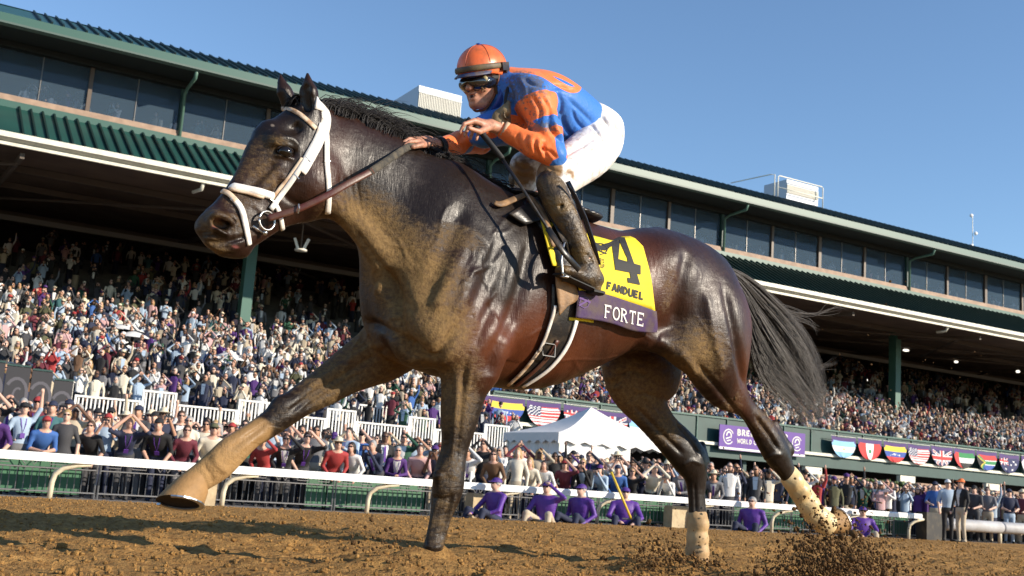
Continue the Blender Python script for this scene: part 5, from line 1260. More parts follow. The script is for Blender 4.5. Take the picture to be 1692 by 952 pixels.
put_attr(bme, 'mud', [mask(v, [(L(908, 280, .27), (.05, .08, .045), 1.2), (L(930, 292, .26), (.05, .08, .03), .9), (L(862, 285, -.2), (.06, .08, .07), 1.1), (L(1000, 215, .15), (.05, .08, .03), .5), (L(985, 190, .1), (.06, .1, .02), .5)])] * 3 + [np.ones(len(v))])
nt_ = M_BREECH.node_tree; vc = nt_.nodes.new('ShaderNodeVertexColor'); vc.layer_name = 'mud'; nn_ = nt_.nodes.new('ShaderNodeTexNoise'); nn_.inputs['Scale'].default_value = 40; nn_.inputs['Detail'].default_value = 7
tc_ = nt_.nodes.new('ShaderNodeTexCoord'); nt_.links.new(tc_.outputs['Object'], nn_.inputs['Vector']); a1_ = nt_.nodes.new('ShaderNodeMath'); a1_.operation = 'ADD'; nt_.links.new(vc.outputs[0], a1_.inputs[0]); nt_.links.new(nn_.outputs[0], a1_.inputs[1])
mr_ = nt_.nodes.new('ShaderNodeMapRange'); mr_.interpolation_type = 'SMOOTHSTEP'; mr_.inputs[1].default_value = .80; mr_.inputs[2].default_value = 1.30; nt_.links.new(a1_.outputs[0], mr_.inputs[0])
mx_ = nt_.nodes.new('ShaderNodeMix'); mx_.data_type = 'RGBA'; nt_.links.new(mr_.outputs[0], mx_.inputs[0]); bs_ = nt_.nodes['Principled BSDF']; nt_.links.new(bs_.inputs['Base Color'].links[0].from_socket, mx_.inputs[6]); mx_.inputs[7].default_value = (.26, .155, .07, 1); nt_.links.new(mx_.outputs[2], bs_.inputs['Base Color'])
obj('breeches', bme, jockey)
# muddy knees and boots
M_BOOT = mat('boot_leather', (.013, .014, .02), .42, spec=.45, noise=(12, (.15, .095, .036), .95, .47), bump=(75, 1.0, .006))
M_BOOTN = mat('boot_leather_clean', (.012, .014, .022), .18, spec=.6)
for sy, name in ((1, 'near'), (-1, 'far')):
    o = (0, 0) if sy > 0 else (-48, -8)
    p = lambda x, y, l: L(x + o[0], y + o[1], l * sy)
    lo = np.minimum(p(880, 290, .2), p(1000, 485, .42)) - .1; hi = np.maximum(p(880, 290, .2), p(1000, 485, .42)) + .12
    lo = np.array([p(1000, 0, .3)[0] - .06, min(p(900, 0, .12)[1], p(900, 0, .45)[1]), p(960, 500, .3)[2] - .02]); hi = np.array([p(880, 0, .3)[0] + .10, max(p(900, 0, .12)[1], p(900, 0, .45)[1]), p(900, 285, .3)[2] + .08])
    Bt = Field(lo, hi, .0055)
    Bt.loft([(p(909, 302, .25), .056, .060), (p(920, 330, .28), .057, .058), (p(938, 368, .305), .053, .054), (p(958, 408, .325), .042, .044), (p(970, 438, .33), .040, .046), (p(974, 452, .33), .038, .046)], .01)
    Bt.loft([(p(985, 462, .33), .034, .034), (p(966, 458, .335), .036, .032), (p(942, 450, .34), .038, .024), (p(926, 446, .34), .032, .017)], .02)
    Bt.cone(p(984, 476, .33), .024, p(978, 472, .33), .024, .01)
    Bt.cone(p(926, 342, .33), .005, p(944, 332, .33), .004, .014, sub=True)
    for i in range(3): Bt.cone(p(958 + 4 * i, 424 + 6 * i, .375), .004, p(975 + 4 * i, 420 + 6 * i, .36), .003, .01, sub=True)
    v, q = Bt.nets(1); bo = jmesh('riding_boot', v, q, [M_BOOT])
    b = MB(); P = [p(x, y, .335) - JO for x, y in ((921, 452), (940, 462), (962, 472), (975, 478))]; b.tube(P, 1, 8, flat=(.034, .006), up=(0, 0, 1)); P = [p(x, y, .33) - JO for x, y in ((975, 481), (993, 485))]; b.tube(P, 1, 8, flat=(.030, .011), up=(0, 0, 1))
    b.build('boot_sole', M_BLK, bo)
    b = MB(); T = [p(x, y, .355) - JO for x, y in ((938, 300), (950, 325), (966, 360), (980, 402), (989, 438))]
    if sy > 0: b.tube(T, 1, 8, flat=(.004, .012), up=[(-.35, .9, .1)] * 5); b.build('boot_panel', M_BOOTN, bo, True)
# helmet: cap cover, peak, strap and the two pairs of goggles
M_CAP = mat('orange_cap', (.80, .155, .04), .35, noise=(16, (.34, .10, .035), .8, .60), bump=(30, .25, .004))
M_CAPB = mat('cap_blue', (.02, .06, .30), .4)
M_GOG = mat('goggle_frame', (.015, .013, .012), .35, noise=(20, (.14, .09, .04), .6, .55))
M_LENS = mat('goggle_lens', (.008, .008, .010), .05, spec=.8, coat=1)
M_BROWN = mat('muddy_band', (.075, .055, .035), .6, noise=(20, (.17, .12, .06), .8), bump=(60, .5, .003))
C_ = Field(HC - .2, HC + .2, .0045)
C_.ell(hd(-.004, 0, .028), (.122, .098, .098), .01, AXH)
C_.ell(hd(-.055, 0, -.005), (.065, .082, .06), .03, AXH)
C_.ell(hd(.035, 0, -.060), (.14, .12, .074), .006, AXH, sub=True)
C_.ell(hd(-.06, 0, -.10), (.16, .12, .06), .01, AXH, sub=True)
v, q = C_.nets(1); cap = jmesh('helmet', v, q, [M_CAP])
def ring(h, rx, ry, a0, a1, n=20, o=(0, 0)): return [hd(o[0] + math.cos(a) * rx, math.sin(a) * ry, h + o[1] * math.cos(a)) - JO for a in np.linspace(a0, a1, n)]
b = MB(); A = ring(.010, .124, .094, -1.15, 1.15, 18); Bq = [hd(.012 + math.cos(a) * .148, math.sin(a) * .092, .000 - .004 * math.cos(a)) - JO for a in np.linspace(-1.15, 1.15, 18)]
n = 18; up3 = u_ * .005
b.add([Vector(p) for p in A + Bq] + [Vector(p - up3) for p in A + Bq], [(i, i + 1, n + i + 1, n + i) for i in range(n - 1)] + [(2 * n + n + i, 2 * n + n + i + 1, 2 * n + i + 1, 2 * n + i) for i in range(n - 1)] + [(n + i, n + i + 1, 3 * n + i + 1, 3 * n + i) for i in range(n - 1)])
b.build('cap_peak', mat('peak_blue', (.035, .05, .13), .5, noise=(30, (.16, .11, .06), .7, .5)), cap, True)
b = MB(); b.tube(ring(.028, .126, .1005, -1.9, 1.9, 30, (0, -.003)), 1, 8, flat=(.013, .005), up=[Vector(u_).cross(Vector((0, 0, 1))).length and Vector(hd(math.cos(a), math.sin(a), 0) - HC) for a in np.linspace(-1.9, 1.9, 30)]); b.build('goggle_band', M_BROWN, cap, True)
b = MB()
b.tube(ring(.022, .126, .103, 1.9, 4.38, 24), 1, 8, flat=(.010, .0025), up=[Vector(hd(math.cos(a), math.sin(a), 0) - HC) for a in np.linspace(1.9, 4.38, 24)])
b.build('goggle_strap', M_BLK, cap)
b = MB(); c = hd(-.018, .104, .022) - JO; b.box(c, (.05, .016, .034), tuple(Vector(x) for x in AXH)); c = hd(-.030, .103, -.008) - JO; b.box(c, (.022, .014, .045), tuple(Vector(x) for x in AXH)); b.build('goggle_clip', M_GOG, cap)
b = MB(); b.sphere(hd(.0, 0, .128) - JO, (.013, .013, .006), 10, 6, ax=tuple(Vector(x) for x in AXH)); b.build('cap_button', M_CAPB, cap, True)
b = MB()
for a in (0, 1.0472, 2.0944):
    b.tube([hd(-.004 + .1232 * math.cos(t) * math.cos(a), .0995 * math.cos(t) * math.sin(a), .028 + .0992 * math.sin(t)) - JO for t in np.linspace(.15, math.pi - .15, 24)], .0012, 4)
b.build('cap_seam', mat('cap_seam', (.45, .09, .03), .6), cap)
# goggles on the eyes
gog = MB(); lens = Field(HC - .2, HC + .2, .004)
lens.ell(hd(.040, 0, -.032), (.086, .082, .047), .006, AXH); lens.ell(hd(-.02, 0, -.026), (.085, .072, .055), .004, AXH, sub=True); lens.ell(hd(.125, 0, -.060), (.03, .014, .022), .01, AXH, sub=True)
v, q = lens.nets(1); go = jmesh('goggles', v, q, [M_LENS])
for a0_, a1_ in ((1.0, 2.0), (-2.0, -1.0)):
    b = MB(); b.tube(ring(-.020, .098, .083, a0_, a1_, 8), 1, 8, flat=(.008, .003), up=[Vector(l_)] * 8); b.build('goggle_strap', M_BLK, go)
b = MB(); ax = (Vector(f_ * .55 - l_ * .83), Vector(u_), Vector(f_ * .83 + l_ * .55)); c = hd(.082, .063, -.022) - JO
b.tube([c, Vector(c) + ax[2] * .006], [.013, .012], 16); b.build('lens_disc', mat('gold_disc', (.34, .29, .16), .5), go, True)
# chin strap
b = MB(); S2 = [hd(-.002, .082, .0), hd(.012, .079, -.045), hd(.030, .064, -.095), hd(.052, .030, -.142), hd(.056, 0, -.148), hd(.052, -.03, -.142), hd(.03, -.064, -.095), hd(.012, -.079, -.045), hd(-.002, -.082, 0)]
S2 = [p - JO for p in S2]; b.tube(curve([tuple(p) for p in S2], 4), .0055, 6); b.build('chin_strap', mat('strap_brown', (.16, .055, .025), .7, bump=(90, .6, .003)), cap, True)
b = MB(); b.tube([hd(-.03, .082, .0) - JO, hd(-.028, .082, -.05) - JO, hd(.015, .074, -.075) - JO], .005, 6)
b.box(hd(.020, .075, -.070) - JO, (.018, .012, .036), tuple(Vector(x) for x in AXH)); b.build('strap_buckle', M_GOG, cap)
# collar, spare goggles round the neck, cuffs, wrist band
b = MB(); b.tube(curve([tuple(L(x, y, z) - JO) for x, y, z in ((838, 126, .05), (832, 150, .085), (824, 172, .07), (812, 188, .02))], 5), 1, 8, flat=(.018, .006), up=(0, 1, 0)); b.build('collar', M_CAPB, jockey, True)
b = MB(); b.tube(curve([tuple(L(x, y, z) - JO) for x, y, z in ((843, 120, .07), (840, 142, .11), (836, 160, .13), (834, 178, .13))], 5), .007, 6); b.build('goggle_strap', M_BLK, jockey, True)
G = Field(L(835, 190, .12) - .1, L(835, 190, .12) + .1, .004); G.ell(L(829, 196, .11), (.045, .024, .040), .01); G.cone(L(835, 184, .13), .026, L(839, 170, .13), .012, .015); G.ell(L(826, 205, .10), (.035, .02, .02), .02); v, q = G.nets(1)
sg = jmesh('spare_goggles', v, q, [mat('muddy_goggles', (.15, .105, .05), .6, noise=(40, (.28, .21, .11), .8), bump=(90, .7, .003))])
b = MB(); b.tube(torus(L(837, 190, .142) - JO, .015, .003, (1, .2, 0), (0, 0, 1), 16), .004, 6); b.build('goggle_rim', M_BROWN, sg, True)
def cuff(p, d, r, w, m, name):
    d = np.array(d) / np.linalg.norm(d); a = np.cross(d, [0, 1, 0]); a /= np.linalg.norm(a); c2 = np.cross(d, a); b = MB()
    n = 14; V_ = []; 
    for s2 in (-w, w):
        for rr in (r, r - .005): V_ += [Vector(p - JO + d * s2 + (a * math.cos(t) + c2 * math.sin(t)) * rr) for t in np.linspace(0, 2 * PI, n, endpoint=False)]
    F_ = []
    for i in range(n):
        k = (i + 1) % n; F_ += [(i, k, 2 * n + k, 2 * n + i), (n + i, 3 * n + i, 3 * n + k, n + k), (i, n + i, n + k, k), (2 * n + i, 2 * n + k, 3 * n + k, 3 * n + i)]
    b.add(V_, F_); b.build(name, m, jockey, True)
cuff(L(834, 216, .165), WR - EL, .038, .008, mat('cuff_elastic', (.50, .34, .22), .7), 'cuff')
cuff(L(826, 213, .155), WR - EL, .031, .004, M_TANW, 'wrist_band')
cuff(L(722, 243, -.03), WRf - ELf, .046, .018, M_BLK, 'cuff')
# stirrup
st = empty('stirrup', HX, ROTZ); tag(st, 'steel stirrup iron under the jockey boot beside the yellow cloth', 'stirrup')
b = MB(); b.tube(curve([tuple(L(x, y, z)) for x, y, z in ((930, 456, .375), (928, 425, .37), (934, 400, .34), (942, 425, .30), (950, 458, .30))], 5), .0055, 6); b.tube([L(930, 457, .378), L(950, 459, .295)], 1, 6, flat=(.014, .005)); b.build('stirrup_iron', M_STEEL, st, True)
b = MB(); b.tube([L(934, 400, .33), L(908, 350, .27), L(890, 325, .2)], 1, 8, flat=(.013, .003), up=(0, 1, 0)); b.build('stirrup_leather', M_BLEATH, st)
# whip
whip = empty('riding_whip', HX, ROTZ); tag(whip, 'black riding whip held in the jockey near hand beside his boot', 'whip')
b = MB(); b.tube([L(x, y, z) for x, y, z in ((772, 196, .165), (785, 208, .168), (806, 232, .19), (830, 262, .27))], [.010, .011, .012, .011], 8); b.build('grip', M_BLK, whip, True)
b = MB(); b.tube([L(x, y, z) for x, y, z in ((828, 260, .262), (862, 310, .345), (905, 378, .40), (936, 424, .42))], [.0075, .007, .006, .006], 8); b.build('shaft', M_BLEATH, whip, True)
b = MB(); b.tube([L(x, y, z) for x, y, z in ((905, 377, .41), (932, 418, .43), (957, 446, .435))], 1, 8, flat=(.014, .006), up=(0, 1, 0)); b.build('flap', M_BLEATH, whip, True)
print('jockey', time.time() - T0)
# ================================================================== rail, fences, tent, flags
M_RAIL = mat('rail_white', (.80, .80, .78), .35, noise=(1.2, (.66, .62, .55), .5, .6)); M_POST = mat('post_cream', (.72, .66, .50), .45, noise=(6, (.45, .36, .24), .7, .58))
M_FENCE = mat('fence_black', (.022, .022, .024), .45); M_GALV = mat('fence_grey', (.16, .16, .165), .4, .5)
tR0, tR1 = rp_(-60, 745, RS)[0], rp_(1521, 855, RS)[0]
rail = thing('running_rail', 'long white running rail on curved cream posts along the dirt track', 'rail', RL((tR0 + tR1) / 2, RS, 0)); ro = Vector(rail.location)
b = MB(); zt2, hb = EYE + .005, .142
prf = [(-.07, zt2 - hb), (-.07, zt2 - .03), (-.05, zt2), (.05, zt2), (.07, zt2 - .03), (.07, zt2 - hb)]
def rprof(name, pr, ta, tb, m, par, base):
    b = MB(); b.prism([RL(ta, RS + s, z) - base for s, z in pr], RL(tb, 0, 0) - RL(ta, 0, 0)); o = b.build(name, m, par); bm = bmesh.new(); bm.from_mesh(o.data); bmesh.ops.recalc_face_normals(bm, faces=bm.faces); bm.to_mesh(o.data); bm.free(); return o
tt = tR0
while tt < tR1 - .01:
    te = min(tt + 6.1, tR1); rprof('rail_section', prf, tt + .006, te - .006, M_RAIL, rail, ro); tt = te
tp0, tp1 = rp_(86, 800, RS + .2)[0], rp_(1396, 870, RS + .2)[0]; PS = (tp1 - tp0) / 7
for k in range(-1, 9):
    t = tp0 + PS * k
    if t > tR1: break
    b = MB(); b.tube([RL(t + .55, RS, zt2 - hb - .0) - ro, RL(t + .34, RS + .03, zt2 - hb - .03) - ro, RL(t + .14, RS + .12, zt2 - hb - .09) - ro, RL(t + .03, RS + .2, zt2 - hb - .2) - ro, RL(t, RS + .22, zt2 - hb - .34) - ro, RL(t - .01, RS + .22, -.02) - ro], [.040, .044, .045, .045, .045, .045], 10); b.build('post', M_POST, rail, True)
# padded end rail further on
tE = tR1
pr = thing('padded_rail', 'thick grey padded rail on the right beyond the black end post', 'rail', RL(tE + 4, RS, 0)); po = Vector(pr.location)
M_PAD = mat('grey_pad', (.42, .42, .43), .6, noise=(2, (.30, .29, .28), .6), bump=(5, .5, .03))
tt = tE + 1.3
for k in range(12):
    te = tt + 3.2; b = MB(); b.tube([RL(tt, RS + .05, .50) - po, RL(tt + .05, RS + .05, .50) - po, RL(te - .1, RS + .05, .50) - po, RL(te - .04, RS + .05, .50) - po], [.14, .185, .185, .15], 14); b.build('pad', M_PAD, pr, True)
    b = MB(); b.tube([RL(te, RS + .1, .45) - po, RL(te, RS + .1, 0) - po], .06, 8); b.build('post', M_POST, pr, True); tt = te
ep = thing('end_post', 'black padded end post between the white rail and the grey padded rail', 'post', RL(tE + .7, RS + .1, 0)); b = MB(); b.box((0, 0, .40), (1.0, .36, .84), (VR[0], VR[1], VZ)); bm = bmesh.new(); b.build('pad', mat('black_pad', (.02, .018, .016), .6, noise=(5, (.09, .07, .04), .6, .6)), ep); bm.free()
# crowd control fence: panels of thin black bars with a stepped scroll
def fence_mesh(w=2.3, h=.70):
    fr = MB(); ba = MB(); sc = MB(); r = .014
    for z in (.10, h): fr.tube([(-w / 2, 0, z), (w / 2, 0, z)], .016, 6)
    fr.tube([(-w / 2, 0, h - .20), (w / 2, 0, h - .20)], r, 6)
    for x in (-w / 2, w / 2): fr.tube([(x, 0, 0), (x, 0, h)], .018, 6)
    n = int(w / .115)
    for i in range(1, n): x = -w / 2 + w * i / n; ba.tube([(x, 0, .1), (x, 0, h - .2)], .009, 5, cap=False)
    m = 5
    for i in range(m):
        x = -w / 2 + w * (i + .5) / m; a = w / m / 2
        if i == 2: sc.tube([(x - a * .8, 0, h - .02), (x - a * .3, 0, h - .16), (x, 0, h - .06), (x + a * .3, 0, h - .16), (x + a * .8, 0, h - .02)], .010, 5)
        else: sc.tube([(x - a, 0, h - .03), (x - a * .55, 0, h - .03), (x - a * .55, 0, h - .14), (x + a * .55, 0, h - .14), (x + a * .55, 0, h - .03), (x + a, 0, h - .03)], .010, 5)
    return fr.mesh('fence_frame', M_GALV), ba.mesh('bars', M_GALV), sc.mesh('scroll', M_GALV)
fm, bmz, sm_ = fence_mesh(); rotR = math.atan2(RA[1], RA[0]); t = rp_(-80, 800, RS + .75)[0]; i = 0; tend = rp_(1500, 880, RS + .75)[0]
ordn = ['first', 'second', 'third', 'fourth', 'fifth', 'sixth', 'seventh', 'eighth', 'ninth', 'tenth', 'eleventh', 'twelfth', 'thirteenth', 'fourteenth', 'fifteenth', 'sixteenth', 'seventeenth', 'eighteenth', 'nineteenth', 'twentieth']
while t < tend:
    o = thing('barrier', f'black barred crowd barrier behind the white rail, {ordn[i] if i < 20 else "last"} from the left', 'barrier', RL(t + 1.17, RS + .75, 0), 'crowd barriers', rotR)
    obj('fence_frame', fm, o); tag(obj('bars', bmz, o), kind='stuff'); obj('scroll', sm_, o); t += 2.36; i += 1
# green boards standing behind the barrier here and there
M_GB = mat('green_board', (.02, .115, .05), .5, noise=(1.5, (.015, .08, .035), .6))
for j, (a, c, wh) in enumerate(((-30, 128, 'at the far left of the rail'), (505, 700, 'below the phone holding crowd left of the planted foreleg'), (905, 1110, 'behind the seated men in purple'), (1210, 1330, 'behind the lone man in purple'), (1390, 1500, 'near the black end post'))):
    ta, tb = rp_(a, 800, RS + .95)[0], rp_(c, 830, RS + .95)[0]; o = thing('green_board', 'green ribbed board behind the barrier ' + wh, 'board', RL((ta + tb) / 2, RS + .95, 0)); n = max(2, int((tb - ta) / .42))
    for k in range(n):
        x0, x1 = ta + (tb - ta) * k / n, ta + (tb - ta) * (k + 1) / n
        b = MB(); b.box(RL((x0 + x1) / 2, RS + .95, .36) - Vector(o.location), (x1 - x0 - .02, .05, .60), AXR); b.build('board_panel', M_GB, o)
# stone blocks
M_STONE = mat('sandstone', (.50, .40, .25), .85, noise=(6, (.34, .26, .16), .6), bump=(20, .6, .02))
for a, c, wh in ((312, 330, 'left one of two under the outstretched leg'), (334, 352, 'right one of two under the outstretched leg'), (776, 792, 'beside the first seated man in purple'), (1105, 1132, 'right of the man with the yellow rake')):
    ta, tb = rp_(a, 820, RS + .45)[0], rp_(c, 820, RS + .45)[0]; o = thing('stone_block', 'pale sandstone block behind the rail, ' + wh, 'stone block', RL((ta + tb) / 2, RS + .45, 0), 'sandstone blocks'); b = MB(); w = tb - ta
    b.box((0, 0, .25), (w, .3, .5), AXR); b.box((0, 0, .515), (w * .96, .26, .03), AXR); b.build('block', M_STONE, o)
# white picket fences at the foot of the terraces
M_PK = mat('picket_white', (.80, .79, .75), .5)
def picket(w, h):
    fr = MB(); ba = MB()
    for z in (.06, h): fr.box((0, 0, z), (w, .05, .06))
    for x in (-w / 2 + .03, w / 2 - .03): fr.box((x, 0, h / 2), (.07, .07, h + .06))
    n = int(w / .115)
    for i in range(1, n): ba.box((-w / 2 + w * i / n, 0, h / 2), (.045, .03, h - .10))
    return fr.mesh('fence_frame', M_PK), ba.mesh('pickets', M_PK)
A_, B_ = picket(1.95, .85), picket(1.05, 1.20)
t = sp(118, 690, SF)[0]; k = 0; tend = sp(815, 720, SF)[0]
anchor = lambda k, n: f'{ordn[min(k, 19)]} from the left along the terrace foot'
while t < tend:
    lo_p = k % 2 == 0; w = 1.95 if lo_p else 1.05
    o = thing('picket_fence', ('low wide' if lo_p else 'tall narrow') + ' white picket fence panel, ' + anchor(k, 0), 'fence', ST(t + w / 2, SF - .1, ZF), 'white picket panels', AXROT)
    P2 = A_ if lo_p else B_; obj('fence_frame', P2[0], o); tag(obj('pickets', P2[1], o), kind='stuff'); t += w + .02; k += 1
for j, (px, s, wh) in enumerate(((56, 39.5, 'below the yellow jacket crowd'), (112, 37.8, 'in the second row at the left'), (290, 39.5, 'behind the long white front line'), (620, 38.6, 'raised behind the outstretched foreleg'), (700, 38.6, 'raised left of the planted foreleg'))):
    t = sp(px, 600, s)[0]; z = ZF + RK * ROW * math.floor((s - SF) / ROW); o = thing('picket_fence', 'short white picket panel ' + wh, 'fence', ST(t, s, z), 'white picket panels', AXROT); obj('fence_frame', A_[0], o); tag(obj('pickets', A_[1], o), kind='stuff')
# dark printed screens at the far left
M_SCR = mat('black_screen', (.022, .021, .026), .6); M_SWL = mat('grey_print', (.085, .08, .095), .6)
for j, (p0, p1, py) in enumerate(((-30, 10, 596), (12, 52, 604), (54, 88, 612), (90, 122, 628))):
    s = 34.2; ta, z1 = sp(p0, py, s); tb, _ = sp(p1, py, s); z0 = .0; o = thing('printed_screen', f'black printed screen panel with grey emblem, {ordn[j]} from the left edge', 'screen', ST((ta + tb) / 2, s, 0), 'printed screens', AXROT)
    b = MB(); b.box((0, 0, z1 / 2), (tb - ta, .06, z1)); b.build('panel', M_SCR, o); b = MB()
    for poly in arc(0, z1 - .75, .28, .42, -1.2, 2.6, .09, 10) + arc(.05, z1 - .8, .12, .2, 1, 5, .06, 8): b.add([(x, -.035, z) for x, z in poly], [(0, 1, 2, 3)])
    b.build('emblem', M_SWL, o)
    b = MB(); b.box((0, -.01, z1 + .03), (tb - ta, .1, .05)); b.build('top_edge', GM['dgreen'], o)
# the white tent
M_TENT = mat('tent_canvas', (.80, .79, .77), .7, bump=(2.5, .5, .03)); 
d1, d2 = Vector((.86, .51, 0)).normalized(), Vector((-.51, .86, 0)).normalized(); w1, w2 = 4.3, 3.0
c0 = Vector((1.75, 34.0, 0)); ten = thing('white_tent', 'white peaked tent between the crowd and the balcony wall', 'tent', c0 + d1 * w1 / 2 + d2 * w2 / 2); tO = Vector(ten.location)
zE = 2.42; cs = [c0 - d1 * .12 - d2 * .12, c0 + d1 * (w1 + .12) - d2 * .12, c0 + d1 * (w1 + .12) + d2 * (w2 + .12), c0 - d1 * .12 + d2 * (w2 + .12)]; pk = c0 + d1 * w1 / 2 + d2 * w2 / 2 + Vector((0, 0, 3.42))
b = MB()
for i in range(4):
    a_, c_ = cs[i] + Vector((0, 0, zE)), cs[(i + 1) % 4] + Vector((0, 0, zE)); G = []; n = 8
    for u in range(n + 1):
        for v_ in range(n + 1):
            p = (a_ * (1 - u / n) + c_ * (u / n)) * (1 - v_ / n) + pk * (v_ / n); p = p - Vector((0, 0, .14 * math.sin(PI * v_ / n))); G.append(p - tO)
    b.add(G, [(x * (n + 1) + y, (x + 1) * (n + 1) + y, (x + 1) * (n + 1) + y + 1, x * (n + 1) + y + 1) for x in range(n) for y in range(n)])
b.build('roof', M_TENT, ten, True); 
for i in range(4):
    a_, c_ = cs[i], cs[(i + 1) % 4]; b = MB(); n = 14; top = [a_ * (1 - k / n) + c_ * (k / n) + Vector((0, 0, zE)) for k in range(n + 1)]
    bot = [p - Vector((0, 0, .28 + .05 * math.cos(k * PI))) for k, p in enumerate(top)]
    b.add([p - tO for p in top + bot], [(k, k + 1, n + 2 + k, n + 1 + k) for k in range(n)]); b.build('valance', M_TENT, ten)
b = MB()
for (a_, c_) in ((c0, c0 + d2 * w2), (c0, c0 + d1 * w1 * .62)):
    n = 18; L_ = []; nn = (c_ - a_).normalized().cross(VZ)
    for k in range(n + 1): 
        p = a_ * (1 - k / n) + c_ * (k / n) + nn * .05 * math.sin(k * 1.9); L_.append((p - tO, p + Vector((0, 0, zE - .2)) - tO))
    b = MB(); b.add([q for pr2 in L_ for q in pr2], [(2 * k, 2 * k + 2, 2 * k + 3, 2 * k + 1) for k in range(n)]); b.build('side_wall', M_TENT, ten, True)
for p in (c0, c0 + d1 * w1, c0 + d1 * w1 + d2 * w2, c0 + d2 * w2): b = MB(); b.tube([p - tO, p + Vector((0, 0, zE)) - tO], .035, 6); b.build('pole', M_WP, ten)

# national flags as half-round bunting on the balcony
FC = {c: mat('flag_' + c, v, .7) for c, v in dict(purple=(.065, .028, .15), sky=(.25, .50, .78), white=(.74, .74, .74), red=(.55, .035, .035), blue=(.03, .08, .35), navy=(.012, .018, .09), yellow=(.80, .58, .05), green=(.02, .22, .07), black=(.012, .012, .012), gold=(.62, .40, .08)).items()}
FK = list(FC)
def d_arg(x, y): return 'sky' if y < .34 or y > .66 else ('gold' if (x - .5) ** 2 * 2 + (y - .5) ** 2 < .006 else 'white')
def d_per(x, y): return 'red' if x < .33 or x > .67 else ('green' if abs(x - .5) < .07 and abs(y - .5) < .12 else 'white')
def d_ven(x, y): return 'yellow' if y < .33 else ('blue' if y < .66 else 'red') if not (abs(y - .5 - (x - .5) ** 2 * 1.2) < .035 and abs(x - .5) < .26 and int(x * 22) % 2) else 'white'
def d_usa(x, y): return ('white' if (int(x * 26) + int(y * 20)) % 3 == 0 else 'navy') if x < .42 and y < .53 else ('red' if int(y * 13) % 2 == 0 else 'white')
def d_gbr(x, y):
    u, v = x - .5, y - .5
    if abs(u) < .05 or abs(v) < .09: return 'red'
    if abs(u) < .09 or abs(v) < .16: return 'white'
    d = min(abs(u - v), abs(u + v)); return 'red' if d < .035 else 'white' if d < .10 else 'navy'
def d_uae(x, y): return 'red' if x < .25 else 'green' if y < .33 else 'white' if y < .67 else 'black'
def d_rsa(x, y):
    v = abs(y - .5); e = .42 - x
    if x < .42 and v < (.42 - x) * 1.0 - .06: return 'black'
    if x < .42 and v < (.42 - x) * 1.0: return 'yellow'
    if v < .10 or (x < .5 and abs(v - max(.42 - x, 0) * 1.15) < .10): return 'green'
    if v < .17 and x > .3: return 'white'
    return 'red' if y < .5 else 'blue'
def d_nzl(x, y):
    if x < .45 and y < .5: return d_gbr(x / .45, y / .5)
    return 'white' if any((x - a) ** 2 + ((y - c) * .8) ** 2 < .0022 for a, c in ((.72, .22), (.72, .78), (.6, .45), (.84, .42), (.25, .75))) else 'navy'
def d_jpn(x, y): return 'red' if (x - .5) ** 2 + ((y - .5) * .7) ** 2 < .03 else 'white'
def flag(px, py, w, fn, label, s=39.68, hh=1.0):
    t, z = sp(px, py, s); o = thing('flag', label, 'flag', ST(t, s, z), 'national flag bunting', AXROT); n, m = 30, 22; V_ = []; F_ = []; C_ = []
    for j in range(m + 1):
        for i in range(n + 1):
            u, v = i / n, j / m; X_ = (u - .5) * w; X_ *= math.sqrt(max(0, 1 - max(0, (v - .25) / .78) ** 2)) if v > .25 else 1
            V_.append((X_, -.05 - .02 * math.sin(u * 14 + v * 3) * v - .03 * v, -v * hh + .05 * math.sin(PI * u) * -1 * (1 - v)))
    for j in range(m):
        for i in range(n):
            F_.append((j * (n + 1) + i, (j + 1) * (n + 1) + i, (j + 1) * (n + 1) + i + 1, j * (n + 1) + i + 1)); v = (j + .5) / m; u = (i + .5) / n
            C_.append('purple' if v < .17 or (v < .30 and (abs(u - .5) > .46 - .3 * (.3 - v))) else fn(u, min(.999, (v - .17) / .83)))
    used = sorted(set(C_)); me = mesh_np('bunting', V_, F_, [FC[c] for c in used], True, [used.index(c) for c in C_]); so_ = me; obj('bunting', me, o)
    b = MB(); b.tube([(-w / 2 - .04, -.03, .02), (w / 2 + .04, -.03, .02)], .012, 5); b.build('cord', M_WP, o)
def fw(px): 
    return PW * .93
for px, py, fn, lb in ((1393, 722, d_arg, 'sky blue and white striped flag with a sun, first right of the purple banner'), (1436, 726, d_per, 'red and white flag with a small green crest'), (1478, 731, d_ven, 'yellow blue and red flag on the right side of the balcony'), (1517, 735, d_usa, 'stars and stripes flag between the tricolour and the union flag'), (1555, 738, d_gbr, 'union flag with red and white crosses on navy'), (1592, 742, d_uae, 'flag with a red bar beside green white and black'), (1629, 746, d_rsa, 'green white red blue and black flag with a sideways Y'), (1666, 751, d_nzl, 'navy flag with a small union corner at the right'), (1702, 755, d_jpn, 'white flag with a red disc at the right edge'),
                       (838, 657, d_ven, 'yellow blue and red starred flag nearest the planted foreleg'), (898, 664, d_usa, 'stars and stripes flag left of the white tent'), (958, 671, d_nzl, 'navy flag partly hidden behind the white tent top'), (782, 651, lambda x, y: 'red', 'plain red flag half hidden behind the planted foreleg'), (1012, 680, d_gbr, 'flag hanging behind the tent peak under the belly'), (1064, 690, d_arg, 'flag hanging just left of the far hind leg')):
    flag(px, py, fw(px), fn, lb)
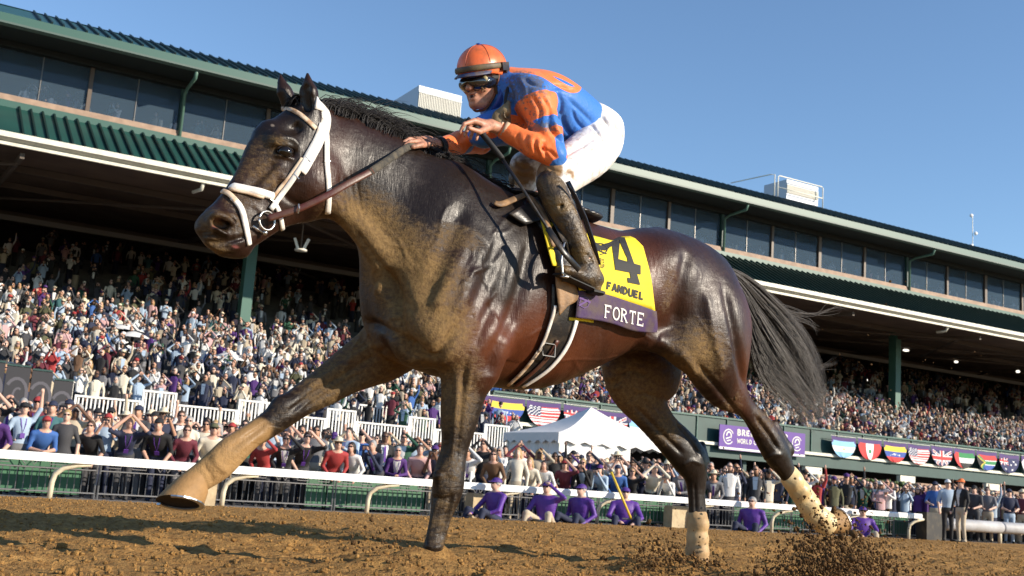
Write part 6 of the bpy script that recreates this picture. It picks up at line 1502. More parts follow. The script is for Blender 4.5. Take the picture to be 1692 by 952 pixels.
# the purple banner
t0, z0 = sp(1189, 701, 39.6); t1, z1 = sp(1330, 717, 39.6); zt3 = z0; wB = t1 - t0; ban = thing('banner', 'purple banner with white championship lettering and two round horse emblems', 'banner', ST(t0, 39.6, zt3), rotz=AXROT); hB = 1.12
b = MB(); b.box((wB / 2, 0, -hB / 2), (wB, .05, hB)); b.build('banner_cloth', mat('banner_purple', (.11, .04, .28), .6), ban)
b = MB(); b.box((wB / 2, -.03, -hB + .07), (wB, .012, .10)); b.build('white_strip', M_WPR, ban)
def flat_text(name, s, x0, z0, w, h, m, par, sw=.2):
    adv = [({'I': .5, ' ': .45, "'": .3, 'W': .95, 'M': .95}.get(c, .86)) for c in s]; k = w / sum(adv); b = MB(); x = x0
    for c, a in zip(s, adv):
        for poly in glyph(c, sw): b.add([(x + q[0] * k, -.034, z0 + q[1] * h) for q in poly], [(0, 1, 2, 3)])
        x += a * k
    return tag(b.build(name, m, par), kind='stuff')
flat_text('lettering', "BREEDERS' CUP", wB * .20, -.42, wB * .60, .28, M_WPR, ban, .24); flat_text('lettering', 'WORLD CHAMPIONSHIPS', wB * .20, -.78, wB * .60, .22, M_WPR, ban, .2)
for cx in (.10, .90):
    b = MB()
    for poly in arc(cx * wB, -.52, .30, .33, 0.5, 5.6, .05, 14) + arc(cx * wB + .02, -.48, .14, .18, -.5, 3.2, .07, 8) + [seg(cx * wB - .16, -.62, cx * wB + .16, -.52, .06), seg(cx * wB - .1, -.72, cx * wB + .14, -.66, .05)]: b.add([(x, -.034, z) for x, z in poly], [(0, 1, 2, 3)])
    b.build('emblem', M_WPR, ban)
# white parasols among the terrace crowd
for px, py, s, r, wh in ((10, 520, 47, .9, 'at the left edge of the terraces'), (208, 535, 46, .8, 'upper one of the three in the left crowd'), (222, 548, 44.6, .7, 'small one under another parasol'), (208, 570, 43.5, .95, 'lowest of the three in the left crowd'), (379, 583, 43, .85, 'just right of the green column'), (820, 600, 42, .9, 'behind the girth under the belly')):
    t, z = sp(px, py, s); o = thing('parasol', 'white parasol ' + wh, 'parasol', ST(t, s, z), 'white parasols'); b = MB(); n = 8; V_ = [(0, 0, .02)]; rings = 3
    for q in range(1, rings + 1):
        for k in range(n): a = 2 * PI * k / n; rr = r * q / rings; V_.append((rr * math.cos(a), rr * math.sin(a), -.38 * r * (q / rings) ** 1.7))
    F_ = [(0, 1 + k, 1 + (k + 1) % n) for k in range(n)]
    for q in range(rings - 1): F_ += [(1 + q * n + k, 1 + (q + 1) * n + k, 1 + (q + 1) * n + (k + 1) % n, 1 + q * n + (k + 1) % n) for k in range(n)]
    b.add(V_, F_); b.build('canopy', M_TENT, o, True); b = MB(); b.tube([(0, 0, .06), (0, 0, -.9)], .015, 5); b.build('handle', M_BLK, o)
# hedge by the concourse
rgh = np.random.RandomState(9); t, z = sp(1452, 785, 38.8); n = 1500; P = np.stack([rgh.uniform(-1.9, 1.9, n), rgh.uniform(-.5, .5, n), rgh.uniform(0, 1, n) * 2.2], 1); P = P[np.abs(P[:, 2] - 1.1) < 1.15]
hw = thing('hedge', 'clipped green hedge behind the crowd below the balcony flags', 'hedge', ST(t, 38.8, 0), rotz=AXROT); hb_ = blobs(P * [1, 1, 1], rgh.uniform(.07, .14, len(P)), 'foliage', mat('hedge_leaf', (.05, .085, .02), .7, noise=(6, (.10, .14, .04), .7)), hw); tag(hb_, kind='stuff')
print('rail', time.time() - T0)
# ================================================================== people
TOPC = {'navy': (.018, .024, .055), 'black': (.014, .014, .016), 'grey': (.16, .16, .17), 'charcoal': (.045, .045, .05), 'light blue': (.34, .44, .56), 'white': (.72, .71, .69), 'red': (.34, .035, .035),
        'maroon': (.13, .02, .035), 'purple': (.07, .022, .15), 'pink': (.55, .34, .34), 'beige': (.48, .40, .29), 'olive': (.10, .10, .05), 'teal': (.05, .15, .16), 'bright blue': (.04, .12, .36), 'cream': (.66, .60, .48), 'brown': (.14, .075, .04), 'dark green': (.02, .08, .045)}
SKINC = [(.56, .32, .23), (.64, .40, .30), (.46, .25, .16), (.15, .075, .045)]
HAIRC = {'dark': (.018, .012, .009), 'brown': (.06, .032, .018), 'blond': (.38, .25, .11), 'grey': (.30, .29, .28)}
CLOTH = {k: mat('cloth_' + k.replace(' ', '_'), v, .8, bump=(30, .25, .01)) for k, v in TOPC.items()}
SKINM = [mat('crowd_skin', c, .55) for c in SKINC]; HAIRM = {k: mat('hair_' + k, v, .6, bump=(60, .5, .004)) for k, v in HAIRC.items()}
M_SHADE = mat('sunglass_lens', (.008, .008, .01), .15); M_PHONE = mat('phone_black', (.015, .015, .02), .3); M_LAN = mat('lanyard_purple', (.12, .04, .30), .6); M_STRAW = mat('straw_hat', (.66, .58, .42), .8)
POSES = {  # elbows and hands (x towards the viewer's right when the person faces -y)
    'leaning on the rail': ((-.27, -.10, 1.14), (-.10, -.36, 1.06), (.27, -.10, 1.14), (.12, -.38, 1.05)),
    'shading eyes': ((-.27, -.06, 1.14), (-.13, -.34, 1.10), (.35, -.17, 1.48), (.07, -.15, 1.735)),
    'shading eyes with both hands': ((-.34, -.18, 1.47), (-.07, -.155, 1.73), (.34, -.18, 1.47), (.07, -.155, 1.73)),
    'holding up a phone': ((-.22, -.24, 1.24), (-.055, -.36, 1.54), (.22, -.24, 1.24), (.055, -.36, 1.54)),
    'standing still': ((-.28, .0, 1.14), (-.27, -.10, .86), (.28, .0, 1.14), (.27, -.10, .86)),
    'raising one arm': ((-.28, -.02, 1.14), (-.2, -.25, 1.05), (.29, -.06, 1.66), (.27, -.12, 1.97)),
    'clapping': ((-.25, -.16, 1.16), (-.035, -.36, 1.30), (.25, -.16, 1.16), (.035, -.36, 1.30))}
def person_mesh(pose, fem=False, h=.0175, seat=False, bend=0.0):
    cb, sb = math.cos(bend), math.sin(bend); HP = np.array([0, 0, .95])
    def UP(p): p = np.array(p, float) - HP; return HP + [p[0], p[1] * cb - p[2] * sb, p[1] * sb + p[2] * cb] if p[2] > 0 else HP + p
    DL = UP((0, .01, 1.47)) - np.array([0, .01, 1.47])
    def HD(p): return np.array(p, float) + DL
    E1, H1, E2, H2 = [(HD(q) if q[2] > 1.4 else UP(q)) for q in POSES[pose]]
    Bf = Field((-.62, -.98 if bend else -.62, -.03), (.62, .45, 2.12), h); w = .175 if fem else .20
    Bf.ell(HD((0, -.005, 1.655)), (.072, .092, .112), .02); Bf.ell(HD((0, -.045, 1.60)), (.052, .058, .068), .02); Bf.cone(HD((0, -.098, 1.655)), .010, HD((0, -.112, 1.625)), .015, .012)
    for sx in (-1, 1): Bf.ell(HD((.076 * sx, .005, 1.64)), (.012, .02, .03), .008)
    Bf.cone(UP((0, .015, 1.45)), .062, HD((0, .0, 1.57)), .055, .03)
    Bf.loft([((0, .01, .88), .165 if fem else .16, .115), (UP((0, .005, 1.05)), .135 if fem else .155, .10), (UP((0, 0, 1.25)), .155 if fem else .185, .125 if fem else .12), (UP((0, .01, 1.38)), w, .105), (UP((0, .015, 1.44)), w * .75, .075)], .05, lat=(1, 0, 0))
    for sx in (-1, 1): Bf.cone(UP((.06 * sx, .01, 1.45)), .055, UP((w * .98 * sx, .01, 1.405)), .062, .03)
    segs = []
    for E_, H_, sx in ((E1, H1, -1), (E2, H2, 1)):
        S_ = UP([w * sx, .01, 1.40]); Bf.cone(S_, .058, E_, .044, .025); Bf.cone(E_, .044, H_, .030, .015)
        d = (H_ - E_) / np.linalg.norm(H_ - E_)
        palm = H_ + d * .05; Bf.cone(H_, .027, palm, .034, .012); lat = np.array([1.0, 0, 0]); 
        for k in range(4): Bf.cone(palm + lat * (.012 * (k - 1.5)), .0125, palm + d * (.055 - .008 * abs(k - 1.4)) + lat * (.019 * (k - 1.5)), .010, .005)
        Bf.cone(H_ + d * .02, .014, H_ + d * .055 - lat * (.042 * sx), .011, .008)
        segs += [('top', S_, E_, .058), ('fore', E_, H_, .04), ('skin', H_, palm + d * .06, .035)]
    if seat:
        legs = [(((.10 * sx), .0, .90), ((.20 * sx), -.42, 1.10), ((.22 * sx), -.52, .74)) for sx in (-1, 1)]
    else: legs = [(((.09 * sx), .01, .90), ((.10 * sx), -.02, .48), ((.11 * sx), .03, .07)) for sx in (-1, 1)]
    for a, k, f in legs:
        Bf.cone(a, .092, k, .062, .03); Bf.cone(k, .062, f, .045, .02); Bf.cone((f[0], f[1] + .02, f[2] - .03), .042, (f[0] * 1.15, f[1] - .14, f[2] - .035), .035, .015)
        segs += [('bottom', np.array(a), np.array(k), .09), ('bottom', np.array(k), np.array(f), .06), ('shoe', np.array(f) + [0, 0, -.03], np.array([f[0] * 1.15, f[1] - .14, f[2] - .035]), .045)]
    segs += [('skin', HD([0, 0, 1.50]), HD([0, -.02, 1.68]), .10), ('top', UP([0, 0, 1.02]), UP([0, 0, 1.38]), .15), ('top', UP([-.15, 0, 1.41]), UP([.15, 0, 1.41]), .06), ('bottom', np.array([0, 0, .84]), np.array([0, 0, .96]), .14)]
    v, q = Bf.nets(1); c = v[q].mean(1); best = np.full(len(c), 9.0); cls = np.zeros(len(c), int); names = ['skin', 'top', 'inner', 'bottom', 'fore', 'shoe']
    for nme, a, b_, r in segs:
        d = b_ - a; t = np.clip(((c - a) @ d) / (d @ d), 0, 1); D = np.linalg.norm(c - a - t[:, None] * d, axis=1) - r; m = D < best; best[m] = D[m]; cls[m] = names.index(nme)
    cu = c - HP; cu = np.stack([cu[:, 0], cu[:, 1] * cb + cu[:, 2] * sb, -cu[:, 1] * sb + cu[:, 2] * cb], 1) + HP
    inner = (cls == 1) & (np.abs(cu[:, 0]) < .02 + .062 * np.clip((cu[:, 2] - 1.02) / .4, 0, 1)) & (cu[:, 1] < -.05) & (cu[:, 2] > 1.0) & (cu[:, 2] < 1.47)
    cls[inner] = 2
    me = mesh_np('person', v, q, [SKINM[0], CLOTH['navy'], CLOTH['white'], CLOTH['charcoal'], CLOTH['navy'], M_BLK], fmat=cls); me['dy'] = float(DL[1]); me['dz'] = float(DL[2]); return me
TPL = {}
for pz in POSES:
    for fem in (False, True):
        for bd in (0, 1):
            if bd and pz in ('standing still', 'raising one arm'): continue
            TPL[(pz, fem, bd)] = person_mesh(pz, fem, bend=.80 if bd else 0.0, h=.0165)
def child_mesh(kind):
    if kind in ('short', 'long'):
        Hf = Field((-.16, -.16, 1.3), (.16, .2, 1.82), .014); Hf.ell((0, .012, 1.672), (.084, .100, .112), .01)
        if kind == 'long':
            Hf.ell((0, .035, 1.60), (.098, .072, .13), .03); Hf.cone((-.075, .02, 1.58), .035, (-.085, .02, 1.46), .03, .02); Hf.cone((.075, .02, 1.58), .035, (.085, .02, 1.45), .03, .02)
        Hf.ell((0, -.085, 1.60), (.062 if kind == 'long' else .072, .075, .098), .012, sub=True)
        if kind == 'short': Hf.ell((0, -.03, 1.545), (.13, .12, .075), .01, sub=True)
        v, q = Hf.nets(1); return mesh_np('hair', v, q)
    b = MB()
    if kind == 'cap':
        Hf = Field((-.16, -.26, 1.6), (.16, .2, 1.84), .013); Hf.ell((0, .01, 1.685), (.09, .108, .10), .01); Hf.ell((0, 0, 1.60), (.2, .2, .085), .006, sub=True); Hf.ell((0, -.115, 1.695), (.075, .085, .010), .008); v, q = Hf.nets(1); return mesh_np('hat', v, q)
    if kind == 'straw':
        Hf = Field((-.22, -.24, 1.62), (.22, .24, 1.88), .013); Hf.ell((0, .0, 1.71), (.185, .20, .014), .008); Hf.ell((0, .0, 1.745), (.085, .10, .075), .02); v, q = Hf.nets(1); return mesh_np('hat', v, q)
    if kind == 'glasses':
        for sx in (-1, 1): b.sphere((.032 * sx, -.093, 1.668), (.028, .014, .020), 8, 5); b.tube([(.058 * sx, -.075, 1.672), (.078 * sx, .0, 1.668)], .005, 5)
        b.tube([(-.02, -.104, 1.672), (.02, -.104, 1.672)], .005, 5); return b.mesh('sunglasses', M_SHADE, True)
    if kind == 'eyes':
        for sx in (-1, 1): b.sphere((.031 * sx, -.086, 1.665), (.014, .010, .006), 6, 4)
        b.tube([(-.031, -.078, 1.665), (.031, -.078, 1.665)], .003, 4)
        return b.mesh('eyes', M_SHADE, True)
    if kind == 'phone':
        b.box((0, -.395, 1.60), (.155, .012, .078)); return b.mesh('phone', M_PHONE)
    if kind == 'lanyard':
        b.tube([(-.055, -.075, 1.46), (-.04, -.128, 1.34), (0, -.138, 1.16), (.04, -.128, 1.34), (.055, -.075, 1.46)], 1, 6, flat=(.008, .003), up=[(0, -1, 0)] * 5); b.box((0, -.145, 1.12), (.085, .008, .10)); return b.mesh('lanyard', M_LAN)
    if kind == 'tie':
        b.prism([(-.02, -.118, 1.45), (.02, -.118, 1.45), (.028, -.138, 1.13), (0, -.138, 1.08), (-.028, -.138, 1.13)], (0, -.012, 0)); return b.mesh('tie', M_LAN)
CM = {k: child_mesh(k) for k in ('short', 'long', 'cap', 'straw', 'glasses', 'eyes', 'phone', 'lanyard', 'tie')}
for k in ('short', 'long'): CM[k].materials.append(HAIRM['brown'])
CM['cap'].materials.append(CLOTH['navy']); CM['straw'].materials.append(M_STRAW)
def setmat(o, i, m): o.material_slots[i].link = 'OBJECT'; o.material_slots[i].material = m
RP = random.Random(21)
TW = [('navy', 15), ('black', 15), ('grey', 9), ('charcoal', 11), ('light blue', 8), ('white', 20), ('red', 2.6), ('maroon', 4), ('purple', 4), ('pink', 3), ('beige', 10), ('olive', 3), ('teal', 1.5), ('bright blue', 2), ('cream', 9), ('brown', 5), ('dark green', 3)]
def pick(R_, W_):
    x = R_.random() * sum(w for _, w in W_)
    for k, w in W_:
        x -= w
        if x <= 0: return k
    return W_[-1][0]
def attrs(R_, front):
    a = {}; a['fem'] = R_.random() < .38; a['top'] = pick(R_, TW); a['jacket'] = (not a['fem']) and a['top'] in ('navy', 'black', 'grey', 'charcoal', 'beige', 'brown', 'dark green') and R_.random() < .6
    a['short'] = (not a['jacket']) and R_.random() < .45; a['skin'] = pick(R_, [(0, 4), (1, 5), (2, 3), (3, 1.3)])
    a['hair'] = pick(R_, [('dark', 4), ('brown', 4), ('blond', 3 if a['fem'] else 1), ('grey', 2)]); a['long'] = a['fem'] and R_.random() < .8
    a['hat'] = pick(R_, [(None, 7), ('cap', 3 if not a['fem'] else .8), ('straw', 1.3 if a['fem'] else .9)]); a['hatc'] = pick(R_, [('navy', 3), ('black', 3), ('white', 2), ('purple', 2), ('red', 1), ('grey', 1)])
    a['glass'] = R_.random() < .6; a['pose'] = pick(R_, [('leaning on the rail', 5 if front else 0), ('shading eyes', 3.2), ('shading eyes with both hands', 1.1), ('holding up a phone', 5), ('standing still', 2 if front else 5), ('raising one arm', .8), ('clapping', 2)])
    a['acc'] = pick(R_, [(None, 5), ('lanyard', 3), ('tie', 4 if a['jacket'] else 0)]); a['bottom'] = pick(R_, [('charcoal', 4), ('navy', 4), ('beige', 1), ('black', 4), ('grey', .6)])
    a['inner'] = 'white' if a['jacket'] and R_.random() < .75 else ('light blue' if a['jacket'] else a['top']); a['h'] = R_.uniform(.91, 1.0) * (.95 if a['fem'] else 1.0); return a
def make_person(a, P, rz, label, group, bent=0):
    tm = TPL.get((a['pose'], a['fem'], bent)) or TPL[(a['pose'], a['fem'], 0)]
    o = obj('person', tm); o.location = P; o.rotation_euler = (0, 0, rz); o.scale = (a['h'],) * 3
    sk = SKINM[a['skin']]; tp = CLOTH[a['top']]
    for i, m in enumerate((sk, tp, CLOTH[a['inner']], CLOTH[a['bottom']], sk if a['short'] else tp, M_BLK)): setmat(o, i, m)
    def ch(k, m=None):
        c = obj({'short': 'hair', 'long': 'hair', 'cap': 'hat', 'straw': 'hat', 'glasses': 'sunglasses'}.get(k, k), CM[k], o)
        if k in ('lanyard', 'tie') and tm['dz']: c.rotation_euler = (.80, 0, 0); c.location = Vector((0, 0, .95)) - Matrix.Rotation(.80, 3, 'X') @ Vector((0, 0, .95))
        else: c.location = (0, tm['dy'], tm['dz'])
        if m: setmat(c, 0, m)
    ch('long' if a['long'] else 'short', HAIRM[a['hair']])
    if a['hat'] == 'cap': ch('cap', CLOTH[a['hatc']])
    elif a['hat']: ch('straw')
    ch('glasses' if a['glass'] else 'eyes')
    if a['pose'] == 'holding up a phone': ch('phone')
    if a['acc']: ch(a['acc'])
    tag(o, label, 'person', group); return o
# ------------------------------------------------------------------ where everyone stands
def face_cam(P): return math.atan2(P[1], P[0]) - PI / 2      # person faces -y; turn so that it looks at the origin
ppl = []
row0 = RS + 1.15
tl, tr_ = rp_(-40, 760, row0)[0], rp_(1740, 850, row0)[0]
for r_i in range(12):
    s = row0 + r_i * .60; t = rp_(-60, 760, s)[0] + RP.uniform(0, .5); te = rp_(1740, 850, s)[0]
    while t < te:
        p = RL(t + RP.uniform(-.1, .1), s + RP.uniform(-.12, .12), 0)
        q = np.array([p.x, p.y]); ss = q @ SN; tt = q @ SA
        if (tt < T_SPLIT and ss < SF - .5) or (tt >= T_SPLIT and ss < 39.2): ppl.append((p, r_i, 'apron'))
        t += RP.uniform(.46, .60)
s = SF + .45; k = 0
while s < SB - 1:
    ta = sp(-40, 743, s)[0]; tb = sp(1740, 743, s)[0]; t = ta + RP.uniform(0, .5)
    while t < tb:
        left = t < T_SPLIT - .4
        if left or (s > 40.5 and t > T_SPLIT + .3):
            kk = math.floor((s - SF) / ROW) if left else math.floor((s - 40.3) / ROW)
            z = (ZF + RK * ROW * kk) if left else (terr(40) + .29 + RK * ROW * kk)
            if RP.random() < (.90 if s < 52.5 else .24): ppl.append((ST(t + RP.uniform(-.08, .08), s + RP.uniform(-.1, .1), z), 20 + k, 'terrace'))
        t += RP.uniform(.58, .76)
    s += ROW; k += 1
def pix(P):
    x, y, z = P[0], P[1], P[2] - EYE; c_, s_ = math.cos(PITCH), math.sin(PITCH); f_c = y * c_ + z * s_; U = -y * s_ + z * c_
    u = F * x / f_c; w = -F * U / f_c; return _c * u - _s * w + CX, _s * u + _c * w + CY
TENT = [(0, 0)]
def visible(P):
    x, y = pix((P[0], P[1], P[2] + 1.6)); return -25 < x < 1717 and y > 380
ppl = [p for p in ppl if visible(p[0])]
# keep the tent's ground free
tc = np.array([3.2, 36.2])
ppl = [p for p in ppl if not (p[2] == 'apron' and abs((p[0].x - 3.0) * .86 + (p[0].y - 36.3) * .5) < 2.3 and abs(-(p[0].x - 3.0) * .5 + (p[0].y - 36.3) * .86) < 1.6)]
ppl.sort(key=lambda p: p[0].y)
near, rest = ppl[:292], ppl[292:]
print('people', len(ppl), 'nearest up to', near[-1][0].y)
LB = {}
near_a = []
for p in near: near_a.append(attrs(RP, p[1] == 0))
def short_desc(a): return ('woman' if a['fem'] else 'man') + ' in ' + a['top'] + (' jacket' if a['jacket'] else ' top')
def hd_desc(a):
    if a['hat'] == 'cap': return a['hatc'] + ' cap'
    if a['hat']: return 'straw hat'
    return ('long ' if a['long'] else 'short ') + a['hair'] + ' hair'
# hand-matched people of the front row: (photo x, attributes)
FIX = [(48, dict(fem=False, top='bright blue', jacket=False, short=True, hat='cap', hatc='red', pose='clapping', glass=False, acc=None, inner='bright blue')),
       (210, dict(fem=True, top='navy', jacket=False, short=True, hat=None, long=False, hair='blond', pose='shading eyes with both hands', glass=False, acc='lanyard', inner='navy')),
       (225, dict(fem=False, top='black', jacket=False, short=True, hat='cap', hatc='black', pose='leaning on the rail', glass=False, acc='lanyard', inner='black')),
       (155, dict(fem=True, top='black', jacket=False, short=True, hat=None, long=False, hair='brown', pose='leaning on the rail', glass=True, acc=None, inner='black')),
       (298, dict(fem=True, top='maroon', jacket=False, short=False, hat=None, long=False, hair='brown', pose='leaning on the rail', glass=True, acc=None, inner='maroon')),
       (340, dict(fem=False, top='cream', jacket=False, short=False, hat='cap', hatc='olive', pose='leaning on the rail', glass=True, acc=None, inner='cream')),
       (262, dict(fem=True, top='teal', jacket=False, short=True, hat=None, long=False, hair='dark', pose='shading eyes with both hands', glass=False, acc=None, inner='teal')),
       (446, dict(fem=True, top='red', jacket=False, short=False, hat=None, long=False, hair='dark', pose='shading eyes', glass=True, acc=None, inner='red')),
       (528, dict(fem=False, top='red', jacket=False, short=False, hat='straw', pose='leaning on the rail', glass=True, acc=None, inner='red')),
       (562, dict(fem=True, top='white', jacket=False, short=False, hat=None, long=True, hair='dark', pose='leaning on the rail', glass=True, acc=None, inner='white')),
       (616, dict(fem=False, top='navy', jacket=True, short=False, hat=None, hair='grey', long=False, pose='holding up a phone', glass=False, acc='tie', inner='light blue')),
       (672, dict(fem=True, top='purple', jacket=False, short=False, hat=None, long=False, hair='grey', pose='clapping', glass=True, acc='lanyard', inner='white')),
       (815, dict(fem=True, top='brown', jacket=False, short=False, hat=None, long=True, hair='brown', pose='leaning on the rail', glass=True, acc=None, inner='brown')),
       (868, dict(fem=True, top='cream', jacket=False, short=True, hat=None, long=True, hair='blond', pose='leaning on the rail', glass=False, acc=None, inner='cream')),
       (895, dict(fem=True, top='white', jacket=False, short=True, hat=None, long=True, hair='dark', pose='leaning on the rail', glass=False, acc=None, inner='white')),
       (950, dict(fem=True, top='maroon', jacket=False, short=True, hat='cap', hatc='red', long=True, hair='brown', pose='shading eyes', glass=True, acc=None, inner='maroon')),
       (1022, dict(fem=False, top='bright blue', jacket=False, short=False, hat='cap', hatc='navy', pose='leaning on the rail', glass=False, acc=None, inner='bright blue')),
       (1060, dict(fem=True, top='black', jacket=False, short=True, hat=None, long=False, hair='blond', pose='shading eyes', glass=True, acc=None, inner='black'))]
used_i = set()
for fx, d in FIX:
    c = [(abs(pix((near[i][0].x, near[i][0].y, 1.3))[0] - fx), i) for i in range(len(near)) if near[i][1] == 0 and i not in used_i]
    if c:
        i = min(c)[1]; used_i.add(i); near_a[i].update(dict(hair='brown', long=False, skin=0)); near_a[i].update(d)
rows_w = {0: 'front row', 1: 'second row', 2: 'third row', 3: 'fourth row', 4: 'fifth row', 5: 'sixth row'}
seen = set(); info = []
for i, (p, a) in enumerate(zip(near, near_a)):
    x, y = pix((p[0].x, p[0].y, p[0].z + 1.6)); info.append((x, y))
def candidates(i):
    p, a = near[i], near_a[i]; who = short_desc(a); hdx = hd_desc(a); ps = a['pose']
    yield f"{who} with {hdx}, {ps}"
    row = rows_w.get(p[1], 'back row') if p[2] == 'apron' else 'upper terrace'
    yield f"{who} with {hdx}, {ps}, {row}"
    L_ = [(info[i][0] - info[j][0], j) for j in range(len(near)) if near[j][1] == p[1] and near[j][2] == p[2] and info[j][0] < info[i][0]]
    R_ = [(info[j][0] - info[i][0], j) for j in range(len(near)) if near[j][1] == p[1] and near[j][2] == p[2] and info[j][0] > info[i][0]]
    b_ = f"{who}, {hdx}, {row}"
    if L_: yield f"{b_}, right of {short_desc(near_a[min(L_)[1]])}"
    if R_: yield f"{b_}, left of {short_desc(near_a[min(R_)[1]])}"
    sec = ['far left', 'left', 'centre left', 'centre', 'centre right', 'right', 'far right'][min(6, max(0, int(info[i][0] / 242)))]
    yield f"{b_}, {sec} of the photo"
    if L_ and R_: yield f"{who}, {row}, between {short_desc(near_a[min(L_)[1]])} and {short_desc(near_a[min(R_)[1]])}"
    while True:
        a['top'] = pick(RP, TW); a['inner'] = 'white' if a['jacket'] else a['top']; a['hat'] = pick(RP, [(None, 2), ('cap', 2), ('straw', 1)]); a['hatc'] = pick(RP, [('navy', 1), ('black', 1), ('white', 1), ('purple', 1), ('red', 1), ('grey', 1), ('teal', 1), ('olive', 1)])
        if a['jacket'] and a['top'] in ('pink', 'red', 'teal'): a['jacket'] = False; a['inner'] = a['top']
        yield f"{short_desc(a)} with {hd_desc(a)}, {a['pose']}, {row}"
order = sorted(range(len(near)), key=lambda i: i not in used_i)
for i in order:
    for lb in candidates(i):
        if lb not in seen and len(lb.replace(',', '').split()) <= 16: break
    seen.add(lb); LB[i] = lb
for i, (p, a) in enumerate(zip(near, near_a)):
    P = p[0]; make_person(a, P - Vector((0, 0, .06 if p[1] == 0 and p[2] == 'apron' else 0)), face_cam(P) + RP.uniform(-.40, .30), LB[i], 'spectators', bent=1 if p[1] == 0 and p[2] == 'apron' else 0)
# ------------------------------------------------------------------ the far crowd, joined
PAL = list(TOPC) ; palm = [CLOTH[k] for k in PAL] + SKINM + [HAIRM[k] for k in HAIRC] + [M_STRAW, M_SHADE]
iSK, iHR, iST, iSH = len(PAL), len(PAL) + 4, len(PAL) + 8, len(PAL) + 9
def low(pose, fem, hat):
    """coarse figure: classes 0 skin 1 top 2 inner 3 bottom 4 hair 5 hat 6 dark"""
    E1, H1, E2, H2 = POSES[pose]; b = MB(); w = .18 if fem else .20
    b.sphere((0, -.005, 1.65), (.075, .092, .115), 7, 5, mi=0)
    b.sphere((0, .022, 1.68), (.083, .092, .105 if not fem else .11), 6, 4, mi=4)
    if fem: b.box((0, .06, 1.55), (.17, .09, .2), mi=4)
    if hat: b.sphere((0, .0, 1.73), (.10, .11, .075), 6, 3, mi=5); b.box((0, -.10, 1.70), (.14, .12, .02), mi=5)
    b.box((0, -.094, 1.665), (.11, .02, .028), mi=6)
    for (z0, z1, x0, x1, d0, d1) in ((.86, 1.12, .15, .15, .11, .10), (1.12, 1.36, .15, w, .10, .115), (1.36, 1.47, w, .07, .115, .06)):
        V_ = [(x0, -d0 * .6, z0), (x0 * .55, -d0, z0), (-x0 * .55, -d0, z0), (-x0, -d0 * .6, z0), (-x0 * .6, d0, z0), (x0 * .6, d0, z0)]
        U_ = [(x1, -d1 * .6, z1), (x1 * .55, -d1, z1), (-x1 * .55, -d1, z1), (-x1, -d1 * .6, z1), (-x1 * .6, d1, z1), (x1 * .6, d1, z1)]
        b.add(V_ + U_, [(i, (i + 1) % 6, 6 + (i + 1) % 6, 6 + i) for i in range(6)], 1)
    b.add([(-.05, -.122, 1.1), (.05, -.122, 1.1), (.075, -.112, 1.45), (-.075, -.112, 1.45)], [(0, 1, 2, 3)], 2)
    b.box((0, 0, .45), (.28, .2, .84), mi=3)
    for E_, H_, sx in ((E1, H1, -1), (E2, H2, 1)):
        b.tube([(w * sx, .01, 1.40), E_], [.06, .045], 4, mi=1, cap=False); b.tube([E_, H_], [.045, .032], 4, mi=1, cap=False); d = (Vector(H_) - Vector(E_)).normalized(); b.tube([H_, Vector(H_) + d * .12], [.035, .03], 4, mi=0)
    if pose == 'holding up a phone': b.box((0, -.395, 1.60), (.15, .015, .08), mi=6)
    F3 = []; c3 = []
    for f, m in zip(b.F, b.m):
        for i in range(1, len(f) - 1): F3.append((f[0], f[i], f[i + 1])); c3.append(m)
    return np.array([tuple(v) for v in b.V]), np.array(F3), np.array(c3)
LOW = {(pz, fm, ht): low(pz, fm, ht) for pz in POSES for fm in (0, 1) for ht in (0, 1)}
AV = []; AF = []; AC = []; off = 0
for p, ri, zone in rest:
    a = attrs(RP, False); v, f3, c3 = LOW[(a['pose'], int(a['fem']), int(bool(a['hat'])))]
    rz = face_cam(p) + RP.uniform(-.5, .4); cz, sz = math.cos(rz), math.sin(rz); v = v * a['h']
    AV.append(np.stack([v[:, 0] * cz - v[:, 1] * sz + p.x, v[:, 0] * sz + v[:, 1] * cz + p.y, v[:, 2] + p.z], 1)); AF.append(f3 + off); off += len(v)
    hatm = iST if a['hat'] == 'straw' else PAL.index(a['hatc'])
    lut = np.array([iSK + a['skin'], PAL.index(a['top']), PAL.index(a['inner']), PAL.index(a['bottom']), iHR + list(HAIRC).index(a['hair']), hatm, iSH]); AC.append(lut[c3])
cw = obj('crowd', mesh_np('crowd', np.concatenate(AV), np.concatenate(AF), palm, smooth=False, fmat=np.concatenate(AC))); tag(cw, kind='stuff')
# people behind the upper windows
AV = []; AF = []; AC = []; off = 0
for px in list(range(8, 110, 11)) + [150, 162, 226, 240, 262, 300, 318, 330] + list(range(845, 1690, 17)):
    t = sp(px + RP.uniform(-6, 6), 400, S1 + .9)[0]; a = attrs(RP, False); v, f3, c3 = LOW[(a['pose'], int(a['fem']), 0)]; p = ST(t, S1 + .45 + RP.uniform(0, .8) ** 2, z_w0 - .95); rz = face_cam(p) + RP.uniform(-.9, .9); cz, sz = math.cos(rz), math.sin(rz)
    AV.append(np.stack([v[:, 0] * cz - v[:, 1] * sz + p.x, v[:, 0] * sz + v[:, 1] * cz + p.y, v[:, 2] + p.z], 1)); AF.append(f3 + off); off += len(v)
    AC.append(np.array([iSK + a['skin'], PAL.index(a['top']), PAL.index(a['inner']), PAL.index(a['bottom']), iHR, 0, iSH])[c3])
tag(obj('window_crowd', mesh_np('window_crowd', np.concatenate(AV), np.concatenate(AF), palm, smooth=False, fmat=np.concatenate(AC))), kind='stuff')
print('crowd', time.time() - T0)
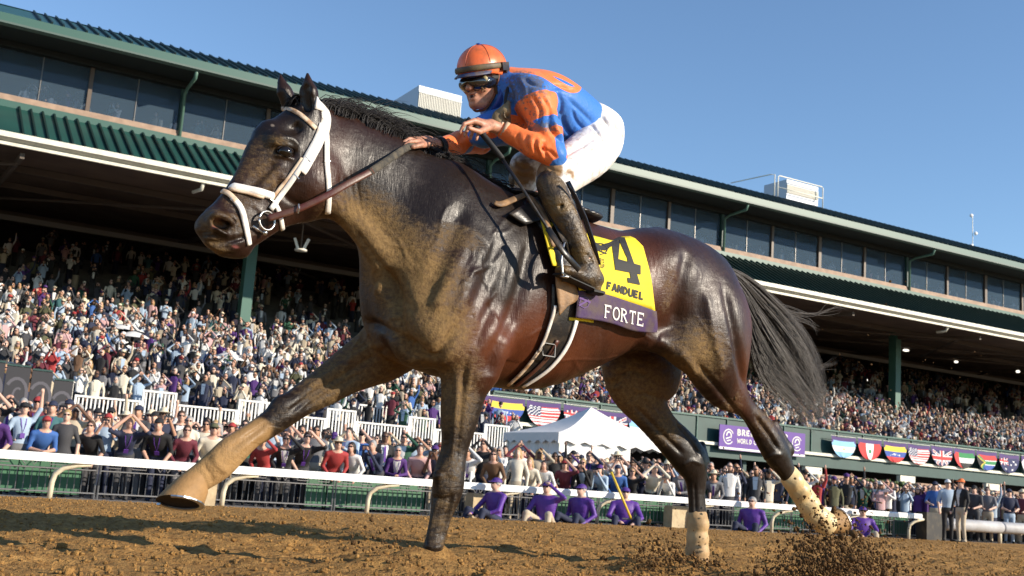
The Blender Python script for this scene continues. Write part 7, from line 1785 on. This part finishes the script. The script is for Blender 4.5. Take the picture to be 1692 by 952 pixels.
# ------------------------------------------------------------------ men in purple sitting by the rail, men at the right
M_PJ = mat('purple_jacket', (.095, .028, .26), .55, bump=(9, .7, .03)); CAPP = mat('purple_cap', (.07, .025, .20), .6)
POSES['sit_a'] = ((-.30, -.16, 1.12), (-.12, -.42, 1.02), (.30, -.16, 1.12), (.14, -.42, 1.0)); POSES['sit_shade'] = ((-.30, -.14, 1.10), (-.14, -.40, 1.0), (.36, -.12, 1.46), (.10, -.13, 1.70)); POSES['sit_rest'] = ((-.28, .05, 1.12), (-.22, -.2, .92), (.28, .05, 1.12), (.20, -.22, .92))
SIT = {k: person_mesh(k, False, seat=True, h=.015) for k in ('sit_a', 'sit_shade', 'sit_rest')}
def seated(px, pose, yaw, label, cap=True, rake=False, dz=0):
    t = rp_(px, 850, RS - .35)[0]; P = RL(t, RS - .38, float(track_z(*RL(t, RS - .38, 0)[:2])) - .93 + dz); o = obj('person', SIT[pose]); o.location = P; o.scale = (1.26, 1.2, 1.02); o.rotation_euler = (0, 0, face_cam(P) + yaw)
    for i, m in enumerate((SKINM[1], M_PJ, M_PJ, CLOTH['beige'] if px in (900, 1424) else CLOTH['navy'], M_PJ, M_BLK)): setmat(o, i, m)
    c = obj('hair', CM['short'], o); setmat(c, 0, HAIRM['grey'])
    if cap: c = obj('hat', CM['cap'], o); setmat(c, 0, CAPP)
    obj('sunglasses', CM['glasses'], o); tag(o, label, 'person', 'men in purple jackets seated by the rail'); return o, P
seated(815, 'sit_a', -.9, 'man in purple jacket and cap sitting nearest the planted foreleg')
seated(900, 'sit_shade', -.35, 'man in purple jacket sitting and shading his eyes with one hand')
seated(957, 'sit_rest', -.6, 'man in purple jacket and cap leaning back, third of the seated men')
o, P = seated(1030, 'sit_a', .1, 'man in purple jacket and sunglasses sitting with the yellow rake')
seated(1241, 'sit_rest', -.3, 'bareheaded grey haired man in purple jacket sitting between the hind legs', cap=False)
seated(1424, 'sit_a', .2, 'man in purple jacket crouching behind the raised hind hoof', dz=-.05)
rk = thing('rake', 'yellow handled rake held upright by a seated man in purple', 'rake', Vector(P)); b = MB(); A0 = Vector(ray(1010, 780) * (P.y - .55)); A0.z += EYE; A1 = Vector(ray(1043, 858) * (P.y - .45)); A1.z += EYE
b.tube([A0 - P, A1 - P], .028, 8); b.build('handle', mat('rake_yellow', (.72, .50, .04), .45), rk, True); b = MB(); b.tube([A1 - P + Vector((-.2, 0, 0)), A1 - P + Vector((.2, 0, 0))], .02, 6); b.build('head', M_GALV, rk)
def stander(px, py_feet, pose, a, label, yaw=0, s=None):
    base = dict(fem=False, jacket=False, short=True, skin=1, hair='brown', long=False, hat='cap', hatc='white', glass=True, acc=None, bottom='black', inner=a['top'], h=1.0); base.update(a); base['pose'] = pose
    t = rp_(px, 870, s or RS - .9)[0]; P = RL(t, s or RS - .9, 0); P.z = float(track_z(P.x, P.y)); return make_person(base, P, face_cam(P) + yaw, label, 'men standing by the padded rail')
TOPC2 = None
CLOTH['orange'] = mat('cloth_orange', (.75, .16, .03), .7)
stander(1566, 895, 'standing still', dict(top='light blue', hatc='white', bottom='black'), 'man in light blue polo and white cap standing before the padded rail', .3)
stander(1588, 897, 'standing still', dict(top='black', inner='white', hatc='orange', bottom='beige', short=False), 'man in orange cap black vest and khaki trousers by the padded rail', -.8, RS - 1.6)
stander(1545, 890, 'leaning on the rail', dict(top='bright blue', hatc='navy', bottom='beige'), 'man in bright blue vest and navy cap behind the black end post', 0, RS + .6)
for j, (px, a, lb) in enumerate(((1632, dict(top='grey', hat=None, bottom='beige'), 'bareheaded man in grey top leaning over the padded rail'), (1668, dict(top='navy', hatc='navy', bottom='light blue'), 'man in navy top and pale jeans leaning over the padded rail'), (1610, dict(top='charcoal', hatc='black', bottom='charcoal', pose2=1), 'man in charcoal top and black cap at the padded rail'), (1690, dict(top='maroon', hat='straw', bottom='beige'), 'man in straw hat and maroon top at the right edge'))):
    stander(px, 890, 'leaning on the rail', {k: v for k, v in a.items() if k != 'pose2'}, lb, RP.uniform(-.3, .2), RS + .55)
print('done', time.time() - T0, len(bpy.data.objects))
